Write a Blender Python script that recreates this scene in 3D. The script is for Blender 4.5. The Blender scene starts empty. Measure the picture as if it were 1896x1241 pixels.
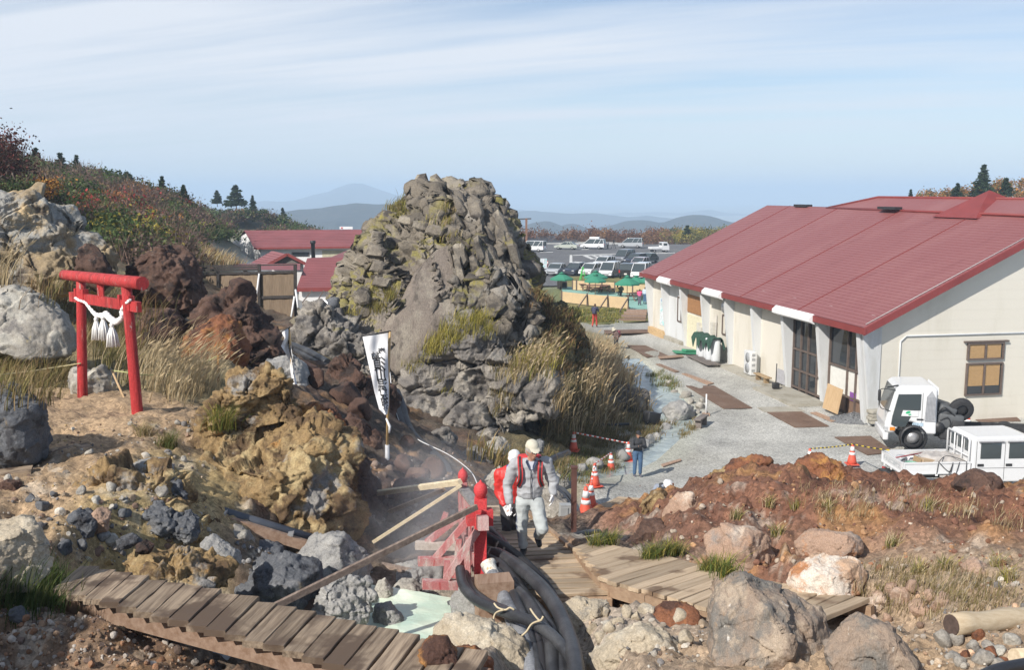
import bpy,bmesh,math,random
import numpy as np
from mathutils import Vector,Matrix,Euler
R=math.radians
scene=bpy.context.scene
COL=scene.collection
random.seed(7); RNG=np.random.default_rng(7)
# camera
F,CX,CY=1843.0,948.0,620.5
PITCH=math.atan((CY-357.0)/F)
CAMZ=10.5
cam=bpy.data.cameras.new('camera'); cam.lens=35.0; cam.sensor_width=36.0; cam.sensor_fit='HORIZONTAL'
cam.clip_start=0.1; cam.clip_end=40000
camo=bpy.data.objects.new('camera',cam); COL.objects.link(camo)
camo.location=(0,0,CAMZ); camo.rotation_euler=(math.pi/2-PITCH,0,0)
scene.camera=camo
# light
SUN_EL=R(38)
sv=Vector((-0.66*math.cos(SUN_EL),-0.75*math.cos(SUN_EL),math.sin(SUN_EL)))
sun=bpy.data.lights.new('sun','SUN'); sun.energy=5.0; sun.angle=R(0.5); sun.color=(1.0,0.94,0.86)
suno=bpy.data.objects.new('sun',sun); COL.objects.link(suno)
suno.rotation_euler=sv.to_track_quat('Z','Y').to_euler(); suno.location=(-20,-15,30)
w=bpy.data.worlds.new('World'); scene.world=w; w.use_nodes=True
nt=w.node_tree; N=nt.nodes; L=nt.links
for n in list(N):N.remove(n)
out=N.new('ShaderNodeOutputWorld'); bg=N.new('ShaderNodeBackground'); bg.inputs['Strength'].default_value=0.115
sky=N.new('ShaderNodeTexSky'); sky.sky_type='NISHITA'; sky.sun_disc=False
sky.sun_elevation=SUN_EL; sky.sun_rotation=math.atan2(sv.x,sv.y); sky.altitude=1100
sky.air_density=1.0; sky.dust_density=0.6; sky.ozone_density=1.3
tc=N.new('ShaderNodeTexCoord'); sep=N.new('ShaderNodeSeparateXYZ'); L.new(tc.outputs['Generated'],sep.inputs[0])
def mth(op,a,b=None,nt_=None):
 n=(nt_ or nt).nodes.new('ShaderNodeMath'); n.operation=op
 for i,v in enumerate((a,b)):
  if v is None:continue
  if isinstance(v,(int,float)):n.inputs[i].default_value=v
  else:(nt_ or nt).links.new(v,n.inputs[i])
 return n.outputs[0]
zc=mth('ADD',mth('MAXIMUM',sep.outputs['Z'],0.0),0.10)
cmb=N.new('ShaderNodeCombineXYZ'); L.new(mth('DIVIDE',sep.outputs['X'],zc),cmb.inputs[0]); L.new(mth('DIVIDE',sep.outputs['Y'],zc),cmb.inputs[1])
mp=N.new('ShaderNodeMapping'); mp.vector_type='POINT'; mp.inputs['Scale'].default_value=(0.20,1.15,1)
rt=N.new('ShaderNodeMapping'); rt.inputs['Rotation'].default_value=(0,0,R(20)); L.new(cmb.outputs[0],rt.inputs[0]); L.new(rt.outputs[0],mp.inputs[0])
n1=N.new('ShaderNodeTexNoise'); n1.inputs['Scale'].default_value=1.5; n1.inputs['Detail'].default_value=8; n1.inputs['Roughness'].default_value=0.57; n1.inputs['Distortion'].default_value=0.3
L.new(mp.outputs[0],n1.inputs['Vector'])
n2=N.new('ShaderNodeTexNoise'); n2.inputs['Scale'].default_value=0.35; n2.inputs['Detail'].default_value=3
L.new(cmb.outputs[0],n2.inputs['Vector'])
rmp=N.new('ShaderNodeValToRGB'); rmp.color_ramp.elements[0].position=0.37; rmp.color_ramp.elements[1].position=0.65
L.new(mth('ADD',mth('MULTIPLY',n1.outputs[0],0.75),mth('MULTIPLY',n2.outputs[0],0.28)),rmp.inputs[0])
hz=mth('MINIMUM',mth('MULTIPLY',mth('MAXIMUM',sep.outputs['Z'],0.0),14.0),1.0)
side=mth('ADD',mth('MULTIPLY',sep.outputs['X'],-0.55),0.62)
cf=mth('MULTIPLY',mth('ADD',mth('MULTIPLY',rmp.outputs[0],0.85),mth('MULTIPLY',mth('SUBTRACT',side,0.40),1.25)),mth('MULTIPLY',hz,mth('SUBTRACT',1.0,mth('MULTIPLY',mth('MAXIMUM',sep.outputs['Z'],0.0),0.75))))
mx=N.new('ShaderNodeMixRGB'); L.new(mth('MAXIMUM',mth('MINIMUM',cf,0.95),0.0),mx.inputs[0]); dk=N.new('ShaderNodeMixRGB'); dk.blend_type='MULTIPLY'; dk.inputs[0].default_value=1.0; dk.inputs[2].default_value=(.76,.80,.84,1); L.new(sky.outputs[0],dk.inputs[1]); L.new(dk.outputs[0],mx.inputs[1]); mx.inputs[2].default_value=(6.0,6.35,6.9,1)
hm=N.new('ShaderNodeMixRGB'); hm.inputs[2].default_value=(4.9,5.6,6.5,1)
L.new(mth('MULTIPLY',mth('POWER',mth('SUBTRACT',1.0,mth('MINIMUM',mth('MULTIPLY',mth('MAXIMUM',sep.outputs['Z'],0.0),6.5),1.0)),1.5),0.85),hm.inputs[0])
L.new(mx.outputs[0],hm.inputs[1])
L.new(hm.outputs[0],bg.inputs[0]); L.new(bg.outputs[0],out.inputs[0])
scene.view_settings.view_transform='Standard'; scene.view_settings.look='None'
scene.view_settings.exposure=0.26; scene.view_settings.gamma=1.0; scene.view_settings.use_curve_mapping=False
scene.render.engine='CYCLES'
scene.cycles.max_bounces=6; scene.cycles.volume_bounces=1; scene.cycles.volume_step_rate=2.0; scene.cycles.volume_max_steps=64
# measuring helpers
_c,_s=math.cos(PITCH),math.sin(PITCH)
def ray(px,py):
 x=(px-CX)/F; y=(CY-py)/F
 return Vector((x,_c+y*_s,-_s+y*_c))
def P(px,py,d):
 r=ray(px,py); return Vector((0,0,CAMZ))+r*(d/r.y)
def G(px,py,z):
 r=ray(px,py); return Vector((0,0,CAMZ))+r*((z-CAMZ)/r.z)
# noise in numpy
def _h(ix,iy,iz,seed):
 h=(ix.astype(np.uint32)*np.uint32(374761393)+iy.astype(np.uint32)*np.uint32(668265263)
   +iz.astype(np.uint32)*np.uint32(2147483647-11)+np.uint32(seed*974634777 & 0xffffffff))
 h=(h ^ (h >> np.uint32(13)))*np.uint32(1274126177)
 h=h ^ (h >> np.uint32(16))
 return h
def _hf(ix,iy,iz,seed):return (_h(ix,iy,iz,seed) & np.uint32(0xffff)).astype(np.float32)/32767.5-1.0
def vnoise(p,seed=0):
 p=np.asarray(p,np.float32); i=np.floor(p).astype(np.int64); f=p-i
 u=f*f*f*(f*(f*6-15)+10); r=0
 for dx in (0,1):
  wx=u[:,0] if dx else 1-u[:,0]
  for dy in (0,1):
   wy=u[:,1] if dy else 1-u[:,1]
   for dz in (0,1):
    wz=u[:,2] if dz else 1-u[:,2]
    r=r+wx*wy*wz*_hf(i[:,0]+dx,i[:,1]+dy,i[:,2]+dz,seed)
 return r
def fbm(p,oct=4,seed=0,gain=0.5,ridge=False):
 a,r,q=1.0,0,np.asarray(p,np.float32)
 for k in range(oct):
  n=vnoise(q,seed+k)
  r=r+a*((1-2*np.abs(n)) if ridge else n); a *= gain; q=q*2.03+17.7
 return r
def worley(p,seed=0,tilt=False):
 """distance to the nearest and second nearest feature point, and a random value of the nearest cell"""
 p=np.asarray(p,np.float32); i=np.floor(p).astype(np.int64); n=len(p)
 f1=np.full(n,9.,np.float32); f2=np.full(n,9.,np.float32); cid=np.zeros(n,np.float32); tl=np.zeros(n,np.float32)
 for dx in (-1,0,1):
  for dy in (-1,0,1):
   for dz in (-1,0,1):
    a,b,c=i[:,0]+dx,i[:,1]+dy,i[:,2]+dz
    q=np.stack([a+.5+.42*_hf(a,b,c,seed),b+.5+.42*_hf(a,b,c,seed+1),c+.5+.42*_hf(a,b,c,seed+2)],1)
    d=np.sqrt(((p-q) ** 2).sum(1)).astype(np.float32)
    near=d<f1
    f2=np.where(near,f1,np.minimum(f2,d)); f1=np.where(near,d,f1)
    cid=np.where(near,_hf(a,b,c,seed+5),cid)
    if tilt:
     e=p-q; tl=np.where(near,e[:,0]*_hf(a,b,c,seed+6)+e[:,1]*_hf(a,b,c,seed+7)+e[:,2]*_hf(a,b,c,seed+8),tl)
 return (f1,f2,cid,tl) if tilt else (f1,f2,cid)
def sstep(a,b,x):
 t=np.clip((x-a)/(b-a),0,1); return t*t*(3-2*t)
# objects
def tag(o,label,cat,group=None):
 if label:o['label']=label
 if cat:o['category']=cat
 if group:o['group']=group
 return o
def thing(name,label,cat,loc=(0,0,0),rz=0.0,group=None):
 o=bpy.data.objects.new(name,None); COL.objects.link(o)
 o.location=loc; o.rotation_euler=(0,0,rz); o.empty_display_size=0.2
 return tag(o,label,cat,group)
def obj(name,mesh,mat=None,parent=None,label=None):
 o=bpy.data.objects.new(name,mesh); COL.objects.link(o)
 mesh.name=name
 if mat is not None and len(mesh.materials) == 0:
  for m_ in (mat if isinstance(mat,(list,tuple)) else [mat]):mesh.materials.append(m_)
 if parent is not None:o.parent=parent
 if label:o['label']=label
 return o
def struct(o):o['kind']='structure'; return o
def stuff(o):o['kind']='stuff'; return o
def copy_tree(o,parent=None):
 c=o.copy(); COL.objects.link(c); c.parent=parent
 for ch in list(o.children):copy_tree(ch,c)
 return c
def mesh_np(name,verts,faces,smooth=True,cols=None):
 """faces: (n,3) or (n,4) array, or list of arrays"""
 me=bpy.data.meshes.new(name)
 verts=np.asarray(verts,np.float32)
 fl=faces if isinstance(faces,list) else [faces]
 fl=[np.asarray(f,np.int32) for f in fl if len(f)]
 nl=sum(f.size for f in fl); nf=sum(len(f) for f in fl)
 me.vertices.add(len(verts)); me.vertices.foreach_set('co',verts.ravel())
 me.loops.add(nl); me.loops.foreach_set('vertex_index',np.concatenate([f.ravel() for f in fl]))
 tot=np.concatenate([np.full(len(f),f.shape[1],np.int32) for f in fl])
 st=np.concatenate([[0],np.cumsum(tot)[:-1]]).astype(np.int32)
 me.polygons.add(nf); me.polygons.foreach_set('loop_start',st); me.polygons.foreach_set('loop_total',tot)
 me.polygons.foreach_set('use_smooth',np.full(nf,smooth))
 if cols is not None:
  ca=me.color_attributes.new('Col','FLOAT_COLOR','POINT')
  c4=np.ones((len(verts),4),np.float32); c4[:,:cols.shape[1]]=cols
  ca.data.foreach_set('color',c4.ravel())
 me.update(calc_edges=True); me.validate()
 return me
class MB:
 """collects boxes, prisms, tubes and sheets; build() links them as one mesh object"""
 def __init__(s):s.v=[]; s.f=[]; s.m=[]; s.sm=[]
 def add(s,vs,fs,mat=0,smooth=False):
  b=len(s.v); s.v += [Vector(v) for v in vs]
  for f in fs:s.f.append([b+i for i in f]); s.m.append(mat); s.sm.append(smooth)
  return s
 def hexa(s,p,mat=0):
  """8 corners: bottom loop 0-3, top loop 4-7"""
  return s.add(p,[(3,2,1,0),(4,5,6,7),(0,1,5,4),(1,2,6,5),(2,3,7,6),(3,0,4,7)],mat)
 def box(s,c,size,rot=None,mat=0,bev=0.0):
  hx,hy,hz_=size[0]/2,size[1]/2,size[2]/2
  M_=Euler(rot).to_matrix() if rot is not None and not isinstance(rot,Matrix) else rot
  if bev <= 0:
   p=[Vector((x*hx,y*hy,z*hz_)) for z in (-1,1) for x,y in ((-1,-1),(1,-1),(1,1),(-1,1))]
   if M_ is not None:p=[M_@q for q in p]
   c=Vector(c); return s.hexa([q+c for q in p],mat)
  bm=bmesh.new(); bmesh.ops.create_cube(bm,size=1.0)
  for v in bm.verts:v.co=Vector((v.co.x*size[0],v.co.y*size[1],v.co.z*size[2]))
  bmesh.ops.bevel(bm,geom=bm.edges[:],offset=bev,segments=2,affect='EDGES',profile=0.6)
  return s.bm(bm,Matrix.Translation(Vector(c))@(M_.to_4x4() if M_ is not None else Matrix()),mat,True)
 def bm(s,bm,M_=None,mat=0,smooth=False):
  bm.verts.index_update()
  s.add([(M_@v.co) if M_ is not None else v.co for v in bm.verts],[[v.index for v in f.verts] for f in bm.faces],mat,smooth); bm.free(); return s
 def bar(s,a,b,w_,h,mat=0,up=(0,0,1)):
  a,b=Vector(a),Vector(b); d=(b-a); l=d.length; d.normalize()
  up=Vector(up)
  if abs(d.dot(up))>.98:up=Vector((0,1,0))
  x=d.cross(up).normalized(); z=x.cross(d).normalized()
  M_=Matrix((x,d,z)).transposed()
  return s.box((a+b)/2,(w_,l,h),M_,mat)
 def tube(s,pts,r,n=8,mat=0,caps=True,smooth=True):
  pts=[Vector(p) for p in pts]; m=len(pts); rs=r if isinstance(r,(list,tuple)) else [r]*m
  vs=[]; t0=(pts[1]-pts[0]).normalized()
  x=t0.cross(Vector((0,0,1)))
  if x.length<.05:x=t0.cross(Vector((0,1,0)))
  x.normalize()
  for i,p in enumerate(pts):
   t=(pts[min(i+1,m-1)]-pts[max(i-1,0)]).normalized()
   x=(x-t*x.dot(t)).normalized(); y=t.cross(x)
   for k in range(n):
    a=2*math.pi*k/n; vs.append(p+(x*math.cos(a)+y*math.sin(a))*rs[i])
  fs=[(i*n+k,i*n+(k+1) % n,(i+1)*n+(k+1) % n,(i+1)*n+k) for i in range(m-1) for k in range(n)]
  s.add(vs,fs,mat,smooth)
  if caps:
   b=len(s.v)-m*n
   s.f.append([b+k for k in range(n-1,-1,-1)]); s.f.append([b+(m-1)*n+k for k in range(n)])
   s.m += [mat,mat]; s.sm += [False,False]
  return s
 def lathe(s,prof,n=16,M_=None,mat=0,smooth=True,caps=True):
  """prof: (r,z) list, bottom to top; turned about z"""
  vs=[]; M_=M_ or Matrix()
  for r_,z in prof:
   for k in range(n):
    a=2*math.pi*k/n; vs.append(M_@Vector((r_*math.cos(a),r_*math.sin(a),z)))
  m=len(prof)
  fs=[(i*n+k,i*n+(k+1) % n,(i+1)*n+(k+1) % n,(i+1)*n+k) for i in range(m-1) for k in range(n)]
  s.add(vs,fs,mat,smooth); b=len(s.v)-m*n
  if caps and prof[0][0]>1e-4:s.f.append([b+k for k in range(n-1,-1,-1)]); s.m.append(mat); s.sm.append(False)
  if caps and prof[-1][0]>1e-4:s.f.append([b+(m-1)*n+k for k in range(n)]); s.m.append(mat); s.sm.append(False)
  return s
 def prism(s,poly,vec,mat=0):
  """a polygon of 3D points (counter-clockwise seen from the side vec points to) pushed along vec"""
  n=len(poly); p=[Vector(q) for q in poly]; v=Vector(vec)
  return s.add(p+[q+v for q in p],[list(range(n-1,-1,-1)),list(range(n,2*n))]+[(i,(i+1) % n,n+(i+1) % n,n+i) for i in range(n)],mat)
 def quad(s,a,b,c,d,mat=0):return s.add([a,b,c,d],[(0,1,2,3)],mat)
 def build(s,name,mat,parent=None,label=None,off=None):
  me=bpy.data.meshes.new(name)
  o_=Vector(off) if off is not None else Vector((0,0,0))
  me.from_pydata([tuple(v-o_) for v in s.v],[],s.f)
  for m_ in (mat if isinstance(mat,(list,tuple)) else [mat]):me.materials.append(m_)
  me.polygons.foreach_set('material_index',s.m); me.polygons.foreach_set('use_smooth',s.sm)
  bm=bmesh.new(); bm.from_mesh(me); bmesh.ops.recalc_face_normals(bm,faces=bm.faces[:]); bm.to_mesh(me); bm.free()
  me.update()
  return obj(name,me,None,parent,label)
# materials
_mats={}
def mat_simple(name,col,rough=0.6,metal=0.0,bump=0.0,bscale=40.0,var=0.12,vscale=6.0,spec=0.5,coat=0.0,emit=None):
 """one colour broken up by noise, with a fine relief"""
 if name in _mats:return _mats[name]
 m=bpy.data.materials.new(name); m.use_nodes=True; t=m.node_tree; b=t.nodes['Principled BSDF']
 b.inputs['Roughness'].default_value=rough; b.inputs['Metallic'].default_value=metal
 b.inputs['Specular IOR Level'].default_value=spec; b.inputs['Coat Weight'].default_value=coat
 tc_=t.nodes.new('ShaderNodeTexCoord'); nz=t.nodes.new('ShaderNodeTexNoise'); nz.inputs['Scale'].default_value=vscale; nz.inputs['Detail'].default_value=5
 t.links.new(tc_.outputs['Object'],nz.inputs['Vector'])
 rp=t.nodes.new('ShaderNodeValToRGB'); e=rp.color_ramp.elements
 e[0].position=.3; e[1].position=.7
 e[0].color=[max(0,c*(1-var)) for c in col]+[1]; e[1].color=[min(1,c*(1+var)) for c in col]+[1]
 t.links.new(nz.outputs[0],rp.inputs[0]); t.links.new(rp.outputs[0],b.inputs['Base Color'])
 if bump>0:
  n3=t.nodes.new('ShaderNodeTexNoise'); n3.inputs['Scale'].default_value=bscale; n3.inputs['Detail'].default_value=4
  t.links.new(tc_.outputs['Object'],n3.inputs['Vector'])
  bp=t.nodes.new('ShaderNodeBump'); bp.inputs['Strength'].default_value=bump; bp.inputs['Distance'].default_value=0.01
  t.links.new(n3.outputs[0],bp.inputs['Height']); t.links.new(bp.outputs[0],b.inputs['Normal'])
 _mats[name]=m; return m
def mat_mix(name,layers,rough=0.85,bump=0.5,bscale=14.0,bdist=0.03,fine=90.0,streak=None,spec=0.25,vcol=False,stretch=(1,1,1),speck=None,grain=.45):
 """stone and soil: layers = [(colour, noise scale, threshold, softness)], the first the ground colour; grain and relief on top"""
 if name in _mats:return _mats[name]
 m=bpy.data.materials.new(name); m.use_nodes=True; t=m.node_tree; b=t.nodes['Principled BSDF']
 b.inputs['Roughness'].default_value=rough; b.inputs['Specular IOR Level'].default_value=spec
 tc_=t.nodes.new('ShaderNodeTexCoord'); mp_=t.nodes.new('ShaderNodeMapping'); mp_.inputs['Scale'].default_value=stretch
 geo=t.nodes.new('ShaderNodeNewGeometry')
 t.links.new(geo.outputs['Position'],mp_.inputs[0]); V=mp_.outputs[0]
 def noise(sc,det=6,rg=.6,off=0.0):
  n=t.nodes.new('ShaderNodeTexNoise'); n.inputs['Scale'].default_value=sc; n.inputs['Detail'].default_value=det; n.inputs['Roughness'].default_value=rg
  n.noise_dimensions='4D'; n.inputs['W'].default_value=off
  t.links.new(V,n.inputs['Vector']); return n.outputs[0]
 def ramp(x,a,c):
  n=t.nodes.new('ShaderNodeMapRange'); n.interpolation_type='SMOOTHSTEP'; n.inputs['From Min'].default_value=a; n.inputs['From Max'].default_value=c; t.links.new(x,n.inputs['Value']); return n.outputs[0]
 if vcol:
  at=t.nodes.new('ShaderNodeAttribute'); at.attribute_name='Col'; cur=at.outputs['Color']
 else:
  rgb=t.nodes.new('ShaderNodeRGB'); rgb.outputs[0].default_value=(*layers[0][0],1); cur=rgb.outputs[0]
 for k,(c,sc,th,sf) in enumerate(layers[0 if vcol else 1:]):
  mx_=t.nodes.new('ShaderNodeMixRGB'); t.links.new(ramp(noise(sc,7,.65,3.7*k+1),th-sf,th+sf),mx_.inputs[0]); t.links.new(cur,mx_.inputs[1]); mx_.inputs[2].default_value=(*c,1); cur=mx_.outputs[0]
 g=t.nodes.new('ShaderNodeMixRGB'); g.blend_type='MULTIPLY'; g.inputs[0].default_value=1.0; t.links.new(cur,g.inputs[1])
 gr=t.nodes.new('ShaderNodeMapRange'); gr.inputs['From Min'].default_value=.25; gr.inputs['From Max'].default_value=.75; gr.inputs['To Min'].default_value=1-grain; gr.inputs['To Max'].default_value=1+grain
 t.links.new(noise(fine,4,.7,9.),gr.inputs['Value']); t.links.new(gr.outputs[0],g.inputs[2]); cur=g.outputs[0]
 if speck:
  vo=t.nodes.new('ShaderNodeTexVoronoi'); vo.inputs['Scale'].default_value=speck[0]; t.links.new(V,vo.inputs['Vector'])
  h=t.nodes.new('ShaderNodeHueSaturation'); h.inputs['Saturation'].default_value=.9
  sp_=t.nodes.new('ShaderNodeSeparateColor'); t.links.new(vo.outputs['Color'],sp_.inputs[0])
  mr=t.nodes.new('ShaderNodeMapRange'); mr.inputs['To Min'].default_value=1-speck[1]; mr.inputs['To Max'].default_value=1+speck[1]; t.links.new(sp_.outputs[0],mr.inputs['Value'])
  t.links.new(mr.outputs[0],h.inputs['Value']); t.links.new(cur,h.inputs['Color']); cur=h.outputs[0]
 t.links.new(cur,b.inputs['Base Color'])
 if bump:
  bp=t.nodes.new('ShaderNodeBump'); bp.inputs['Strength'].default_value=bump; bp.inputs['Distance'].default_value=bdist
  hsum=t.nodes.new('ShaderNodeMath'); hsum.operation='MULTIPLY_ADD'; t.links.new(noise(fine*.7,3,.6,5.),hsum.inputs[0]); hsum.inputs[1].default_value=.35
  t.links.new(noise(bscale,8,.7,2.),hsum.inputs[2]); t.links.new(hsum.outputs[0],bp.inputs['Height']); t.links.new(bp.outputs[0],b.inputs['Normal'])
 _mats[name]=m; return m
def mat_glass(name,col=(0.03,0.04,0.045),rough=0.06):
 if name in _mats:return _mats[name]
 m=bpy.data.materials.new(name); m.use_nodes=True; b=m.node_tree.nodes['Principled BSDF']
 b.inputs['Base Color'].default_value=(*col,1); b.inputs['Roughness'].default_value=rough; b.inputs['Specular IOR Level'].default_value=0.7
 _mats[name]=m; return m
def mat_wood(name,c1,c2,axis=0,scale=3.0,rough=0.75,bump=0.4,wet=None):
 """boards: grain drawn out along one axis of the piece; every piece gets its own tone"""
 if name in _mats:return _mats[name]
 m=bpy.data.materials.new(name); m.use_nodes=True; t=m.node_tree; b=t.nodes['Principled BSDF']; b.inputs['Roughness'].default_value=rough; b.inputs['Specular IOR Level'].default_value=.25
 tc_=t.nodes.new('ShaderNodeTexCoord'); mp_=t.nodes.new('ShaderNodeMapping'); sc=[14*scale]*3; sc[axis]=1.0*scale; mp_.inputs['Scale'].default_value=sc
 oi=t.nodes.new('ShaderNodeObjectInfo'); t.links.new(tc_.outputs['Object'],mp_.inputs[0])
 ad=t.nodes.new('ShaderNodeVectorMath'); ad.operation='ADD'; t.links.new(mp_.outputs[0],ad.inputs[0])
 cb=t.nodes.new('ShaderNodeCombineXYZ'); ml=t.nodes.new('ShaderNodeMath'); ml.operation='MULTIPLY'; ml.inputs[1].default_value=91.; t.links.new(oi.outputs['Random'],ml.inputs[0])
 for i in range(3):t.links.new(ml.outputs[0],cb.inputs[i])
 t.links.new(cb.outputs[0],ad.inputs[1])
 nz=t.nodes.new('ShaderNodeTexNoise'); nz.inputs['Scale'].default_value=1.0; nz.inputs['Detail'].default_value=6; nz.inputs['Roughness'].default_value=.65; t.links.new(ad.outputs[0],nz.inputs['Vector'])
 rp=t.nodes.new('ShaderNodeValToRGB'); e=rp.color_ramp.elements; e[0].position=.34; e[1].position=.66; e[0].color=(*c1,1); e[1].color=(*c2,1)
 t.links.new(nz.outputs[0],rp.inputs[0]); cur=rp.outputs[0]
 hs=t.nodes.new('ShaderNodeHueSaturation'); mr=t.nodes.new('ShaderNodeMapRange'); mr.inputs['To Min'].default_value=.72; mr.inputs['To Max'].default_value=1.2
 t.links.new(oi.outputs['Random'],mr.inputs['Value']); t.links.new(mr.outputs[0],hs.inputs['Value']); t.links.new(cur,hs.inputs['Color']); cur=hs.outputs[0]
 if wet:
  n2_=t.nodes.new('ShaderNodeTexNoise'); n2_.inputs['Scale'].default_value=wet[1]; n2_.inputs['Detail'].default_value=5
  geo=t.nodes.new('ShaderNodeNewGeometry'); t.links.new(geo.outputs['Position'],n2_.inputs['Vector'])
  m2=t.nodes.new('ShaderNodeMapRange'); m2.interpolation_type='SMOOTHSTEP'; m2.inputs['From Min'].default_value=wet[2]-.06; m2.inputs['From Max'].default_value=wet[2]+.06; t.links.new(n2_.outputs[0],m2.inputs['Value'])
  mx_=t.nodes.new('ShaderNodeMixRGB'); t.links.new(m2.outputs[0],mx_.inputs[0]); t.links.new(cur,mx_.inputs[1]); mx_.inputs[2].default_value=(*wet[0],1); cur=mx_.outputs[0]
 t.links.new(cur,b.inputs['Base Color'])
 bp=t.nodes.new('ShaderNodeBump'); bp.inputs['Strength'].default_value=bump; bp.inputs['Distance'].default_value=.006
 t.links.new(nz.outputs[0],bp.inputs['Height']); t.links.new(bp.outputs[0],b.inputs['Normal'])
 _mats[name]=m; return m
# the ground: measured points, smoothly joined
SOIL={'tan':(.335,.225,.125),'red':(.17,.072,.038),'yel':(.35,.25,.10),'gra':(.39,.385,.355),'dry':(.22,.18,.085),
  'drk':(.10,.075,.055),'roc':(.31,.25,.19),'grn':(.14,.16,.055),'hil':(.12,.12,.06),'pin':(.33,.235,.15),'pit':(.19,.12,.07),'gry':(.27,.23,.18)}
_gp=[
 (150,735,17.0,'tan'),(255,762,15.9,'tan'),(60,870,12.5,'tan'),(300,800,14.2,'tan'),(420,770,15.2,'tan'),(200,840,13,'tan'),(330,850,12.6,'yel'),
 (60,950,10.9,'tan'),(250,960,10.7,'yel'),(180,1040,9.3,'tan'),(350,980,10.8,'yel'),(420,1040,10.4,'drk'),(100,1105,8.55,'pit'),(0,1060,8.9,'pit'),
 (200,1180,8.0,'pit'),(100,1241,7.45,'pit'),(300,1250,7.75,'pit'),(0,1241,7.4,'pit'),(380,1200,8.4,'drk'),(440,1235,8.6,'drk'),
 (520,1241,11,'gry'),(640,1241,11,'gry'),(700,1180,11.6,'gry'),(770,1130,12.9,'gry'),(830,1110,13.1,'gry'),(560,1200,11.2,'gry'),
 (690,1060,13.4,'drk'),(790,1070,14.0,'drk'),(600,1030,12.5,'drk'),(500,1080,11.3,'drk'),(540,1140,10.9,'drk'),
 (500,990,13,'drk'),(400,930,12.8,'yel'),(620,980,14.6,'drk'),(720,980,15.7,'drk'),(680,920,17,'drk'),(800,1000,15.2,'drk'),(760,870,19,'drk'),(850,900,20,'drk'),
 (717,852,22,'drk'),(640,800,20,'drk'),(580,740,21,'drk'),(650,690,26,'drk'),(480,690,24,'drk'),(400,700,20,'dry'),(300,720,18.5,'dry'),(540,660,31,'drk'),
 (560,600,45,'drk'),(450,600,45,'drk'),(80,700,19,'dry'),(60,640,23,'dry'),(30,520,32,'dry'),(200,500,36,'dry'),(340,560,38,'drk'),(390,480,65,'dry'),
 (400,462,184,'gra'),(200,420,60,'hil'),(300,450,70,'hil'),(350,400,110,'hil'),(100,335,100,'hil'),(0,310,80,'hil'),(300,352,150,'hil'),(450,402,190,'hil'),(540,425,215,'hil'),(585,445,235,'hil'),
 (-150,250,80,'hil'),(-150,420,45,'hil'),(120,400,60,'hil'),
 (600,560,80,'gra'),(650,720,33,'dry'),(750,790,33,'drk'),(870,830,33,'drk'),(1000,835,34,'dry'),(1080,800,40,'dry'),(1180,765,46.5,'dry'),(1150,690,55,'dry'),(1090,620,68,'dry'),
 (900,870,28,'drk'),(980,870,31,'dry'),(820,840,30,'drk'),
 (1110,985,28.5,'gra'),(1180,882,35.5,'gra'),(1300,800,43.7,'gra'),(1500,800,43.7,'gra'),(1650,840,40,'gra'),(1250,700,56,'gra'),(1150,620,73,'gra'),(1200,625,73,'gra'),
 (1300,900,33.5,'gra'),(1210,930,31,'gra'),(1050,905,32.0,'dry'),(1120,860,37,'dry'),(1080,840,37.5,'dry'),
 (1290,893,17.6,'red'),(1530,872,16.4,'red'),(1390,884,17.2,'red'),(1700,908,15.5,'red'),(1890,918,14.5,'red'),(1210,915,17.5,'red'),(1160,985,16,'red'),
 (1300,960,14.5,'red'),(1500,960,14,'red'),(1700,970,13.2,'red'),(1850,960,13,'red'),(1420,1060,11.8,'red'),(1600,1080,11,'pin'),(1800,1080,10.5,'pin'),(1700,1150,9.3,'pin'),(1880,1150,9.2,'pin'),
 (1880,1235,8,'pin'),(1650,1220,8.2,'tan'),(1450,1200,8.8,'pin'),(1250,1200,9.0,'pin'),(1150,1150,10,'roc'),(1230,1110,11,'roc'),(1050,1200,9,'roc'),(950,1180,9.6,'roc'),(870,1220,8.8,'roc'),
 (1050,1150,10.6,'roc'),(960,1070,12.4,'drk'),(950,1010,14.4,'drk'),(1000,970,16,'drk'),(1050,965,20,'drk'),(1060,940,24,'gry'),(1040,905,30.5,'dry'),(1090,1000,15.4,'gry'),
 (1150,1055,12.2,'drk'),(1400,1110,10.9,'roc'),(1560,1150,9.6,'pin'),
]
_wp=[
 (-8,5,8.6,'drk'),(-13,10,9.2,'tan'),(0,4,7.4,'pit'),(6,5,7.1,'pin'),(12,8,6.9,'pin'),(15,14,6.4,'red'),(-15,20,8.6,'dry'),(-22,35,9.5,'hil'),(-4,2,8.2,'pit'),(3,2,7.6,'pin'),
 (16,19,4.0,'red'),(17,23,1.2,'gra'),(11,21.5,2.6,'red'),(6,21,3.0,'red'),(8.5,25,.75,'gra'),(12,27,.45,'gra'),(4,24,1.6,'gry'),(24,26,.4,'gra'),(30,20,3,'red'),
 (3,18.5,4.0,'drk'),(2.8,30,.6,'gra'),
 (-9,60,2.4,'dry'),(-14,75,.4,'gra'),(-5,75,0,'gra'),(-10,95,0,'gra'),(-22,100,1.2,'gra'),(-30,120,3.2,'hil'),
 (0,70,0.2,'dry'),(-45,150,8.5,'hil'),(-38,190,2.0,'hil'),(-55,185,4,'gra'),(-75,230,6,'hil')]
for X in range(14,140,16):
 for Y in (38,50,66,84):_wp.append((X,Y,0.0,'gra'))
for X in (0,8,24,50,80,120,-12):
 for Y in (88,105,130,160,190,215):_wp.append((X,Y,-.05,'gra' if Y>110 else 'grn'))
for X in (-60,-20,20,60):_wp += [(X,240,-2 if X>-30 else 2,'hil'),(X,300,-16,'hil')]
for X in (100,150):_wp += [(X,240,8,'hil'),(X,300,-6,'hil')]
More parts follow.
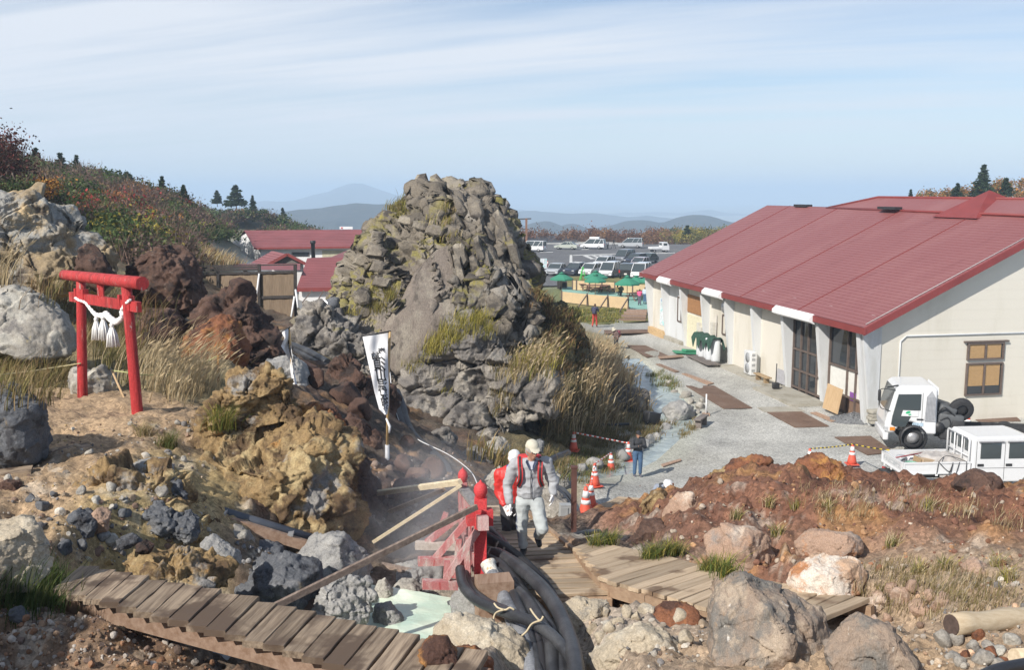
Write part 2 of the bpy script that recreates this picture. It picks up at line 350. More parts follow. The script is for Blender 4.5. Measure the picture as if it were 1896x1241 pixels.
_wp += [(88,190,4,'hil'),(110,200,9,'hil'),(75,215,3.0,'hil')]
_pts=np.array([[*P(a,b,d)] for a,b,d,_ in _gp]+[list(p[:3]) for p in _wp])
_soil=np.array([SOIL[p[3]] for p in _gp]+[SOIL[p[3]] for p in _wp])
def _uv(X,Y):
 X=np.asarray(X,float); Y=np.asarray(Y,float); r=np.hypot(X,Y)+1e-6
 s=np.log1p(r/12.0)*12.0
 return np.stack([X/r*s,Y/r*s],-1)
_U=_uv(_pts[:,0],_pts[:,1]); _C2=0.25
def _kern(A,B):return np.sqrt(((A[:,None,:]-B[None]) ** 2).sum(-1)+_C2)
_n=len(_pts)
_K=np.zeros((_n+1,_n+1)); _K[:_n,:_n]=-_kern(_U,_U)+np.eye(_n)*0.15; _K[:_n,_n]=1; _K[_n,:_n]=1
_W=np.linalg.solve(_K,np.concatenate([_pts[:,2],[0]]))
def _ground_base(X,Y):
 X=np.atleast_1d(np.asarray(X,float)); Y=np.atleast_1d(np.asarray(Y,float)); U=_uv(X,Y); o=np.empty(len(U))
 for i in range(0,len(U),20000):o[i:i+20000]=-_kern(U[i:i+20000],_U)@_W[:_n]+_W[_n]
 r=np.hypot(X,Y); f=sstep(260,420,r)
 o=o*(1-f)+f*(-18-(np.maximum(r,260)-260)*0.055)
 return np.maximum(o,-95)
def _ground_soil(X,Y):
 U=_uv(X,Y); o=np.empty((len(U),3))
 for i in range(0,len(U),20000):
  d=((U[i:i+20000,None,:]-_U[None]) ** 2).sum(-1)+.02; wgt=1/(d*d); o[i:i+20000]=(wgt@_soil)/wgt.sum(1,keepdims=True)
 return o
_GA=np.linspace(R(-100),R(100),420); _GR=np.linspace(math.log(1.5),math.log(9500),430)
def _grid():
 A,Q=np.meshgrid(_GA,_GR); X=(np.sin(A)*np.exp(Q)).ravel(); Y=(np.cos(A)*np.exp(Q)).ravel()
 return np.concatenate([_ground_base(X,Y)[:,None],_ground_soil(X,Y)],1).reshape(430,420,4)
_GG=_grid()
def _look(X,Y):
 X=np.atleast_1d(np.asarray(X,float)); Y=np.atleast_1d(np.asarray(Y,float))
 a=(np.clip(np.arctan2(X,Y),R(-99.9),R(99.9))-_GA[0])/(_GA[1]-_GA[0]); q=(np.clip(np.log(np.hypot(X,Y)+1e-9),_GR[0],_GR[-1]-1e-6)-_GR[0])/(_GR[1]-_GR[0])
 i=a.astype(int); j=np.minimum(q.astype(int),428); a=(a-i)[:,None]; q=(q-j)[:,None]
 return (_GG[j,i]*(1-a)+_GG[j,i+1]*a)*(1-q)+(_GG[j+1,i]*(1-a)+_GG[j+1,i+1]*a)*q
def ground_base(X,Y):return _look(X,Y)[:,0]
def ground_soil(X,Y):return _look(X,Y)[:,1:]
def in_poly(X,Y,poly):
 ins=np.zeros(len(X),bool); n=len(poly); j=n-1
 for i in range(n):
  xi,yi,xj,yj=poly[i][0],poly[i][1],poly[j][0],poly[j][1]
  c=((yi>Y) != (yj>Y)) & (X<(xj-xi)*(Y-yi)/(yj-yi+1e-12)+xi); ins ^= c; j=i
 return ins
def seg_dist(X,Y,line):
 o=np.full(len(X),1e9)
 for (ax,ay),(bx,by) in zip(line[:-1],line[1:]):
  dx,dy=bx-ax,by-ay; t=np.clip(((X-ax)*dx+(Y-ay)*dy)/(dx*dx+dy*dy),0,1)
  o=np.minimum(o,np.hypot(X-ax-t*dx,Y-ay-t*dy))
 return o
STREAM=[tuple(G(px,py,z)[:2]) for px,py,z in ((1165,672,.1),(1195,705,.0),(1225,735,-.05),(1252,765,-.05),(1250,790,0.),(1225,815,.1),(1190,845,.2),(1140,868,.35),(1085,888,.5),(1030,905,.7))]
def _clear(pts,drop,rad):
 q=[P(*p) for p in pts]; return ([tuple(p[:2]) for p in q],[p.z-drop for p in q],rad)
CLEAR=[_clear([(1090,1046,12.4),(1185,1062,11.9),(1300,1088,11.3),(1410,1112,10.7),(1560,1130,10.15)],.24,.75),
   _clear([(1050,1105,11.4),(992,1030,13.0),(958,987,14.2),(930,945,16)],.30,.62),
   _clear([(125,1073,8.9),(475,1150,8.15),(880,1250,7.4)],.24,.42),
   _clear([(930,1060,11.9),(975,1110,10.9),(1010,1170,9.9),(1030,1240,8.9),(1040,1300,8.2)],.16,.42)]
STREAM_W=[.4,.62,.85,.7,.45,.34,.32,.30,.28,.26]
POOL=[tuple(G(px,py,5.3)[:2]) for px,py in ((500,1262),(575,1240),(650,1205),(720,1165),(775,1130),(812,1100))]
STREAM_Z=None
def flatness(X,Y):
 """0 where the ground is rough, 1 on the levelled gravel"""
 s=ground_soil(X,Y); d=np.abs(s-np.array(SOIL['gra'])).sum(1); return 1-sstep(.05,.35,d)
def ground_z(X,Y,full=True):
 X=np.atleast_1d(np.asarray(X,float)); Y=np.atleast_1d(np.asarray(Y,float))
 z=ground_base(X,Y); r=np.hypot(X,Y); fl=flatness(X,Y); rough=(1-fl)*(1-sstep(70,140,r))+.0
 p=np.stack([X,Y,z*.7],1)
 n=fbm(p*.9,3,11)*.11+fbm(p*3.1,4,21,.6,True)*.045+fbm(p*12.,3,31,.6)*.022
 mound=np.clip(1-np.abs(ground_soil(X,Y)-np.array(SOIL['red'])).sum(1)*5,0,1)
 n=n+mound*(fbm(p*1.6,4,41,.55,True)*.16)
 z=z+n*rough+fl*fbm(p*1.3,3,51)*.012
 pd=seg_dist(X,Y,POOL); z=np.where(pd<2.2,np.minimum(z,4.9+np.maximum(0,pd-.75)*1.5+n*.6),z)
 for line,zs,rad in CLEAR:
  m_=np.nonzero(seg_dist(X,Y,line)<rad+.5)[0]
  if not len(m_):continue
  d_=seg_dist(X[m_],Y[m_],line); best=np.full(len(m_),1e9); zl=np.zeros(len(m_))
  for (p0,p1,za,zb) in zip(line[:-1],line[1:],zs[:-1],zs[1:]):
   dx,dy=p1[0]-p0[0],p1[1]-p0[1]; t=np.clip(((X[m_]-p0[0])*dx+(Y[m_]-p0[1])*dy)/(dx*dx+dy*dy),0,1); e=np.hypot(X[m_]-p0[0]-t*dx,Y[m_]-p0[1]-t*dy); k=e<best; best=np.where(k,e,best); zl=np.where(k,za+t*(zb-za),zl)
  z[m_]=np.minimum(z[m_],zl+n[m_]*.25+np.maximum(0,d_-rad)*1.6)
 m_=np.nonzero(seg_dist(X,Y,STREAM)<4.0)[0]
 if len(m_):
  best=np.full(len(m_),1e9); zl=np.zeros(len(m_)); wl_=np.zeros(len(m_))
  for i in range(len(STREAM)-1):
   (ax,ay),(bx,by)=STREAM[i],STREAM[i+1]; dx,dy=bx-ax,by-ay; t=np.clip(((X[m_]-ax)*dx+(Y[m_]-ay)*dy)/(dx*dx+dy*dy),0,1); e=np.hypot(X[m_]-ax-t*dx,Y[m_]-ay-t*dy)
   k=e<best; best=np.where(k,e,best); zl=np.where(k,STREAM_Z[i]+t*(STREAM_Z[i+1]-STREAM_Z[i]),zl); wl_=np.where(k,STREAM_W[i]+t*(STREAM_W[i+1]-STREAM_W[i]),wl_)
  e=best-wl_; f=1-sstep(1.2,3.0,e); bank=zl+.10+.06*n[m_]; zz=z[m_]*(1-f)+f*bank; z[m_]=zz-.40*(1-sstep(-.15,.35,e))
 lot=((X>-32) & (X<100) & (Y>111) & (Y<208)) | ((X>-72) & (X<-32) & (Y>116) & (Y<198) & (X<-32-(Y-128)*.16) & (X>-47-(Y-118)*.3))
 z=np.where(lot,np.minimum(z,-.15),z)
 return z
STREAM_Z=[float(v) for v in ground_base(np.array([p[0] for p in STREAM]),np.array([p[1] for p in STREAM]))-.08]
def zg(x,y):return float(ground_z([x],[y])[0])
def on_ground_many(pxs,d0=5.0,d1=260.0):
 """points of the ground seen at pixels: where each ray first goes under the ground"""
 ds=np.exp(np.linspace(math.log(d0),math.log(d1),300)); out=[]
 for px,py in pxs:
  r=ray(px,py); X=r.x/r.y*ds; Zr=CAMZ+r.z/r.y*ds; zz=_lookz(X,ds); k=np.nonzero(Zr<zz)[0]
  if not len(k):d=ds[np.argmin((Zr-zz)/ds)]
  elif k[0] == 0:d=d0
  else:
   k=k[0]; a=Zr[k-1]-zz[k-1]; b=zz[k]-Zr[k]; d=ds[k-1]+a/(a+b+1e-9)*(ds[k]-ds[k-1])
  out.append((r.x/r.y*d,d))
 out=np.array(out); return np.concatenate([out,ground_z(out[:,0],out[:,1])[:,None]],1)
def on_ground(px,py,d0=5.0,d1=260.0):return Vector(on_ground_many([(px,py)],d0,d1)[0])
_ZG=None
def _lookz(X,Y):
 """quick look-up of the finished ground, noise and cuttings included"""
 global _ZG
 if _ZG is None:
  a=np.linspace(R(-47),R(47),760); q=np.linspace(math.log(3),math.log(400),900); A,Q=np.meshgrid(a,q)
  _ZG=ground_z((np.sin(A)*np.exp(Q)).ravel(),(np.cos(A)*np.exp(Q)).ravel()).reshape(900,760)
 i=np.clip(((np.arctan2(X,Y)+R(47))/R(94)*759).astype(int),0,759); j=np.clip(((np.log(np.hypot(X,Y))-math.log(3))/(math.log(400)-math.log(3))*899).astype(int),0,899); return _ZG[j,i]
def build_ground():
 na=500; ang=np.linspace(R(-46),R(46),na)
 rr=np.concatenate([np.exp(np.arange(math.log(3.2),math.log(60),.007)),np.exp(np.arange(math.log(60),math.log(9000),.05))])
 A,RR=np.meshgrid(ang,rr); X=(np.sin(A)*RR).ravel(); Y=(np.cos(A)*RR).ravel()
 z=ground_z(X,Y); s=ground_soil(X,Y)
 p=np.stack([X,Y,z],1)
 wv=fbm(p*.8,4,61)[:,None]*.16+fbm(p*6,3,71)[:,None]*.10
 s=s*(1+wv)
 red=np.clip(1-np.abs(ground_soil(X,Y)-np.array(SOIL['red'])).sum(1)*4,0,1)
 och=.8*sstep(.32,.66,fbm(p*1.1,4,81))*red; s=s*(1-och[:,None])+och[:,None]*np.array((.34,.17,.05))
 dk=sstep(.15,.6,fbm(p*1.7+9,4,91))*red*.6; s=s*(1-dk[:,None])+dk[:,None]*np.array((.10,.045,.03))
 wh=sstep(.55,.9,fbm(p*2.3+5,5,95,.65))*.35*(1-flatness(X,Y))*(RR.ravel()<16); s=s*(1-wh[:,None])+wh[:,None]*np.array((.5,.46,.38))
 sd=seg_dist(X,Y,STREAM); f=(1-sstep(.9,2.0,sd))*.6; s=s*(1-f[:,None])+f[:,None]*np.array((.42,.43,.36))
 n=len(rr); idx=np.arange(n*na).reshape(n,na)
 fa=np.stack([idx[:-1,:-1].ravel(),idx[:-1,1:].ravel(),idx[1:,1:].ravel(),idx[1:,:-1].ravel()],1)
 me=mesh_np('ground',np.stack([X,Y,z],1),fa,True,s)
 m=mat_mix('ground_soil',[],rough=.92,bump=.7,bscale=9.,bdist=.03,fine=70.,vcol=True,speck=(22.,.35))
 struct(obj('ground',me,m))
build_ground()
# stone
_ICO={}
def ico(k):
 if k in _ICO:return _ICO[k]
 if k == 1:
  bm=bmesh.new(); bmesh.ops.create_icosphere(bm,subdivisions=1,radius=1)
  v=np.array([x.co[:] for x in bm.verts]); f=np.array([[x.index for x in q.verts] for q in bm.faces]); bm.free()
 else:
  v,f=ico(k-1); n=len(v)
  e=np.concatenate([f[:,[0,1]],f[:,[1,2]],f[:,[2,0]]]); e.sort(1)
  u,inv=np.unique(e[:,0]*(n+1)+e[:,1],return_inverse=True); inv=inv.ravel()
  a,b=u // (n+1),u % (n+1); m=v[a]+v[b]; m /= np.linalg.norm(m,axis=1,keepdims=True)
  k0,k1,k2=(n+inv[i*len(f):(i+1)*len(f)] for i in range(3))
  f=np.concatenate([np.stack([f[:,0],k0,k2],1),np.stack([f[:,1],k1,k0],1),np.stack([f[:,2],k2,k1],1),np.stack([k0,k1,k2],1)])
  v=np.concatenate([v,m])
 v=v/np.linalg.norm(v,axis=1,keepdims=True)
 _ICO[k]=(v,f); return v,f
def vnormals(v,f):
 n=np.cross(v[f[:,1]]-v[f[:,0]],v[f[:,2]]-v[f[:,0]]); o=np.zeros_like(v)
 for i in range(3):np.add.at(o,f[:,i],n)
 return o/(np.linalg.norm(o,axis=1,keepdims=True)+1e-9)
M_GREY=mat_mix('grey_stone',[((.26,.255,.245),1,.5,.1),((.40,.39,.365),1.6,.57,.10),((.15,.15,.155),3.1,.60,.06),((.36,.33,.24),5,.66,.05)],bump=.8,bscale=9,fine=60)
M_DKGREY=mat_mix('dark_stone',[((.105,.11,.12),1,.5,.1),((.24,.24,.24),2.2,.58,.08),((.05,.05,.055),4,.58,.06),((.2,.15,.09),3.2,.66,.05)],bump=.9,bscale=8,fine=50)
M_BROWN=mat_mix('brown_lava',[((.085,.050,.038),1,.5,.1),((.15,.095,.072),1.3,.57,.09),((.036,.026,.023),2.6,.55,.06),((.24,.22,.19),3.4,.66,.05)],bump=1.0,bscale=6,fine=34)
M_SULF=mat_mix('sulphur_stone',[((.25,.170,.082),1,.5,.1),((.42,.33,.18),1.5,.55,.08),((.105,.068,.038),2.3,.53,.07),((.26,.245,.225),1.7,.59,.05),((.36,.18,.055),2.1,.66,.05)],bump=1.0,bscale=9,fine=40)
M_BLUFF=mat_mix('bluff_stone',[((.26,.20,.125),1,.5,.1),((.27,.265,.245),.7,.50,.06),((.44,.33,.19),1.1,.58,.07),((.09,.07,.055),1.3,.60,.07),((.30,.19,.06),1.6,.66,.05)],bump=1.0,bscale=6,fine=30)
M_STREAK=mat_mix('streaked_stone',[((.28,.215,.165),1,.5,.1),((.17,.16,.145),1.3,.54,.07),((.37,.30,.23),2.4,.58,.06),((.33,.20,.10),2.9,.64,.05),((.58,.55,.50),4.2,.66,.03)],bump=.9,bscale=8,fine=70,stretch=(1.8,1.8,.8))
M_ORW=mat_mix('orange_white_stone',[((.42,.29,.20),1,.5,.1),((.58,.52,.45),2.2,.52,.07),((.40,.19,.09),2.8,.57,.06),((.27,.25,.24),3.5,.66,.05)],bump=.7,bscale=8,fine=70)
M_PINK=mat_mix('pinkish_boulder',[((.33,.225,.165),1,.5,.1),((.53,.45,.37),1.9,.56,.08),((.23,.20,.18),1.5,.60,.06),((.40,.19,.09),3.6,.62,.05),((.62,.58,.52),5.,.68,.03)],bump=.7,bscale=8,fine=70)
M_RUST=mat_mix('rust_stone',[((.20,.085,.045),1,.5,.1),((.37,.19,.06),2.0,.56,.08),((.075,.040,.030),2.9,.56,.06),((.44,.33,.2),4.2,.70,.05)],bump=1.0,bscale=9,fine=50)
M_BEIGE=mat_mix('beige_stone',[((.37,.315,.235),1,.5,.1),((.50,.45,.36),1.8,.55,.08),((.24,.22,.19),2.6,.60,.06),((.36,.24,.13),3.4,.68,.05)],bump=.7,bscale=8,fine=60)
M_LAVA=mat_mix('lichened_lava',[((.17,.155,.14),1,.5,.1),((.33,.30,.255),.9,.55,.09),((.065,.060,.058),1.6,.57,.06),((.25,.22,.09),1.1,.66,.05)],bump=1.0,bscale=5,fine=22,bdist=.06)
M_PALE=mat_mix('pale_boulder',[((.27,.25,.22),1,.5,.1),((.42,.40,.35),2.2,.55,.08),((.17,.16,.15),3.6,.60,.05),((.34,.28,.14),2.5,.66,.05)],bump=.8,bscale=7,fine=45)
_sd=[100]
def rock_mesh(pts,d,T,k=6,planes=7,rough=.06,seed=None,blocks=0.0,pits=0.0,facet=.6,crust=0.0,expo=.78,lean=0.0,name='rock'):
 """a stone with the outline pts (pixels) at distance d, T times as deep as it is wide; returns mesh about its base point"""
 if seed is None:_sd[0] += 1; seed=_sd[0]
 rg=np.random.default_rng(seed)
 q=np.array([[P(a,b,d).x,P(a,b,d).z] for a,b in pts]); lo,hi=q.min(0),q.max(0)
 nx=np.roll(q,-1,0); cr=q[:,0]*nx[:,1]-nx[:,0]*q[:,1]; A=cr.sum()/2
 c=((q+nx)*cr[:,None]).sum(0)/(6*A)
 ph=np.linspace(-np.pi,np.pi,361); Rr=np.zeros(361)
 ax,az,bx,bz=q[:,0]-c[0],q[:,1]-c[1],nx[:,0]-c[0],nx[:,1]-c[1]
 for i,a in enumerate(ph):
  dx,dz=math.cos(a),math.sin(a); den=dx*(bz-az)-dz*(bx-ax); den=np.where(np.abs(den)<1e-9,1e-9,den)
  t=(ax*(bz-az)-az*(bx-ax))/den; u=(ax*dz-az*dx)/den
  ok=(t>0) & (u >=-1e-6) & (u <= 1+1e-6); Rr[i]=t[ok].max() if ok.any() else 0.1
 V,f=ico(k); size=(hi-lo).mean(); W=(hi-lo)[0]*T*.5
 m=np.hypot(V[:,0],V[:,2]); a=np.arctan2(V[:,2],V[:,0]); r=np.interp(a,ph,Rr)
 me_=m ** expo; ye=np.sign(V[:,1])*np.abs(V[:,1]) ** expo
 p=np.stack([np.cos(a)*r*me_,ye*W,np.sin(a)*r*me_],1)
 for _ in range(planes):
  n=rg.normal(size=3); n[1]=-abs(n[1])-.35 if rg.random()<.8 else n[1]
  if n[2]<0 and rg.random()<.6:n[2] *=-1
  n /= np.linalg.norm(n); s=p@n; lim=s.max()*rg.uniform(.62,.9); ex=np.maximum(0,s-lim); p -= n*(ex*.93)[:,None]
 nrm=vnormals(p,f); w_=p/size; so=seed*3.71
 dsp=fbm(w_*1.9+so,3,seed)*rough*.75+fbm(w_*5.0+so,3,seed+9,.5,True)*rough*.20
 if facet:
  f1,f2,ci,tl=worley(w_*np.array([3.6,3.6,4.6])+so+.18*fbm(w_*5+so,2,seed)[:,None],seed,True); dsp += facet*(.03*ci+.075*tl)
  f1,f2,ci,tl=worley(w_*10+so,seed+50,True); dsp += facet*(.006*ci+.018*tl)
 if blocks:
  f1,f2,ci,tl=worley(w_*np.array([3.4,3.4,5.0])+so+.2*fbm(w_*4+so,2,seed)[:,None],seed,True); dsp += blocks*(.06*ci+.09*tl-.06*(1-sstep(0,.09,f2-f1)))
  f1,f2,ci,tl=worley(w_*9.5+so,seed+51,True); dsp += blocks*(.012*ci+.028*tl-.012*(1-sstep(0,.1,f2-f1)))
 if pits:
  f1,f2,ci=worley(w_*7+so,seed+3); dsp -= pits*.07*(1-sstep(.1,.55,f1)) ; f1,f2,ci=worley(w_*17+so,seed+4); dsp -= pits*.03*(1-sstep(.1,.6,f1))
 dsp += fbm(w_*21+so,3,seed+30)*rough*.14
 if crust:dsp += crust*(fbm(w_*6+so,5,seed+60,.55)*.030+fbm(w_*22+so,3,seed+61,.5,True)*.005)
 p=p+nrm*(dsp*size)[:,None]
 if lean:p[:,1] += lean*(p[:,2]-p[:,2].min())
 zb=(lo[1]-c[1]); p[:,2] -= zb
 return mesh_np(name,p,f),Vector((c[0],d,c[1]+zb))
def rock(name,label,cat,pts,d,T=.9,mat=None,group=None,**kw):
 a_=np.array(pts); sz=float((a_.max(0)-a_.min(0)).max()); kw['k']=7 if sz>250 else 6 if sz>105 else 5
 me,loc=rock_mesh(pts,d,T,name=name,**kw); o=obj(name,me,mat); o.location=loc
 return tag(o,label,cat,group)
# the lava crag
def build_crag():
 D=45.0
 pts=[(548,660),(575,600),(630,556),(646,522),(656,484),(672,454),(686,442),(683,402),(702,392),(726,390),(746,372),(756,352),(772,324),(786,322),(795,326),(806,321),(816,330),(822,346),(840,338),(858,346),(872,348),(880,336),(890,352),(908,362),(920,380),(938,402),(950,424),(966,438),(978,470),(980,500),(986,540),(1010,560),(1040,570),(1062,600),(1078,640),(1095,690),(1060,770),(960,822),(870,822),(760,785),(650,720)]
 me,loc=rock_mesh(pts,D,.85,k=8,planes=0,rough=0.0,seed=5,expo=.82,name='lava_crag')
 n=len(me.vertices); p=np.empty(n*3,np.float32); me.vertices.foreach_get('co',p); p=p.reshape(-1,3)
 V,f=ico(8); H=p[:,2].max(); nrm=vnormals(p,f)
 Wd=p+np.array(loc); px=CX+F*Wd[:,0]/D; py=None
 back=np.clip(nrm[:,1]*.5+.5,0,1)
 th=R(-24); X,Y,Z=Wd[:,0],Wd[:,1],Wd[:,2]
 u=X*math.cos(th)+Z*math.sin(th); v=-X*math.sin(th)+Z*math.cos(th)
 wob=fbm(Wd*.45,3,3)*.5
 q=np.stack([u/1.05+wob,Y/1.1,v/.62+wob],1)
 def pxz(a,b):w0=P(a,b,D); return w0.x,w0.z
 sx,sz=pxz(772,558); ex,ez=(X-sx),(Z-sz); t2=R(30); a_=ex*math.cos(t2)-ez*math.sin(t2); b_=ex*math.sin(t2)+ez*math.cos(t2)
 slab=1-sstep(.75,1.1,np.hypot(a_/1.7,b_/3.1)+fbm(Wd*.7,3,8)*.12)
 f1,f2,ci,tl=worley(q,5,True); cr=1-sstep(0,.085,f2-f1)
 c1,c2,cj,tj=worley(np.stack([X/.55+wob*.6,Y/.7,Z/1.7+X*.35],1),15,True); cc=1-sstep(0,.10,c2-c1)
 right=sstep(pxz(820,0)[0],pxz(880,0)[0],X)
 low=1-sstep(pxz(0,640)[1],pxz(0,560)[1],Z)
 d1=(.20*ci+.28*tl-.30*cr)*(1-right)+(.26*cj+.30*tj-.28*cc)*right
 g1,g2,gi,gt=worley(np.stack([u/.42,Y/.42,v/.30],1)+wob[:,None]*.6,25,True); d2=.06*gi+.11*gt-.07*(1-sstep(0,.12,g2-g1))
 big=fbm(Wd*.28,3,33)*.28+fbm(Wd*1.1,4,43,.55,True)*.16
 groove=-.10*np.abs(np.sin((a_*3.1+fbm(Wd*.6,2,66)) ))*slab
 dsp=big*(1-.75*slab)+(d1+d2)*(1-.93*slab)*(1-.35*low)+fbm(Wd*4.5,4,53)*.045-.22*slab+groove
 hx,hz=pxz(900,560); dsp -= 1.1*np.exp(-((X-hx)/1.5) ** 2-((Z-hz)/.7) ** 2)
 hx,hz=pxz(930,515); dsp += .8*np.exp(-((X-hx)/1.2) ** 2-((Z-hz)/.9) ** 2)
 hx,hz=pxz(742,452); dsp -= .5*np.exp(-((X-hx)/.9) ** 2-((Z-hz-.4*(X-hx))/.22) ** 2)
 p=p+nrm*dsp[:,None]
 p[:,2] *= 1-.55/H
 p[:,1] -= (H-p[:,2])*.42-2.0
 me.vertices.foreach_set('co',p.astype(np.float32).ravel())
 C=np.array([.165,.143,.115])*(1+.28*fbm(Wd*.8,4,73)[:,None]+.14*ci[:,None])
 def mixc(C,m,c):m=np.clip(m,0,1)[:,None]; return C*(1-m)+m*np.array(c)
 C=mixc(C,sstep(-.05,.55,fbm(Wd*.55,4,83))*(1-right)*.8,(.30,.265,.21))
 C=mixc(C,slab*.75,(.245,.215,.185)); C=mixc(C,slab*sstep(.1,.6,fbm(np.stack([a_*2.2,Y,b_*.5],1),4,93))*.7,(.15,.125,.105))
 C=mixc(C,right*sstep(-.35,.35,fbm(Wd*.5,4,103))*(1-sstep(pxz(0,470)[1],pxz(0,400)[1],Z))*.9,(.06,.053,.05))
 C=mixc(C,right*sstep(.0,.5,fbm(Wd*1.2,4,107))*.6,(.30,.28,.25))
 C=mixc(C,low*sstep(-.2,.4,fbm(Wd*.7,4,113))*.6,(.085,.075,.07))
 n2=vnormals(p.astype(float),f)
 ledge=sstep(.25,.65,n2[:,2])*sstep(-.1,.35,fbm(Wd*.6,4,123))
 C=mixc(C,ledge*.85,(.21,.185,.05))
 shrub=sstep(pxz(975,0)[0],pxz(1005,0)[0],X); C=mixc(C,shrub*.85,(.11,.095,.045))
 ca=me.color_attributes.new('Col','FLOAT_COLOR','POINT'); c4=np.ones((n,4),np.float32); c4[:,:3]=np.clip(C,.02,.7); ca.data.foreach_set('color',c4.ravel())
 me.update()
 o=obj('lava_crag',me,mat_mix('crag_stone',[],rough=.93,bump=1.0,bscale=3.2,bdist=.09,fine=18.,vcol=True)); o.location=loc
 tag(o,'huge grey lava crag with a smooth slab face rising above everything','crag'); return o
CRAG=build_crag()
def crag_blocks():
 """the loose-jointed blocks that stand out of the crag, each a piece of its own"""
 bpy.context.view_layer.update(); dg=bpy.context.evaluated_depsgraph_get(); rg=np.random.default_rng(12); loc0=CRAG.location; mt=M_LAVA2
 def put(pts,T=1.1,dd=None,**kw):
  q=np.array(pts,float); c=q.mean(0)
  if dd is None:
   ok,hp,nr,ix,ob,_=scene.ray_cast(dg,Vector((0,0,CAMZ)),ray(*c).normalized())
   if not ok or ob.name != 'lava_crag':return
   dd=hp.y+.12
  q3=[P(a,b,dd) for a,b in pts]; ce=sum(q3,Vector())/len(q3); sz=sum((v-ce).length for v in q3)/len(q3); n=len(q3); tx,tz=rg.uniform(-.35,.35),rg.uniform(-.1,.5); vs=[]
  for y,s_ in ((-.62,.62),(-.42,.90),(.1,1.0),(.9,.85)):
   for v in q3:w_=(v-ce)*s_*rg.uniform(.94,1.06); vs.append(w_+Vector((0,sz*T*y+(w_.x*tx+w_.z*tz if y<0 else 0),0)))
  m=MB(); m.add(vs,[[k for k in range(n)],[3*n+k for k in range(n-1,-1,-1)]]+[(r_*n+k,r_*n+(k+1) % n,(r_+1)*n+(k+1) % n,(r_+1)*n+k) for r_ in range(3) for k in range(n)]); o=m.build('rock_block',mt,CRAG); o.location=ce-loc0
 tops=[[(752,392),(758,350),(772,323),(788,322),(798,346),(796,392)],[(792,356),(796,326),(808,320),(817,332),(820,352),(806,374)],[(822,386),(824,348),(842,337),(858,350),(858,384)],[(866,388),(870,354),(880,335),(892,352),(896,388)],[(898,400),(904,362),(920,376),(930,404)],[(926,424),(936,400),(952,424),(950,446)],[(852,372),(858,346),(872,348),(872,376)]]
 for p in tops:put(p,1.0,47.0)
 ax,bx=np.array([31.,10.]),np.array([-11.,21.])
 for i in range(5):
  for j in range(6):
   c=np.array([716.,400.])+ax*(i+.5*(j % 2))+bx*j+rg.normal(size=2)*2
   if c[0]>825 or c[0]<655 or np.hypot((c[0]-780)/62,(c[1]-545)/110)<1:continue
   a,b=ax*rg.uniform(.36,.56),bx*rg.uniform(.38,.58); put([tuple(c+s*a+t*b+rg.normal(size=2)*1.6) for s,t in ((-1,-.8),(0,-1),(1,-.9),(1.05,.5),(.3,1),(-.9,.9))],1.1)
 for k in range(20):
  c=np.array([rg.uniform(846,962),0]); c[1]=rg.uniform(max(372,372+(c[0]-890)*1.0),500); a=np.array([rg.uniform(8,14),rg.uniform(-1,3)]); b=np.array([rg.uniform(3,9),rg.uniform(17,30)])
  put([tuple(c+s*a+t*b+rg.normal(size=2)*2) for s,t in ((-.8,-.8),(.2,-1),(.9,-.6),(1,.7),(.2,1),(-.9,.7))],1.2)
 for k in range(12):
  c=np.array([rg.uniform(850,985),rg.uniform(505,590)]); r=rg.uniform(9,20); put([tuple(c+r*np.array([math.cos(t)*1.15,math.sin(t)])*rg.uniform(.75,1.2)) for t in np.linspace(0,5.4,7)],1.1)
 q_=[(846,452),(868,478),(866,520),(846,575),(806,645),(752,694),(694,694),(694,640),(722,575),(765,505),(806,462)]; ok,hp,nr,ix,ob,_=scene.ray_cast(dg,Vector((0,0,CAMZ)),ray(775,575).normalized())
 me,loc=rock_mesh(q_,hp.y+.35,.42,k=6,planes=3,rough=.018,facet=.06,expo=.55,lean=.46,seed=44,name='slab_face'); o=obj('slab_face',me,mat_mix('slab_stone',[((.185,.155,.13),1,.5,.1),((.25,.22,.18),.9,.55,.09),((.10,.085,.072),1.4,.58,.07)],bump=.9,bscale=3,fine=16,bdist=.06,stretch=(1.5,1.5,.35)),CRAG,'smooth grey brown slab in the middle of the crag face'); h0=(me.vertices,)[0]; zs=[v.co.z for v in me.vertices]; me.transform(Matrix.Translation((0,-.46*(max(zs)-min(zs))*.5,0))); o.location=loc-loc0
 put([(880,506),(889,495),(906,498),(913,512),(900,523),(884,517)],1.1)
 for k in range(8):
  c=np.array([rg.uniform(600,680),rg.uniform(520,640)]); r=rg.uniform(9,18); put([tuple(c+r*np.array([math.cos(t)*1.2,math.sin(t)])*rg.uniform(.75,1.2)) for t in np.linspace(0,5.4,7)],1.0)
M_LAVA2=mat_mix('crag_block_stone',[((.17,.148,.12),1,.5,.1),((.30,.265,.21),.9,.56,.08),((.075,.066,.058),1.5,.54,.06),((.22,.19,.055),1.1,.62,.05)],bump=1.0,bscale=4,fine=20,bdist=.06)
crag_blocks()
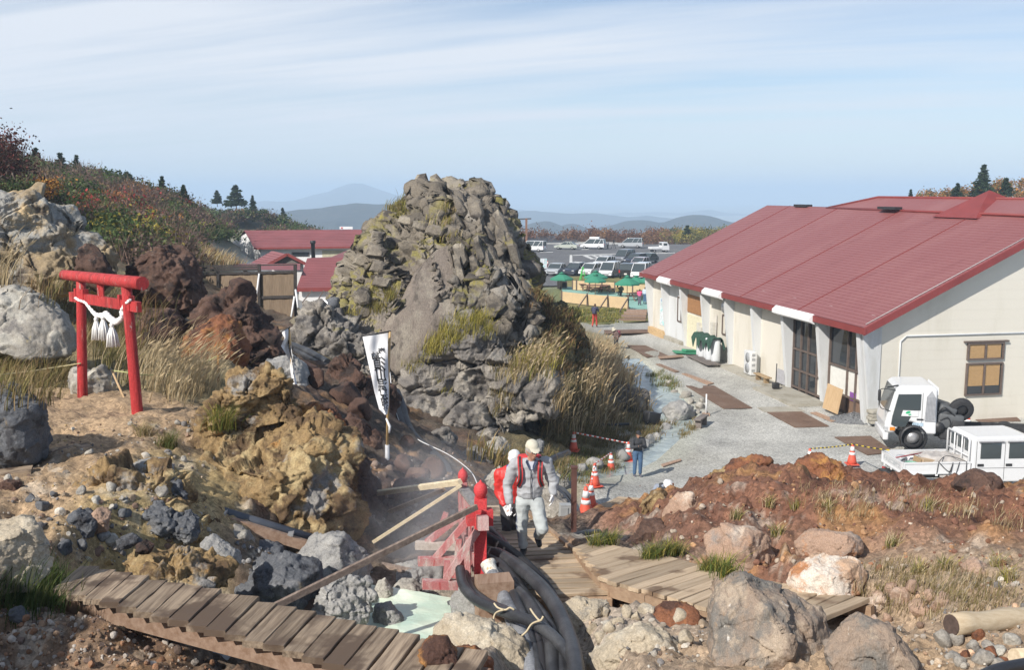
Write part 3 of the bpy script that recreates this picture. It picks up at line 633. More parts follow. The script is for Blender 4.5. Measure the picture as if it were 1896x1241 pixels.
# boulders one can point to
B='boulder'
rock('lava_outcrop','dark lava outcrop bulging at the front foot of the great crag','outcrop',[(830,640),(868,618),(930,620),(950,655),(955,700),(985,690),(1012,705),(1022,780),(960,834),(880,834),(760,788),(748,730),(785,670)],36.5,.5,M_LAVA,k=7,rough=.13,blocks=1.0,lean=.25)
rock('lava_rubble_bank','knobbly dark bank of lava rubble left of the great crag','outcrop',[(505,655),(540,600),(580,562),(618,556),(625,590),(660,610),(705,650),(715,705),(640,712),(560,690)],37.5,.45,M_LAVA,k=7,rough=.12,blocks=1.5,lean=.3)
rock('dark_ledge_rock','smooth dark rock behind the round floodlight',B,[(548,600),(575,568),(600,552),(622,556),(628,580),(600,612),(560,625)],40,.8,M_DKGREY,k=6)
rock('stream_rock','brown and grey rock above the blue water with dry grass on it',B,[(1092,690),(1150,702),(1196,735),(1212,762),(1150,770),(1080,750)],48,.6,M_LAVA,k=6,rough=.1)
rock('stream_boulder','low rounded grey boulder in the middle of the stream',B,[(1226,762),(1240,747),(1265,743),(1288,756),(1292,774),(1262,782),(1236,776)],46.5,1.0,M_GREY,k=5)
rock('sulphur_boulder','big craggy yellow boulder overhanging the steaming gully',B,[(330,880),(332,826),(380,800),(450,772),(540,790),(600,806),(632,850),(646,890),(636,925),(648,972),(604,990),(540,986),(500,976),(430,962),(372,925)],13.7,.8,M_SULF,rough=.12,planes=7,blocks=.35,facet=.9,pits=.8,crust=.6,lean=.3)
rock('sulphur_crest','jagged ochre crest rock on top of the big yellow boulder',B,[(366,800),(392,752),(430,706),(498,688),(545,702),(562,738),(556,776),(500,800),(420,812)],14.6,.8,M_SULF,rough=.13,planes=9,blocks=.8,facet=.9,pits=.5,crust=.5)
rock('sulphur_shoulder','brown shaded shoulder right of the ochre crest',B,[(540,770),(560,738),(592,750),(628,775),(655,828),(640,872),(600,880),(556,838)],15.0,.9,M_RUST,rough=.12,blocks=.7,facet=.9,pits=.5,crust=.4)
rock('ochre_stone','small pale ochre stone lodged under the lip of the yellow boulder',B,[(560,830),(585,808),(612,818),(622,832),(590,842)],12.9,1,M_SULF,k=5)
rock('brown_slab','flat grey brown slab left of the banner pole',B,[(612,778),(636,752),(668,782),(690,796),(705,806),(704,866),(660,858),(640,826)],19.5,.6,M_BROWN,k=6,rough=.04)
rock('shade_rock','dark brown rock in shade right of the yellow boulder',B,[(618,850),(640,800),(668,850),(700,900),(720,960),(690,1000),(640,985),(612,900)],16,.7,M_BROWN,k=6,rough=.10)
rock('gully_rock','dark rock low in the steaming gully behind the props',B,[(690,930),(730,890),(790,880),(820,920),(815,985),(760,1010),(700,1000)],17.2,.7,M_BROWN,k=6,rough=.1)
rock('pole_rock','mossy brown rock at the foot of the banner pole',B,[(668,868),(700,846),(740,842),(780,860),(790,895),(740,910),(680,900)],20.5,.8,M_BROWN,k=6,rough=.1)
rock('red_brown_rock','rounded red brown rock left of the tall white banner',B,[(598,700),(618,662),(650,650),(676,680),(692,742),(650,764),(606,752)],25,.8,M_BROWN,k=6,rough=.11,blocks=.5)
rock('banner_rock','red brown rock just behind the tall white banner',B,[(676,720),(690,700),(716,700),(735,740),(732,790),(700,805),(676,775)],26,.8,M_BROWN,k=6,rough=.11)
rock('ledge_rock','long grey rock in front of the small white banner',B,[(448,698),(500,672),(540,660),(568,680),(574,715),(520,724),(470,712)],22.8,.9,M_GREY,k=6)
rock('brown_mass','large dark brown lava rock before the bamboo screen',B,[(344,600),(380,560),(438,542),(464,558),(486,606),(520,640),(530,685),(450,696),(396,690),(344,650)],25,.8,M_BROWN,k=7,rough=.11,blocks=.5,pits=.4)
rock('mottled_rock','mottled grey and rusty rock in front of the dark brown mass',B,[(338,640),(365,600),(408,580),(440,600),(455,650),(448,700),(390,708),(345,690)],23,.7,M_RUST,k=6,rough=.1)
rock('brown_peak','peaked brown lava rock right of the red gate top',B,[(222,503),(268,468),(298,450),(338,468),(364,508),(372,566),(330,590),(268,570),(234,536)],27,.9,M_BROWN,k=7,rough=.1,pits=.6)
rock('gate_back_rock','dark rock low behind the right post of the red gate',B,[(225,600),(262,572),(318,575),(348,605),(340,650),(280,660),(232,640)],24.5,.8,M_BROWN,k=6)
rock('yellow_bluff','huge yellow and grey bluff with a pale top at the left edge','bluff',[(-90,372),(0,362),(62,362),(112,378),(160,420),(198,462),(212,500),(200,540),(60,545),(-90,545)],26,.6,M_BLUFF,rough=.06,planes=8,blocks=.4,facet=.8,pits=.4,crust=.4)
rock('bluff_foot','dark hollow brown rock leaning on the right end of the yellow bluff',B,[(140,520),(150,455),(175,445),(205,478),(212,522),(180,545)],25,.9,M_BROWN,k=6)
rock('pale_boulder','large pale grey boulder in the grass left of the red gate',B,[(-60,532),(18,528),(70,546),(110,580),(126,612),(136,652),(90,668),(28,660),(-60,648)],19.5,.9,M_PALE,k=7,rough=.06)
rock('dark_boulder','dark blue grey boulder at the left edge above the planks',B,[(-70,722),(18,716),(60,728),(88,744),(85,800),(80,850),(20,866),(-70,864)],12.6,.9,M_DKGREY,k=7,rough=.05)
rock('gate_rock','cracked brown grey rock between the posts of the red gate',B,[(114,700),(130,684),(168,690),(190,678),(214,698),(218,738),(190,750),(150,742),(118,724)],17.8,.9,M_PALE,k=6,rough=.08)
rock('corner_boulder','tan boulder at the left edge in front of the grass',B,[(-50,978),(34,956),(60,984),(80,1020),(88,1066),(60,1092),(-50,1092)],8.4,.9,M_BEIGE,k=7,rough=.05)
rock('light_grey_boulder','largest light grey boulder beside the steaming pool',B,[(528,1040),(544,1012),(600,993),(636,992),(652,1004),(682,1034),(684,1078),(640,1092),(590,1100),(540,1085)],12.4,.8,M_GREY,k=7,rough=.05)
rock('pitted_boulder','dark pitted grey boulder in front of the largest grey one',B,[(576,1130),(598,1088),(640,1066),(676,1080),(694,1112),(682,1150),(660,1172),(590,1160)],11.3,.8,M_GREY,k=7,rough=.06,pits=.7,blocks=.3)
rock('slope_rock','dark grey slope of rock above the plank walk',B,[(428,1068),(470,1040),(530,1028),(590,1050),(600,1090),(540,1130),(470,1110)],11.5,.8,M_DKGREY,k=7,rough=.07)
rock('pool_stone','pale grey stone standing at the near edge of the pool',B,[(684,1152),(694,1128),(722,1120),(748,1150),(735,1166),(690,1170)],11.6,1,M_GREY,k=6)
rock('white_stone','small whitish stone at the left corner of the pool',B,[(692,1100),(700,1078),(712,1070),(726,1096),(722,1118),(698,1120)],12.4,1,M_PALE,k=5)
rock('round_stone','light stone half in the milky water of the pool',B,[(718,1096),(738,1080),(764,1076),(784,1090),(766,1112),(728,1110)],12.7,1,M_PALE,k=5)
rock('far_pool_slab','flat grey slab along the far side of the pool',B,[(676,1072),(720,1058),(764,1054),(816,1056),(824,1086),(762,1098),(706,1090)],13.5,.8,M_GREY,k=6)
rock('post_foot_rock','upright grey rock under the front post of the red fence',B,[(832,1112),(858,1084),(892,1100),(896,1156),(852,1166),(834,1140)],11.5,.9,M_GREY,k=6)
rock('hose_rock','broad grey and tan rock left of the bundle of hoses',B,[(796,1172),(850,1148),(905,1158),(965,1182),(992,1236),(900,1262),(806,1222)],9.6,.8,M_BEIGE,k=7,rough=.06)
rock('rusty_boulder','rusty orange boulder at the right end of the plank walk',B,[(762,1262),(776,1214),(794,1188),(826,1187),(846,1214),(856,1262)],7.1,1,M_RUST,k=7,rough=.07,pits=.4)
rock('rusty_stone','dark rusty stone beside the orange boulder',B,[(838,1262),(842,1204),(880,1200),(916,1232),(912,1262)],7.35,1,M_RUST,k=6)
rock('bridge_foot_rock','sloping tan rock under the front of the slatted bridge',B,[(1024,1130),(1060,1112),(1126,1118),(1130,1146),(1096,1190),(1046,1186)],10.5,.9,M_BEIGE,k=6)
rock('split_rock','large tan rock with cracks right of the hoses',B,[(1086,1230),(1140,1186),(1190,1160),(1240,1178),(1268,1212),(1274,1262),(1090,1262)],9.0,.8,M_BEIGE,k=7,rough=.06)
rock('red_block','red brown block under the edge of the wide boardwalk',B,[(1202,1148),(1228,1120),(1288,1126),(1304,1178),(1240,1184),(1206,1168)],10.2,.9,M_RUST,k=6)
rock('streaked_boulder','big streaked grey and tan boulder in front of the wide boardwalk',B,[(1288,1104),(1308,1076),(1348,1066),(1398,1078),(1480,1110),(1520,1144),(1552,1192),(1556,1262),(1330,1266),(1308,1186),(1292,1142)],8.6,.85,M_STREAK,rough=.04,planes=11)
rock('pointed_boulder','pointed brown grey boulder right of the big streaked one',B,[(1528,1214),(1566,1168),(1602,1144),(1650,1166),(1692,1212),(1696,1262),(1540,1262)],7.9,.9,M_STREAK,rough=.05)
rock('orange_white_boulder','white and orange rounded boulder at the end of the boardwalk',B,[(1462,1098),(1468,1066),(1500,1040),(1550,1022),(1592,1034),(1606,1060),(1594,1084),(1540,1110),(1488,1106)],11.0,.8,M_ORW,rough=.04)
rock('lilac_boulder','pale lilac boulder behind the white and orange one',B,[(1478,1014),(1500,985),(1560,979),(1596,1000),(1576,1030),(1510,1042),(1480,1036)],12.2,.8,M_PINK,k=6)
rock('pink_slab','big pinkish slab leaning on the rusty mound',B,[(1302,1000),(1310,978),(1346,974),(1420,984),(1436,1030),(1414,1082),(1368,1080),(1318,1044)],12.1,.6,M_PINK,k=7,rough=.035)
rock('mound_flank_rock','grey brown rock on the left flank of the rusty mound',B,[(1226,960),(1254,912),(1284,912),(1296,950),(1270,1000),(1236,1010)],15,.8,M_PINK,k=6,rough=.06)
rock('yellow_end_rock','yellow rock at the left end of the rusty mound',B,[(1160,990),(1188,928),(1226,908),(1250,928),(1240,958),(1196,1000)],16.6,.8,M_SULF,k=6,rough=.1,pits=.7)
rock('black_foot_rock','nearly black rock at the foot of the mound beside the boardwalk',B,[(1150,1016),(1196,968),(1226,962),(1234,1004),(1196,1040),(1158,1040)],14,.8,M_BROWN,k=6)
rock('ochre_ridge','ochre and brown ridge rock on the crest of the mound',B,[(1346,880),(1362,856),(1410,850),(1444,856),(1450,890),(1400,920),(1362,910)],16.8,.9,M_RUST,k=6,rough=.12,pits=.5)
rock('crest_rock','dark red brown rock at the highest point of the mound',B,[(1470,880),(1500,852),(1530,844),(1566,864),(1590,892),(1540,916),(1480,910)],16,.9,M_RUST,k=7,rough=.1)
rock('overhang_rock','ochre rock with an overhang below the mound crest',B,[(1540,900),(1590,882),(1602,896),(1592,940),(1560,965),(1536,935)],15.3,.9,M_RUST,k=6,rough=.1)
rock('left_crest_rock','ochre rock stepping down the left end of the crest',B,[(1306,900),(1326,872),(1360,866),(1368,905),(1336,926)],17,.9,M_SULF,k=6,rough=.1)
rock('purple_rock','dark purplish rock with pale lichen near the pickup',B,[(1766,894),(1808,872),(1850,880),(1864,906),(1820,920),(1772,914)],14.5,.9,M_BROWN,k=6)
rock('jutting_rock','brown rock jutting from the middle of the rusty slope',B,[(1596,990),(1640,955),(1692,960),(1708,986),(1690,1016),(1640,1012)],13,.9,M_RUST,k=6,rough=.09)
rock('rounded_mound_rock','rounded dark rock on the right part of the rusty slope',B,[(1794,988),(1828,966),(1866,984),(1874,1012),(1830,1022),(1798,1010)],12.6,.9,M_BROWN,k=6)
rock('lichen_stone','small ochre stone with grey lichen above the log',B,[(1780,1050),(1808,1035),(1832,1050),(1824,1074),(1788,1072)],10.6,1,M_PINK,k=5)
rock('bird_stone','dark stone jutting above the log at the right',B,[(1796,1090),(1836,1074),(1876,1098),(1872,1118),(1830,1116)],10.1,1,M_RUST,k=5)
rock('grey_cap_rock','long light grey rock above the dark cluster on the left slope',B,[(222,874),(256,856),(286,850),(318,866),(322,892),(280,900),(236,892)],12.3,.9,M_GREY,k=6)
rock('ochre_ledge','craggy ochre and grey ledge running down the left slope','ledge',[(120,912),(180,884),(240,878),(300,890),(340,930),(368,985),(412,1032),(398,1072),(330,1064),(262,1008),(200,966),(140,946)],11.6,.7,M_SULF,rough=.10,planes=8,blocks=.7,facet=.9,pits=.5,crust=.5)
rock('low_ledge','low crumbly yellow grey ledge just above the plank walk','ledge',[(216,1052),(262,1030),(330,1028),(390,1042),(436,1066),(420,1098),(330,1092),(250,1074)],10.0,.8,M_SULF,rough=.10,planes=8,blocks=.6,facet=.9,pits=.5,crust=.5)
rock('flat_grey_stone','flat blue grey stone beside the end of the old planks',B,[(176,862),(204,848),(230,862),(220,878),(184,874)],12.7,1,M_DKGREY,k=5)
for pts,dd,lab in (([(238,905),(268,880),(300,890),(296,940),(256,945)],11.9,'dark grey rock at the top of the left slope cluster'),([(288,905),(318,885),(346,915),(350,960),(310,955)],11.7,'dark blue rock at the right side of the left slope cluster'),
      ([(262,950),(292,930),(322,945),(326,985),(284,992),(258,975)],11.2,'rounded grey rock at the bottom of the left slope cluster'),([(318,960),(350,945),(372,985),(352,1005),(322,995)],11.2,'dark rock just above the brown drain beam')):
 rock('cluster_rock',lab,B,pts,dd,.9,M_DKGREY,k=6,rough=.09,blocks=.5)
for pts,dd,mt,lab in (([(124,978),(134,950),(156,940),(178,966),(170,996),(136,998)],10.4,M_DKGREY,'dark rock with a red stain in the middle of the left slope'),([(-10,900),(14,888),(36,892),(44,915),(38,930),(-10,932)],11.3,M_BROWN,'brown stone at the left edge below the old planks'),
      ([(165,960),(185,938),(202,950),(200,985),(176,990)],10.5,M_PINK,'pinkish stone right of the stained dark rock'),([(96,960),(112,948),(124,965),(118,985),(98,982)],10.5,M_DKGREY,'small dark stone left of the stained dark rock'),
      ([(372,1006),(392,990),(436,1015),(444,1045),(400,1040)],10.9,M_GREY,'grey slab just below the brown drain beam'),([(414,992),(432,976),(462,984),(474,1004),(456,1026),(424,1022)],12.0,M_PALE,'mossy pale stone under the drain beam'),
      ([(250,1010),(268,1000),(284,1012),(278,1026),(254,1024)],9.8,M_BROWN,'small brown stone on the bare red soil'),([(218,998),(244,990),(262,1004),(240,1016),(220,1012)],10,M_DKGREY,'dark flat stone on the bare red soil'),
      ([(440,1020),(480,1005),(520,1015),(530,1040),(470,1048)],12.2,M_DKGREY,'dark stone between the drain beam and the light grey boulder'),
      ([(188,1262),(200,1204),(228,1194),(248,1204),(252,1262)],7.9,M_DKGREY,'blue grey stone under the left part of the plank walk'),([(290,1180),(320,1172),(360,1186),(430,1238),(430,1266),(310,1266)],8.5,M_GREY,'smooth grey slab sloping below the plank walk'),
      ([(380,1200),(410,1190),(426,1212),(412,1228),(384,1224)],9.4,M_DKGREY,'rounded grey stone in the gap under the plank walk'),([(240,1200),(256,1195),(264,1214),(250,1226),(238,1220)],8.0,M_SULF,'small yellow stone under the plank walk'),
      ([(60,1215),(90,1210),(120,1220),(116,1232),(70,1232)],7.5,M_DKGREY,'flat dark stone on the red gravel at the bottom left'),([(20,1130),(38,1124),(52,1140),(44,1152),(20,1150)],7.9,M_DKGREY,'dark stone half hidden in the grass at the left edge'),
      ([(430,1216),(470,1200),(520,1226),(516,1262),(440,1262)],10.2,M_GREY,'dim grey stone at the edge of the water below the planks')):
 rock('slope_stone',lab,B,pts,dd,.95,mt,k=6,rough=.07)
for pts,dd,mt,lab in (([(765,850),(790,832),(835,836),(852,862),(812,878),(772,872)],28,M_BROWN,'red brown rock beside the black hoses below the crag'),([(845,852),(880,832),(915,842),(922,872),(880,886),(848,876)],29,M_LAVA,'dark red rock at the foot of the crag outcrop'),
      ([(800,800),(830,790),(850,812),(838,836),(806,830)],31,M_LAVA,'grey rock between the hoses and the crag outcrop'),([(900,815),(925,806),(948,826),(940,846),(908,846)],31.5,M_PALE,'round grey brown rock left of the men on the bridge'),
      ([(985,830),(996,812),(1008,818),(1006,838),(990,840)],35,M_DKGREY,'small black rock in the dry grass at the crag foot'),([(895,885),(925,868),(945,885),(935,925),(905,930)],21,M_PALE,'tan rock behind the red jacket'),
      ([(1030,875),(1050,862),(1072,872),(1066,900),(1040,905)],28.5,M_GREY,'broken grey block beside the stream bank'),([(1004,880),(1024,866),(1038,884),(1030,906),(1008,904)],27,M_PALE,'pale block right of the old man by the bank'),
      ([(728,800),(752,790),(770,815),(760,845),(735,840)],27,M_BROWN,'brown rock under the curve of the black hoses'),([(1000,905),(1030,900),(1052,930),(1040,985),(1005,975)],17.5,M_PALE,'pale slab of rock right of the man in grey')):
 rock('bank_rock',lab,B,pts,dd,.95,mt,k=6,rough=.09)
me,loc=rock_mesh([(0,0),(0,-900),(500,-1250),(1000,-1200),(1300,-700),(1350,200),(700,500)],4.0,1.0,k=6,rough=.08,name='shade_caster')  # rock added out of view to cast shade over the bottom left corner
o=obj('shade_caster',me,M_BROWN); me.transform(Matrix.Diagonal((1.3,1.25,1.15,1))); o.location=(-8.6,2.6,8.0); tag(o,'unseen brown rock added left of the viewpoint to shade the corner','outcrop')
# water
def mat_water(name,c1,c2,scale,rough,foam=None,bump=.3,bscale=6.):
 m=bpy.data.materials.new(name); m.use_nodes=True; t=m.node_tree; b=t.nodes['Principled BSDF']; b.inputs['Roughness'].default_value=rough
 b.inputs['Specular IOR Level'].default_value=.5
 geo=t.nodes.new('ShaderNodeNewGeometry'); n=t.nodes.new('ShaderNodeTexNoise'); n.inputs['Scale'].default_value=scale; n.inputs['Detail'].default_value=6; n.inputs['Distortion'].default_value=1.2; t.links.new(geo.outputs['Position'],n.inputs['Vector'])
 rp=t.nodes.new('ShaderNodeValToRGB'); e=rp.color_ramp.elements; e[0].position=.38; e[1].position=.62; e[0].color=(*c1,1); e[1].color=(*c2,1)
 if foam:k=e.new(.72); k.color=(*foam,1)
 t.links.new(n.outputs[0],rp.inputs[0]); t.links.new(rp.outputs[0],b.inputs['Base Color'])
 n2_=t.nodes.new('ShaderNodeTexNoise'); n2_.inputs['Scale'].default_value=bscale; n2_.inputs['Detail'].default_value=5; n2_.inputs['Distortion'].default_value=.6; t.links.new(geo.outputs['Position'],n2_.inputs['Vector'])
 bp=t.nodes.new('ShaderNodeBump'); bp.inputs['Strength'].default_value=bump; bp.inputs['Distance'].default_value=.05; t.links.new(n2_.outputs[0],bp.inputs['Height']); t.links.new(bp.outputs[0],b.inputs['Normal'])
 return m
def ribbon(name,line,widths,z,mat,nx=9,sub=6,noise=.02):
 pts=[]; ws=[]; zs=[]
 for i in range(len(line)-1):
  for k in range(sub):
   t=k/sub; pts.append((np.array(line[i])*(1-t)+np.array(line[i+1])*t)); ws.append(widths[i]*(1-t)+widths[i+1]*t); zs.append(z[i]*(1-t)+z[i+1]*t)
 pts=np.array(pts); tg=np.gradient(pts,axis=0); tg /= np.linalg.norm(tg,axis=1,keepdims=True); nr=np.stack([tg[:,1],-tg[:,0]],1)
 vs=[]
 for i in range(len(pts)):
  for k in range(nx):
   s_=(k/(nx-1)-.5)*2*ws[i]; vs.append((*(pts[i]+nr[i]*s_),zs[i]))
 vs=np.array(vs); vs[:,2] += fbm(vs*2.2,3,7)*noise
 idx=np.arange(len(vs)).reshape(len(pts),nx); fa=np.stack([idx[:-1,:-1].ravel(),idx[:-1,1:].ravel(),idx[1:,1:].ravel(),idx[1:,:-1].ravel()],1)
 return struct(obj(name,mesh_np(name,vs,fa),mat))
ribbon('stream_water',STREAM,[w_+.25 for w_ in STREAM_W],STREAM_Z,
  mat_water('milky_stream',(.27,.32,.32),(.40,.46,.44),1.6,.15,(.55,.60,.58),.5,5.))
ribbon('pool_water',POOL,[1.5,1.5,1.5,1.45,1.4,1.1],[5.3]*6,mat_water('sulphur_water',(.46,.60,.50),(.68,.76,.62),1.1,.22,(.84,.88,.80),.35,5.),nx=40,sub=14,noise=.018)
# far ridges
def ridge(name,prof,d,col,depth,seed,drop=120):
 """a mountain chain: the skyline prof (pixels) at distance d, with real slopes in front and behind"""
 xs=np.linspace(prof[0][0],prof[-1][0],220); ys=np.interp(xs,[p[0] for p in prof],[p[1] for p in prof])
 X=(xs-CX)/F*d; Zt=np.array([P(CX,y,d).z for y in ys]); m=41
 t=np.linspace(-1,1,m); XX,TT=np.meshgrid(X,t); ZZ=np.tile(Zt,(m,1))
 p=np.stack([XX.ravel()/depth*3,(TT.ravel()+3)*2,np.zeros(XX.size)],1)
 rg=fbm(p,5,seed,.5,True).reshape(XX.shape)
 z=ZZ-(np.abs(TT) ** 1.15)*drop*(1+.35*rg)+(fbm(p*4,3,seed+4).reshape(XX.shape))*drop*.012
 vs=np.stack([XX.ravel()*(1+0*XX.ravel()),(d+TT*depth).ravel(),z.ravel()],1)
 idx=np.arange(vs.shape[0]).reshape(m,-1); fa=np.stack([idx[:-1,:-1].ravel(),idx[:-1,1:].ravel(),idx[1:,1:].ravel(),idx[1:,:-1].ravel()],1)
 return struct(obj(name,mesh_np(name,vs,fa),mat_mix('forest_'+name,[(col,1,.5,.1),(tuple(c*.55 for c in col),24./depth,.52,.1),((.055,.036,.024),40./depth,.6,.08)],bump=0,fine=.02)))
ridge('distant_hills',[(-200,430),(440,430),(480,415),(530,392),(560,388),(600,385),(630,380),(660,376),(690,379),(720,377),(745,383),(800,400),(900,425),(950,424),(985,413),(1008,409),(1022,411),(1040,418),(1056,412),(1072,416),(1092,424),(1118,420),(1150,411),(1190,406),(1222,414),(1250,404),(1285,397),(1310,399),(1345,409),(1420,425),(1600,420),(1900,430),(2100,430)],1500,(.032,.034,.026),260,3,75)
ridge('distant_mountains',[(-300,420),(420,395),(470,385),(520,389),(600,392),(700,396),(800,398),(900,396),(950,393),(990,390),(1030,394),(1060,396),(1100,394),(1130,398),(1160,402),(1200,400),(1240,404),(1290,408),(1340,412),(1500,405),(1900,410),(2200,412)],2900,(.035,.036,.032),520,9,110)
ridge('distant_volcano',[(-400,395),(300,392),(440,385),(480,374),(500,371),(516,374),(545,373),(570,366),(592,359),(610,355),(630,346),(648,341),(664,339.5),(676,340),(690,346),(716,355),(742,363),(780,371),(850,380),(940,386),(985,391),(1060,396),(1130,395),(1200,393),(1250,395),(1310,389),(1345,394),(1420,400),(1900,398),(2400,400)],4700,(.035,.037,.036),800,14,180)
# air
hzm=bpy.data.materials.new('haze_air'); hzm.use_nodes=True; t_=hzm.node_tree
for n_ in list(t_.nodes):
 if n_.type != 'OUTPUT_MATERIAL':t_.nodes.remove(n_)
pv=t_.nodes.new('ShaderNodeVolumePrincipled'); pv.inputs['Color'].default_value=(.61,.79,1.0,1); pv.inputs['Density'].default_value=4.5e-4; pv.inputs['Anisotropy'].default_value=0.0
t_.links.new(pv.outputs[0],[n_ for n_ in t_.nodes if n_.type == 'OUTPUT_MATERIAL'][0].inputs['Volume'])
hb=MB(); hb.box((0,4000,-86),(16000,14000,300)); stuff(hb.build('haze',hzm))
# car park, lawn, terrace
ASPH=mat_mix('asphalt',[((.125,.125,.13),1,.5,.1),((.155,.155,.155),.12,.55,.1),((.095,.095,.10),.5,.62,.06)],rough=.9,bump=.3,bscale=20,fine=3.)
PAINTW=mat_simple('road_paint',(.55,.55,.53),.8,var=.2,vscale=1.)
def sheet(name,pts,z,mat,kind='structure'):
 s_=MB(); s_.add([(x,y,z) for x,y in pts],[list(range(len(pts)))]); o=s_.build(name,mat); o['kind']=kind; return o
sheet('parking_lot',[(-18,114),(0,112),(70,118),(95,150),(95,203),(-30,206)],.06,ASPH)
sheet('side_lot',[(-47,118),(-33,128),(-44,196),(-70,196)],.12,ASPH)
def mark(pts):return [tuple(G(a,b,.08)[:2]) for a,b in pts]
mb=MB()
for poly in ([(1054,491),(1060,491),(1059.5,472),(1055,472)],[(1061,472.2),(1240,466.2),(1240,467.0),(1061,473.2)],[(1078,473),(1086,472.8),(1100,478.6),(1092,478.9)],[(1086,472.8),(1134,471.6),(1134,472.4),(1088,473.6)],
    [(1095,473.4),(1101,473.2),(1113,477.6),(1107,477.9)],[(1108,473),(1113,472.9),(1124,476.4),(1119,476.7)],[(1092,478.9),(1140,476.2),(1140,477.2),(1093,480)],[(1000,466.5),(1024,466.3),(1024,467.2),(1000,467.4)],[(1060,461.5),(1090,461),(1090,461.8),(1060,462.3)],[(1180,470),(1250,467.6),(1250,468.5),(1180,471)]):
 mb.add([(x,y,.075) for x,y in mark(poly)],[list(range(4))])
struct(mb.build('parking_markings',PAINTW))
mb=MB()
for a,b in (((-57.5,190),(-47,176)),((-52.5,176),(-49,160))):
 a=Vector((*a,.135)); b=Vector((*b,.135)); n_=Vector((b.y-a.y,a.x-b.x,0)).normalized()*.35; mb.quad(a-n_,b-n_,b+n_,a+n_)
struct(mb.build('side_lot_markings',PAINTW))
LAWN=mat_mix('lawn_turf',[((.15,.15,.055),1,.5,.1),((.22,.19,.08),.35,.52,.08),((.10,.12,.035),1.1,.58,.07)],bump=.6,bscale=6,fine=9)
sheet('lawn',[tuple(G(a,b,.07)[:2]) for a,b in ((1040,606),(1205,594),(1205,572),(1165,570),(1040,560))],.07,LAWN)
sheet('terrace_floor',[tuple(G(a,b,.10)[:2]) for a,b in ((1040,548),(1163,573),(1225,572),(1225,533),(1040,531))],.10,mat_simple('green_matting',(.22,.40,.34),.85,var=.12,vscale=1.))
sheet('verge_lawn',[tuple(G(a,b,.09)[:2]) for a,b in ((1040,531),(1225,533),(1225,510),(1040,512))],.09,LAWN)
stm=bpy.data.materials.new('pool_steam'); stm.use_nodes=True; t_=stm.node_tree
for n_ in list(t_.nodes):
 if n_.type != 'OUTPUT_MATERIAL':t_.nodes.remove(n_)
pv=t_.nodes.new('ShaderNodeVolumePrincipled'); pv.inputs['Color'].default_value=(.95,.96,1,1); tc_=t_.nodes.new('ShaderNodeTexCoord'); nz=t_.nodes.new('ShaderNodeTexNoise'); nz.inputs['Scale'].default_value=.75; nz.inputs['Detail'].default_value=4; t_.links.new(tc_.outputs['Object'],nz.inputs['Vector'])
gr=t_.nodes.new('ShaderNodeTexGradient'); gr.gradient_type='SPHERICAL'; mp_=t_.nodes.new('ShaderNodeMapping'); mp_.inputs['Scale'].default_value=(.62,.42,.66); t_.links.new(tc_.outputs['Object'],mp_.inputs[0]); t_.links.new(mp_.outputs[0],gr.inputs[0])
r1=t_.nodes.new('ShaderNodeMapRange'); r1.inputs['From Min'].default_value=.42; r1.inputs['From Max'].default_value=.75; t_.links.new(nz.outputs[0],r1.inputs['Value'])
m1=t_.nodes.new('ShaderNodeMath'); m1.operation='MULTIPLY'; t_.links.new(r1.outputs[0],m1.inputs[0]); t_.links.new(gr.outputs[1],m1.inputs[1]); m2=t_.nodes.new('ShaderNodeMath'); m2.operation='MULTIPLY'; m2.inputs[1].default_value=.8; t_.links.new(m1.outputs[0],m2.inputs[0]); t_.links.new(m2.outputs[0],pv.inputs['Density'])
t_.links.new(pv.outputs[0],[n_ for n_ in t_.nodes if n_.type == 'OUTPUT_MATERIAL'][0].inputs['Volume'])
hb=MB(); hb.lathe([(math.sin(a)+1e-4,-math.cos(a)) for a in np.linspace(0,math.pi,13)],20,Matrix.Diagonal((1.6,2.3,1.5,1))); o=stuff(hb.build('steam',stm)); o.location=P(770,985,14.4)
# the red-roofed lodge on the right
O_=G(1610,782,0.0); TH=math.atan((948-600)/F); U_=Vector((-math.sin(TH),math.cos(TH),0)); V_=Vector((math.cos(TH),math.sin(TH),0))
LROT=Matrix((V_,U_,Vector((0,0,1)))).transposed()
def LW(t,s,z=0.0):return O_+U_*t+V_*s+Vector((0,0,z))
lodge=thing('lodge','long cream lodge with a big pinkish red metal roof and leaning buttresses','building',O_)
def lb(m,t,s,z,dt,ds,dz,mat=0,bev=0):return m.box(LW(t,s,z),(ds,dt,dz),LROT,mat,bev)
def lpart(m,name,mat,label=None,parent=lodge):return m.build(name,mat,parent,label,O_)
def sub(m,name,mat,parent):return m.build(name,mat,parent,None,O_)
M_WALL=mat_mix('cream_render',[((.63,.60,.53),1,.5,.1),((.51,.475,.40),.9,.58,.10),((.44,.41,.35),2.6,.69,.05)],rough=.85,bump=.15,bscale=20,fine=60,stretch=(1,1,.22),grain=.07)
M_WALL2=mat_mix('pale_grey_render',[((.57,.585,.59),1,.5,.1),((.46,.465,.45),1.,.58,.1),((.40,.40,.38),2.8,.69,.05)],rough=.85,bump=.15,bscale=20,fine=60,stretch=(1,1,.22),grain=.07)
M_SIDING=mat_mix('ivory_siding',[((.61,.58,.505),1,.5,.1),((.56,.53,.45),.8,.58,.1),((.50,.475,.41),2.2,.70,.05)],rough=.7,bump=.08,bscale=20,fine=60,stretch=(1,1,.25),grain=.06)
M_ROOF=mat_mix('red_metal_roof',[((.225,.080,.078),1,.5,.1),((.245,.096,.092),.35,.56,.12),((.20,.068,.066),.8,.62,.08),((.26,.12,.11),2.5,.72,.04)],rough=.46,bump=.06,bscale=6,fine=30,spec=.4,stretch=(.5,1.6,.5),grain=.12)
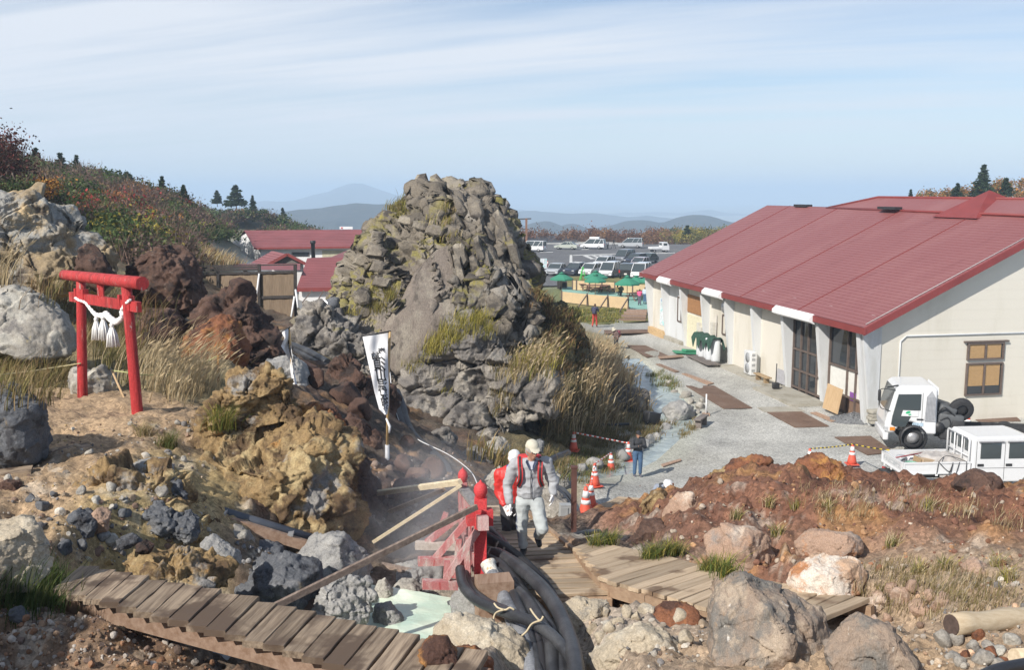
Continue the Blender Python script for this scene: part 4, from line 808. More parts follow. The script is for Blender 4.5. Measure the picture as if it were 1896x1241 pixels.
M_ROOFD=mat_simple('dark_red_trim',(.20,.036,.033),.55,var=.12,vscale=1.2)
M_WHITE=mat_simple('white_metal',(.72,.73,.74),.45,var=.05)
M_FRAME=mat_simple('brown_window_frame',(.12,.09,.075),.6,var=.2)
M_GLASS=mat_glass('window_glass',(.035,.04,.045),.05)
M_BLIND=mat_simple('reed_blind',(.44,.28,.13),.8,var=.15,vscale=20.)
M_CONC=mat_mix('old_concrete',[((.36,.34,.29),1,.5,.1),((.27,.25,.2),1.5,.55,.1)],bump=.5,bscale=10,fine=30)
M_PLY=mat_wood('plywood_sheet',(.42,.28,.15),(.55,.40,.24),2,1.2)
M_BLACK=mat_simple('black_plastic',(.022,.022,.024),.5,var=.2)
SLOPE=math.tan(R(26.3)); EV,EU,EZ,RS,LL=-.8,-.6,4.5,9.4,31.4
def RZ(s):return EZ+(s-EV)*SLOPE
fins=[.35,4.25,8.15,12.05,15.95,19.85,23.75,27.6,31.2]
GLZ={0,1}
for i in range(8):
 a,b=fins[i],fins[i+1]; m=MB()
 if i in GLZ:continue
 lb(m,(a+b)/2,.12,2.25,b-a-.3,.24,5.0)
 lpart(m,'wall_panel',M_WALL2 if i in (6,) else M_WALL)
for f in fins:
 m=MB(); p=[]
 for t in (f-.15,f+.15):
  p += [LW(t,-.12,-.4),LW(t,.22,-.4),LW(t,.22,5.0),LW(t,-.66,4.45)]
 m.add(p,[(0,1,2,3),(7,6,5,4),(0,4,5,1),(1,5,6,2),(2,6,7,3),(3,7,4,0)])
 lpart(m,'buttress',M_WALL2)
m=MB(); s0,s1=.0,20.2
z=-.4
while z<9.6:
 h=.46; za,zb=z,min(z+h,9.6)
 def lim(zz):return max(s0,EV+(zz-EZ)/SLOPE+.35) if zz>EZ-.35 else s0
 def lim2(zz):return min(s1,2*RS-lim(zz))
 a,b=lim(za),lim(zb); a2,b2=lim2(za),lim2(zb)
 if b2-b>.05:m.add([LW(-.004,a,za),LW(-.004,a2,za),LW(0,b2,zb),LW(0,b,zb),LW(.2,a,za),LW(.2,a2,za),LW(.2,b2,zb),LW(.2,b,zb)],[(0,1,2,3),(4,5,1,0),(0,3,7,4),(7,6,5,4),(1,5,6,2),(2,6,7,3)])
 z += h
lpart(m,'gable_wall',M_SIDING)
m=MB(); m.tube([LW(-.03,1.32,-.1),LW(-.03,1.32,3.75),LW(-.03,1.6,3.98),LW(-.03,14,3.98)],.045,6); lpart(m,'trim_moulding',M_WALL2)
m=MB(); m.prism([LW(-.06,0,-.4),LW(-.06,.35,-.4),LW(-.06,.35,4.4),LW(-.06,-.6,4.4)],U_*.14); lpart(m,'corner_pier',M_WALL2)
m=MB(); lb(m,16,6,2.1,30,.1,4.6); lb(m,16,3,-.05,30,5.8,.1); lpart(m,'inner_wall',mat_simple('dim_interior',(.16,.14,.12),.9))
m=MB(); n_c=44; sl=(RS-EV)
for side in (0,1):
 for k in range(n_c):
  sa,sb=EV+sl*k/n_c,EV+sl*(k+.86)/n_c; sc_=EV+sl*(k+1)/n_c
  def pt(t,s,dz):return LW(t,s if not side else 2*RS-s,RZ(s)+dz)
  a,b,c,d=(pt(EU,sa,.0),pt(LL+.5,sa,0),pt(LL+.5,sb,0),pt(EU,sb,0))
  m.add([a,b,c,d],[(0,1,2,3)])
  m.add([d,c,pt(LL+.5,sb,-.05),pt(EU,sb,-.05)],[(0,1,2,3)])
  m.add([pt(EU,sb,-.05),pt(LL+.5,sb,-.05),pt(LL+.5,sc_,-.05),pt(EU,sc_,-.05)],[(0,1,2,3)])
  m.add([pt(EU,sc_,-.05),pt(LL+.5,sc_,-.05),pt(LL+.5,sc_,0),pt(EU,sc_,0)],[(0,1,2,3)])
roof=lpart(m,'roof',M_ROOF)
for t in (6.1,13.2,20.7,28.0):
 m=MB(); m.bar(LW(t,EV,RZ(EV)+.012),LW(t,RS,RZ(RS)+.012),.05,.03); sub(m,'seam',M_ROOFD,roof)
m=MB(); m.prism([LW(EU-.02,EV-.05,EZ-.02),LW(EU-.02,RS,RZ(RS)-.0),LW(EU-.02,RS,RZ(RS)-.34),LW(EU-.02,EV-.05,EZ-.36)],U_*.12)
m.prism([LW(EU-.02,RS,RZ(RS)),LW(EU-.02,2*RS-EV,EZ),LW(EU-.02,2*RS-EV,EZ-.34),LW(EU-.02,RS,RZ(RS)-.34)],U_*.12); sub(m,'verge_board',M_ROOFD,roof)
m=MB(); lb(m,(LL+.5+EU)/2,EV-.02,EZ-.17,LL+1.2,.10,.30); sub(m,'eave_board',M_ROOFD,roof)
m=MB(); m.add([LW(EU+.1,EV,EZ-.2),LW(LL+.4,EV,EZ-.2),LW(LL+.4,RS,RZ(RS)-.2),LW(EU+.1,RS,RZ(RS)-.2),LW(EU+.1,2*RS-EV,EZ-.2),LW(LL+.4,2*RS-EV,EZ-.2)],[(3,2,1,0),(4,5,2,3)]); sub(m,'soffit',M_WALL2,roof)
m=MB(); m.tube([LW(EU+.25,EV+.15,RZ(EV+.15)+.05),LW(EU+.25,RS,RZ(RS)+.05)],.018,5); sub(m,'verge_cable',mat_simple('grey_cable',(.42,.42,.42),.6),roof)
zr=RZ(RS)
m=MB(); m.add([LW(-.7,RS-.5,zr-.18),LW(22.3,RS-.1,zr-.1),LW(22.3,RS+2.6,zr-.1),LW(-.7,RS+2.6,zr-.4),LW(-.7,RS+1.3,zr+.62),LW(18.2,RS+1.3,zr+.66)],[(0,1,5,4),(1,2,5),(2,3,4,5),(3,0,4)]); sub(m,'ridge_cap',M_ROOF,roof)
m=MB(); m.tube([LW(-.7,RS+1.3,zr+.64),LW(18.2,RS+1.3,zr+.68),LW(22.3,RS,zr-.06)],.09,6); m.tube([LW(-.7,RS-.5,zr-.14),LW(22.3,RS-.12,zr-.06)],.08,6); sub(m,'ridge_trim',M_ROOFD,roof)
m=MB(); m.add([LW(5.2,RS-.9,zr-.35),LW(9.0,RS-.9,zr-.35),LW(9.0,RS+3.2,zr-.1),LW(5.2,RS+3.2,zr-.1),LW(7.3,RS+1.3,zr+1.1)],[(0,1,4),(1,2,4),(2,3,4),(3,0,4)]); sub(m,'cross_hip',M_ROOFD,roof)
for t in (-.2,14.0,26.0):
 m=MB(); lb(m,t,RS-.45 if t<20 else RS,zr+.05,1.9,.5,.16); sub(m,'ridge_vent',M_BLACK,roof)
for a,b in ((4.2,8.4),(15.8,18.6),(25.0,27.4)):
 m=MB(); m.prism([LW(a,EV-.25,EZ-.34),LW(a,EV+.05,EZ-.48),LW(a,EV+.05,EZ-.0),LW(a,EV-.02,EZ+.04),LW(a,EV-.25,EZ-.16)],U_*(b-a)); lpart(m,'snow_guard',M_WHITE)
def frame_grid(name,t0,t1,z0,z1,s,cols,rows,w_=.09,pane=M_GLASS,parent=lodge,panes=None,fm=M_FRAME):
 m=MB()
 for z in rows:lb(m,(t0+t1)/2,s-.02,z,t1-t0,.12,w_)
 for t in cols:lb(m,t,s-.021,(z0+z1)/2,w_,.115,z1-z0)
 f=lpart(m,name,fm,None,parent) if parent is lodge else sub(m,name,fm,parent)
 rs=sorted(rows); cs=sorted(cols)
 for i in range(len(cs)-1):
  for k in range(len(rs)-1):
   m=MB(); lb(m,(cs[i]+cs[i+1])/2,s+.02,(rs[k]+rs[k+1])/2,cs[i+1]-cs[i]-w_,.02,rs[k+1]-rs[k]-w_)
   pm=panes.get((i,k),pane) if panes else pane
   sub(m,'pane',pm,f)
 return f
WP=mat_simple('white_panel',(.66,.66,.62),.6,var=.06)
frame_grid('entrance_glazing',.5,4.1,-.1,4.3,.1,(.55,1.5,2.3,4.05),(-.05,.75,2.1,4.25),panes={(0,1):WP,(1,1):WP,(2,1):WP,(0,0):mat_simple('brown_panel',(.20,.13,.09),.7),(1,0):mat_simple('brown_panel',(.2,.13,.09)),(2,0):mat_simple('brown_panel',(.2,.13,.09))})
frame_grid('door_glazing',4.4,8.0,-.1,4.3,.1,(4.45,5.3,6.3,7.1,7.95),(-.05,.2,1.15,2.25,4.25),panes={(0,1):WP,(0,2):WP})
m=MB(); lb(m,8.05,1.2,2.2,.1,2.2,4.4); lpart(m,'return_wall',M_WALL2); m=MB(); lb(m,.4,1.2,2.2,.1,2.2,4.4); lpart(m,'return_wall',M_WALL2)
m=MB()
for (z0,z1) in ((2.80,3.54),(1.10,2.58)):
 for s in (4.8,5.7,6.63):m.box(LW(-.05,s,(z0+z1)/2),(.075,.12,z1-z0),LROT)
 for z in (z0,z1):m.box(LW(-.051,5.715,z),(1.9,.115,.075),LROT)
m.box(LW(-.06,5.72,3.63),(2.3,.16,.07),LROT)
win=lpart(m,'window',M_FRAME)
for (z0,z1) in ((2.80,3.54),(1.10,2.58)):
 for s in (5.25,6.165):
  m=MB(); m.box(LW(-.035,s,(z0+z1)/2),(.84,.012,z1-z0-.07),LROT); sub(m,'pane',M_GLASS,win)
for (z0,z1) in ((2.84,3.50),(1.52,2.54)):
 for s in (5.25,6.12):
  m=MB(); zz=z0
  while zz<z1-.03:m.box(LW(-.046,s,zz+.02),(.80,.012,.034),LROT); zz += .042
  sub(m,'blind',M_BLIND,win)
frame_grid('side_window',24.2,25.6,1.5,3.2,.02,(24.2,24.9,25.6),(1.5,3.2),pane=mat_simple('curtained_pane',(.35,.35,.36),.3))
m=MB(); lb(m,21.85,-.03,3.0,3.5,.07,1.2); lpart(m,'board_panel',mat_simple('brown_board',(.30,.15,.06),.8,var=.15))
m=MB(); lb(m,21.9,-.02,1.1,3.5,.05,2.3); lpart(m,'cream_panel',mat_simple('yellowed_panel',(.62,.58,.42),.8,var=.1))
frame_grid('side_window',16.3,17.5,1.7,2.9,.02,(16.3,16.9,17.5),(1.7,2.9))
m=MB(); m.lathe([(.45,0),(.42,.15),(.28,.3),(.0,.36)],14,Matrix.Translation(LW(16.9,-.02,3.45))@Matrix.Rotation(R(-90),4,'Y')); lpart(m,'vent_hood',mat_simple('galvanised',(.42,.43,.45),.35,metal=.7))
for t,z,h in ((21.0,1.5,.9),(20.6,1.4,.6),(18.6,1.9,.8)):
 m=MB(); lb(m,t,-.16,z,.45,.26,h); lb(m,t,-.13,z-h/2-.4,.08,.1,.9); lpart(m,'meter_box',mat_simple('meter_grey',(.55,.53,.47),.6))
m=MB(); m.tube([LW(20.2,-.1,2.4),LW(20.2,-.1,.2),LW(19.4,-.12,.2)],.04,6); m.tube([LW(18.3,-.1,2.8),LW(18.3,-.12,1.0),LW(17.4,-.12,1.0)],.035,6); m.tube([LW(18.9,-.12,1.4),LW(18.9,-.12,.1)],.05,6); lpart(m,'pipework',mat_simple('pipe_grey',(.4,.38,.35),.5))
m=MB(); lb(m,29.4,-.22,.05,3.4,.3,.7); lpart(m,'plinth',mat_wood('plinth_wood',(.36,.24,.12),(.5,.36,.2),1,1.))
m=MB(); lb(m,25.7,-.2,-.05,3.6,.3,.5); lpart(m,'plinth',M_CONC)
m=MB(); lb(m,6.2,-1.0,.02,4.6,1.9,.16); lpart(m,'door_step',M_CONC)
m=MB(); lb(m,12.3,-.55,.02,6.5,1.0,.12); lpart(m,'apron',M_CONC)
m=MB(); lb(m,28.6,-.03,1.75,1.5,.03,2.0,0)
pm_=mat_mix('hiking_map',[((.62,.66,.68),1,.5,.1),((.34,.62,.62),2.4,.56,.02),((.36,.52,.44),5.,.63,.02)],rough=.5,bump=0,fine=5.)
tag(lpart(m,'wall_map',pm_,None,None),'pale map board with blue green routes on the far end of the lodge wall','map board').location=O_
m=MB(); lb(m,28.6,-.05,2.62,.9,.02,.18); o=m.build('title_strip',mat_simple('blue_print',(.16,.25,.5),.5),bpy.data.objects['wall_map'],None,O_)
# bath house buildings on the left
M_REDP=mat_simple('torii_red',(.50,.045,.05),.55,bump=.25,bscale=60,var=.18,vscale=9.)
M_BWHITE=mat_simple('whitewashed_wall',(.66,.66,.66),.8,var=.05,vscale=.6)
M_LROOF=mat_simple('bath_roof',(.225,.07,.072),.55,var=.12,vscale=.5)
def roof_courses(m,A,B,C,D,n,lip=.05):
 """A-B the eave, D-C the ridge; laid in n courses with a small groove between"""
 A,B,C,D=map(Vector,(A,B,C,D)); nn=(B-A).cross(D-A).normalized()
 if nn.z<0:nn.negate()
 for k in range(n):
  t0,t1,t2=k/n,(k+.85)/n,(k+1)/n
  a,b=A.lerp(D,t0),B.lerp(C,t0); c,d=B.lerp(C,t1),A.lerp(D,t1); e,f=B.lerp(C,t2),A.lerp(D,t2)
  m.quad(a,b,c,d); m.quad(d,c,c-nn*lip,d-nn*lip); m.quad(d-nn*lip,c-nn*lip,e-nn*lip,f-nn*lip); m.quad(f-nn*lip,e-nn*lip,e,f)
b0=P(470,520,112); b0.z=0
bh=thing('bath_building','long white bath building with a pinkish red gable roof beyond the fence','building',b0)
def bp(m,name,mat,par=bh,o=b0):return m.build(name,mat,par,None,o)
A1=P(470,458.5,112); A2=P(640,455.5,112); R1=P(452,426.5,118); R2=P(745,424.5,118); A3=P(745,455,112)
m=MB(); roof_courses(m,A1,A3,R2,R1,11); A1b=Vector((2*R1.x-A1.x+.0,2*R1.y-A1.y,A1.z)); A3b=Vector((2*R2.x-A3.x,2*R2.y-A3.y,A3.z)); m.quad(R1,R2,A3b,A1b); bp(m,'roof',M_LROOF)
m=MB(); m.bar(A1+Vector((0,0,-.1)),A3+Vector((0,0,-.1)),.2,.22); bp(m,'eave_board',M_ROOFD)
W1=A1+Vector((.6,.6,-.1)); W3=A3+Vector((0,.6,-.1)); m=MB()
m.add([(W1.x,W1.y,-.5),(W3.x,W3.y,-.5),W3,W1],[(0,1,2,3)]); bp(m,'wall',M_BWHITE)
Wb=Vector((2*R1.x-W1.x,2*R1.y-W1.y,W1.z)); m=MB(); m.add([(W1.x,W1.y,-.5),W1,R1+Vector((.3,0,-.3)),Wb,(Wb.x,Wb.y,-.5)],[(0,1,2,3,4)]); bp(m,'gable_wall',M_BWHITE)
def on_line(px,y0,y1,a,b,off):
 """a rectangle on a wall that runs from a to b, by picture columns px and rows y0,y1"""
 out=[]
 for x in px:
  r=ray(x,400); t=(a.x-r.x/r.y*a.y)/((r.x/r.y)*(b.y-a.y)-(b.x-a.x)); q=a.lerp(b,t); out.append((q,P(x,y0,q.y).z,P(x,y1,q.y).z))
 (p,t0,u0),(q,t1,u1)=out; n=Vector((0,off,0))
 return [(p.x,p.y+off,u0),(q.x,q.y+off,u1),(q.x,q.y+off,t1),(p.x,p.y+off,t0)]
m=MB(); m.prism(on_line((538,571),467,475,W1,W3,-.05),(0,.12,0)); f=bp(m,'window',M_FRAME)
m=MB(); m.prism(on_line((540,569),468,474.4,W1,W3,-.08),(0,.02,0)); m.build('pane',M_GLASS,f,None,b0)
m=MB(); m.prism(on_line((595,640),464,478,W1,W3,-.06),(0,.03,0)); bp(m,'siding_panel',mat_simple('tan_siding',(.42,.39,.28),.8))
ch=P(580,470,108); m=MB(); m.lathe([(.22,-1.6),(.22,1.1),(.30,1.1),(.30,1.4),(.0,1.45)],10,Matrix.Translation(ch)); bp(m,'flue',M_BLACK)
sg=P(641,422,130); s_=thing('roof_sign','small white sign board showing above the bath roof','sign',(sg.x,sg.y,5.0))
m=MB(); m.box((0,0,sg.z-5.0),(1.7,.1,.34)); m.build('board',M_WHITE,s_); m=MB(); m.box((-.55,-.06,sg.z-5.0),(.22,.02,.2)); m.build('emblem',M_REDP,s_)
m=MB(); m.box((-.5,.1,(sg.z-5)/2),(.08,.08,sg.z-5.)); m.box((.5,.1,(sg.z-5)/2),(.08,.08,sg.z-5.)); stuff(m.build('post',M_FRAME,s_))
c0=P(590,560,80); c0.z=.4
fb=thing('front_bath_house','low white bath house with a darker steep red roof left of the crag','building',c0)
E1=P(549,534,78); E2=P(668,532,78); Q1=P(569,478,84); Q2=P(700,476,84)
m=MB(); roof_courses(m,E1,E2,Q2,Q1,18); bp(m,'roof',M_LROOF,fb,c0)
m=MB(); m.quad(Q1,Q2,P(720,470,92),P(600,478,92)); roof_courses(m,P(606,479,84),P(760,479,84),P(700,440,96),P(672,452,96),8); bp(m,'rear_roof',M_LROOF,fb,c0)
m=MB(); m.bar(E1+Vector((0,-.02,-.12)),E2+Vector((0,-.02,-.12)),.1,.3); bp(m,'eave_board',M_ROOFD,fb,c0)
F1=E1+Vector((.1,.4,-.2)); F2=E2+Vector((0,.4,-.2)); m=MB(); m.add([(F1.x,F1.y,-.5),(F2.x,F2.y,-.5),F2,F1],[(0,1,2,3)]); m.add([(F1.x,F1.y,-.5),F1,(Q1.x+.2,Q1.y,Q1.z-.2),(Q1.x+.2,Q1.y,-.5)],[(0,1,2,3)]); bp(m,'wall',M_BWHITE,fb,c0)
for a,b in (((556,565),(578,538)),((586,560),(600,538))):
 m=MB(); m.bar(P(*a,77.5),P(*b,77.5),.09,.09); bp(m,'brace',M_FRAME,fb,c0)
d0=P(515,500,88); d0.z=.5
gb=thing('porch_building','small red gabled porch roof peeping over the bamboo screen','building',d0)
T1,T2,T3=P(497,490,86),P(532,471,86),P(566,489,86); K1,K2,K3=P(464,487,92),P(504,464.5,92),P(545,480,92)
m=MB(); roof_courses(m,T1,K1,K2,T2,6); roof_courses(m,T3,K3,K2,T2,6); bp(m,'roof',M_LROOF,gb,d0)
m=MB(); m.bar(T1,T2,.12,.25); m.bar(T3,T2,.12,.25); bp(m,'verge_board',M_ROOFD,gb,d0)
m=MB(); m.add([P(503,489.5,86.3),P(532,474,86.3),P(562,489.5,86.3)],[(0,1,2)]); bp(m,'gable_board',mat_wood('grey_gable',(.12,.10,.09),(.22,.2,.18),2),gb,d0)
m=MB(); m.add([(P(503,489,87).x,87,0),(P(562,489,87).x,87,0),P(562,489.5,87),P(503,489.5,87)],[(0,1,2,3)]); bp(m,'wall',M_BWHITE,gb,d0)
m=MB(); roof_courses(m,P(430,500,80),P(556,500,80),P(556,488,84),P(430,489,84),5); bp(m,'lower_roof',M_LROOF,gb,d0)
# bamboo screen
sl0=P(548,605,49); sl0.z=zg(sl0.x,sl0.y)-.2
scr=thing('bamboo_screen','brown bamboo screen fence on a dark frame hiding the bath','fence',sl0)
M_BAM=mat_wood('bamboo_cane',(.165,.12,.083),(.28,.215,.15),2,2.)
M_DARKW=mat_simple('dark_timber',(.035,.03,.028),.7,var=.3)
SA,SB=P(330,610,55),P(549,606,49)
def scp(px,y):
 r=ray(px,y); t=(SA.x-r.x/r.y*SA.y)/((r.x/r.y)*(SB.y-SA.y)-(SB.x-SA.x)); q=SA.lerp(SB,t); return P(px,y,q.y)
def spart(m,name,mat):return m.build(name,mat,scr,None,sl0)
for (xa,xb,ya,yb) in ((330,404,508,506),(404,480,506,505),(481,547,505,503)):
 m=MB(); n=60
 for k in range(n):
  x=xa+(xb-xa)*k/n; x2=xa+(xb-xa)*(k+.82)/n; y=ya+(yb-ya)*k/n
  t0,t1=scp(x,y),scp(x2,y); g0,g1=scp(x,612-(x<440)*10),scp(x2,612-(x<440)*10)
  j=.02*math.sin(k*12.9); m.add([(g0.x,g0.y+j,g0.z),(g1.x,g1.y+j,g1.z),(t1.x,t1.y+j,t1.z),(t0.x,t0.y+j,t0.z),(g0.x,g0.y+j+.04,g0.z),(g1.x,g1.y+j+.04,g1.z),(t1.x,t1.y+j+.04,t1.z),(t0.x,t0.y+j+.04,t0.z)],[(0,1,2,3),(7,6,5,4),(3,2,6,7),(1,5,6,2),(0,3,7,4)])
 stuff(spart(m,'cane_panel',M_BAM))
for (xa,ya,xb,yb,hh) in ((330,508,481,505,.12),(481,505,548,503,.12),(334,493,548,490,.06),(340,501,481,499,.1),(480,551,548,549,.14),(340,497,481,494.5,.1)):
 m=MB(); m.bar(scp(xa,ya)+Vector((0,-.06,0)),scp(xb,yb)+Vector((0,-.06,0)),.07,hh); spart(m,'rail',M_DARKW)
for x,y0,mt in ((405,491,M_DARKW),(481,489,M_DARKW),(547.5,489,M_DARKW)):
 m=MB(); a,b=scp(x,y0),scp(x,612); m.bar(a+Vector((0,-.1,0)),b+Vector((0,-.1,-.4)),.15,.12); spart(m,'post',mt)
for (a,b) in (((482,506),(477,573)),((547,548),(542,600)),((549,536),(557,568))):
 m=MB(); p0,p1=scp(*a),scp(*b); m.tube([p0+Vector((0,-.2,0)),p1+Vector((0,-.6,0))],.05,6); spart(m,'stay',M_WHITE)
fl=P(598,566,38.8); fo=thing('floodlight','round silver reflector of a floodlight on the dark rocks','lamp',(fl.x,fl.y,fl.z-.5))
m=MB(); Mx=Matrix.Translation(Vector((0,0,.5)))@Euler((R(62),R(18),R(-25))).to_matrix().to_4x4(); m.lathe([(.05,-.12),(.14,-.09),(.20,-.02),(.215,.03)],18,Mx); m.build('reflector',mat_simple('chrome_reflector',(.45,.48,.52),.35,metal=.8,var=.03),fo)
m=MB(); m.lathe([(0,.0),(.19,.0)],18,Mx); m.build('lens',mat_glass('lamp_lens',(.20,.25,.28),.25),fo); m=MB(); m.tube([(0,.1,.45),(0,.12,-.2)],.03,6); m.build('stand',M_BLACK,fo)
# the red gate (torii)
tl,tr=on_ground(151,735),on_ground(256,764)
tb=(tl+tr)/2; tor=thing('torii_gate','weathered red wooden shrine gate on the bare slope','shrine gate',tb)
def tpart(m,name,mat,par=tor):return m.build(name,mat,par,None,tb)
dL,dR=tl.y,tr.y
pLt,pRt=P(150,516,dL),P(234,528,dR)
M_REDW=mat_mix('peeling_red_paint',[((.46,.042,.044),1,.5,.1),((.30,.032,.032),2.2,.54,.07),((.52,.10,.09),3.6,.60,.05),((.40,.31,.28),7.,.635,.02)],rough=.6,bump=.8,bscale=16,fine=40,stretch=(4,4,.7))
for a,b,r in ((tl+Vector((0,0,-.4)),pLt,.077),(tr+Vector((0,0,-.4)),pRt,.081)):
 m=MB(); m.tube([a.lerp(b,k/8) for k in range(9)],[r*(1.1-.12*k/8) for k in range(9)],14); tpart(m,'post',M_REDW)
ka,kb=P(119,509,dL+.42),P(264,525,dR-.46)
m=MB(); m.tube([ka.lerp(kb,k/8) for k in range(9)],[.088,.09,.092,.094,.096,.098,.1,.102,.104],16); tpart(m,'top_beam',M_REDW)
na,nb=P(132,549,dL+.22),P(258,569,dR-.26)
m=MB(); m.bar(na,nb,.075,.16); tpart(m,'tie_beam',M_REDW)
for px in (145.5,160,228,244):
 t=(px-132)/126; m=MB(); c=na.lerp(nb,t)+Vector((0,0,.04)); m.box(c,(.07,.10,.23),(0,0,math.atan2(nb.y-na.y,nb.x-na.x))); tpart(m,'wedge',M_REDW)
m=MB(); a=na.lerp(nb,.47); m.bar(a+Vector((0,0,.05)),Vector((a.x,a.y,P(190,520,a.y).z)),.10,.05); tpart(m,'strut',M_REDW)
rope_px=[(139,551),(146,556),(157,560),(168,573),(178,583),(190,584),(196,582),(204,590),(214,596),(222,592),(228,585),(226,575),(234,562),(241,556)]
rp_=[]
for i,(x,y) in enumerate(rope_px):
 t=(x-132)/126; d_=na.lerp(nb,t).y-.13-.02*math.sin(i); rp_.append(P(x,y,d_))
ro=thing('shrine_rope','thick twisted white rope slung between the red gate posts','rope',rp_[7])
M_ROPE=mat_simple('white_rope',(.74,.73,.71),.8,bump=.5,bscale=70,var=.08,vscale=20)
def smooth_path(pts,n):
 pts=[Vector(p) for p in pts]; out=[]
 for i in range(len(pts)-1):
  p0,p1,p2,p3=pts[max(i-1,0)],pts[i],pts[i+1],pts[min(i+2,len(pts)-1)]
  for k in range(n):
   t=k/n; out.append(.5*((2*p1)+(p2-p0)*t+(2*p0-5*p1+4*p2-p3)*t*t+(3*p1-p0-3*p2+p3)*t ** 3))
 out.append(pts[-1]); return out
sp=smooth_path(rp_,8)
for q in range(3):
 pts=[]; rr=[]
 for i,p in enumerate(sp):
  a=i*.55+q*2.094; f=min(1,max(.35,1.5-abs(i/len(sp)-.62)*2.6)); pts.append(p+Vector((.0,math.cos(a),math.sin(a)))*.026*f+Vector((math.sin(a)*.01,0,0))); rr.append(.032*f)
 m=MB(); m.tube(pts,rr,7); m.build('strand',M_ROPE,ro,None,rp_[7])
for x,y0,y1,w_ in ((180,586,628,34),(193,583,629,36),(209,597,641,40)):
 t=(x-132)/126; d_=na.lerp(nb,t).y-.2; a,b=P(x,y0,d_),P(x,y1,d_); h=a.z-b.z; tt=thing('rope_tassel',{180:'left of the three white tassels hanging from the gate rope',193:'middle of the three white tassels, overlapped by its neighbours on the gate rope',209:'lowest and right of the three white tassels on the gate rope'}[x],'tassel',b,0,'white tassels on the gate rope')
 r_=w_/2*d_/F*.62; m=MB(); m.lathe([(.012,h),(.03,h*.93),(.036,h*.87),(.028,h*.80)],10); m.build('knot',M_ROPE,tt)
 m=MB()
 for k in range(46):
  an=k*2.399; rd=math.sqrt((k+.5)/46); x1,y1_=math.cos(an)*rd,math.sin(an)*rd; j=random.uniform(-.015,.015)
  m.tube([(x1*.02,y1_*.02,h*.82),(x1*r_*.75,y1_*r_*.75,h*.45),(x1*r_,y1_*r_,j)],[.008,.011,.010],4)
 stuff(m.build('strings',M_ROPE,tt))
def cord(name,label,pts,r,mat,cat='rope'):
 q=smooth_path(pts,6); m=MB(); m.tube(q,r,6); o=m.build(name,mat,None,None,q[0]); o.location=q[0]; return tag(o,label,cat)
M_CORD=mat_simple('faded_cord',(.45,.40,.22),.8,var=.3,vscale=30)
a=P(150,673,dL-.1); cord('barrier_rope','thin striped barrier rope tied round the left gate post',[P(-20,696,15.8),P(40,690,16.2),P(100,681,16.6),a],.011,M_CORD)
st=on_ground(236,740); top=P(207,686,17.2); st2=on_ground(404,712); top2=P(404,658,st2.y)
m=MB(); m.tube([top,st+Vector((0,0,-.1))],.02,6); o=m.build('rope_stake',M_PLY,None,None,st); o.location=st; tag(o,'leaning thin wooden stake between the red gate posts','stake')
m=MB(); m.tube([top2,st2+Vector((0,0,-.2))],.025,6); o=m.build('rope_stake',M_RUST,None,None,st2); o.location=st2; tag(o,'rusty stake at the right end of the thin green rope','stake')
cord('guide_rope','thin greenish rope sagging behind the right gate post',[top,P(235,690,16.9),P(262,694,17.2),P(310,694,18.2),P(360,682,19),top2],.010,mat_simple('green_cord',(.42,.44,.2),.8))
# banners
M_CLOTH=mat_simple('white_cloth',(.74,.74,.75),.85,bump=.15,bscale=25,var=.04,vscale=3.)
M_INK=mat_simple('black_ink',(.02,.02,.022),.7)
M_CANE=mat_simple('bamboo_pole',(.50,.34,.16),.6,var=.15)
def text_mesh(body,size,mirror=False):
 c=bpy.data.curves.new('lettering','FONT'); c.body=body; c.size=size; c.align_x='CENTER'; c.align_y='CENTER'; c.resolution_u=2; c.offset=.012
 o=bpy.data.objects.new('lettering',c); COL.objects.link(o); bpy.context.view_layer.update()
 me=bpy.data.meshes.new_from_object(o.evaluated_get(bpy.context.evaluated_depsgraph_get())); bpy.data.objects.remove(o); bpy.data.curves.remove(c)
 if mirror:
  for v in me.vertices:v.co.x *=-1
  me.flip_normals()
 return me
DB=22.0
pb=on_ground(717,852,16); DB=pb.y
ban=thing('shrine_banner','tall white vertical banner with black brushed characters on a bamboo pole','banner',pb)
ptop=P(722,614,DB); m=MB(); m.tube([pb+Vector((0,0,-.4)),P(717,824,DB)],.045,8); m.build('socket',mat_simple('grey_pvc',(.45,.46,.48),.5),ban,None,pb)
m=MB(); m.tube([P(717,835,DB),P(719,700,DB),ptop],[.03,.027,.022],8); m.build('pole',M_CANE,ban,None,pb)
m=MB(); m.tube([P(669,623,DB-.1),P(724,613.5,DB)],.016,6); m.build('crossbar',M_BLACK,ban,None,pb)
Lp=[(671.5,624),(678,655),(686,690),(693,725),(702,758),(712,768)]; Rp=[(718,617),(718,650),(719,690),(720,725),(720,750),(717,768)]
def ban_pt(u,v,off=0.0):
 ys=np.linspace(0,1,6); lx,ly=np.interp(v,ys,[p[0] for p in Lp]),np.interp(v,ys,[p[1] for p in Lp]); rx,ry=np.interp(v,ys,[p[0] for p in Rp]),np.interp(v,ys,[p[1] for p in Rp])
 b=.05*math.sin(u*3.1)*(.4+v)+.05*math.sin(u*7+v*5)*(1-abs(2*u-1))+.02*math.sin(v*17+u*4)
 p=P(lx+(rx-lx)*u,ly+(ry-ly)*u,DB-.12-b-(1-u)*.28*v); return p-Vector((0,off,0))
m=MB(); nu,nv=14,40; vs=[ban_pt(i/nu,j/nv) for j in range(nv+1) for i in range(nu+1)]; vs += [v+Vector((0,.006,0)) for v in vs]; q_=(nu+1)*(nv+1)
fs=[(j*(nu+1)+i,j*(nu+1)+i+1,(j+1)*(nu+1)+i+1,(j+1)*(nu+1)+i) for j in range(nv) for i in range(nu)]
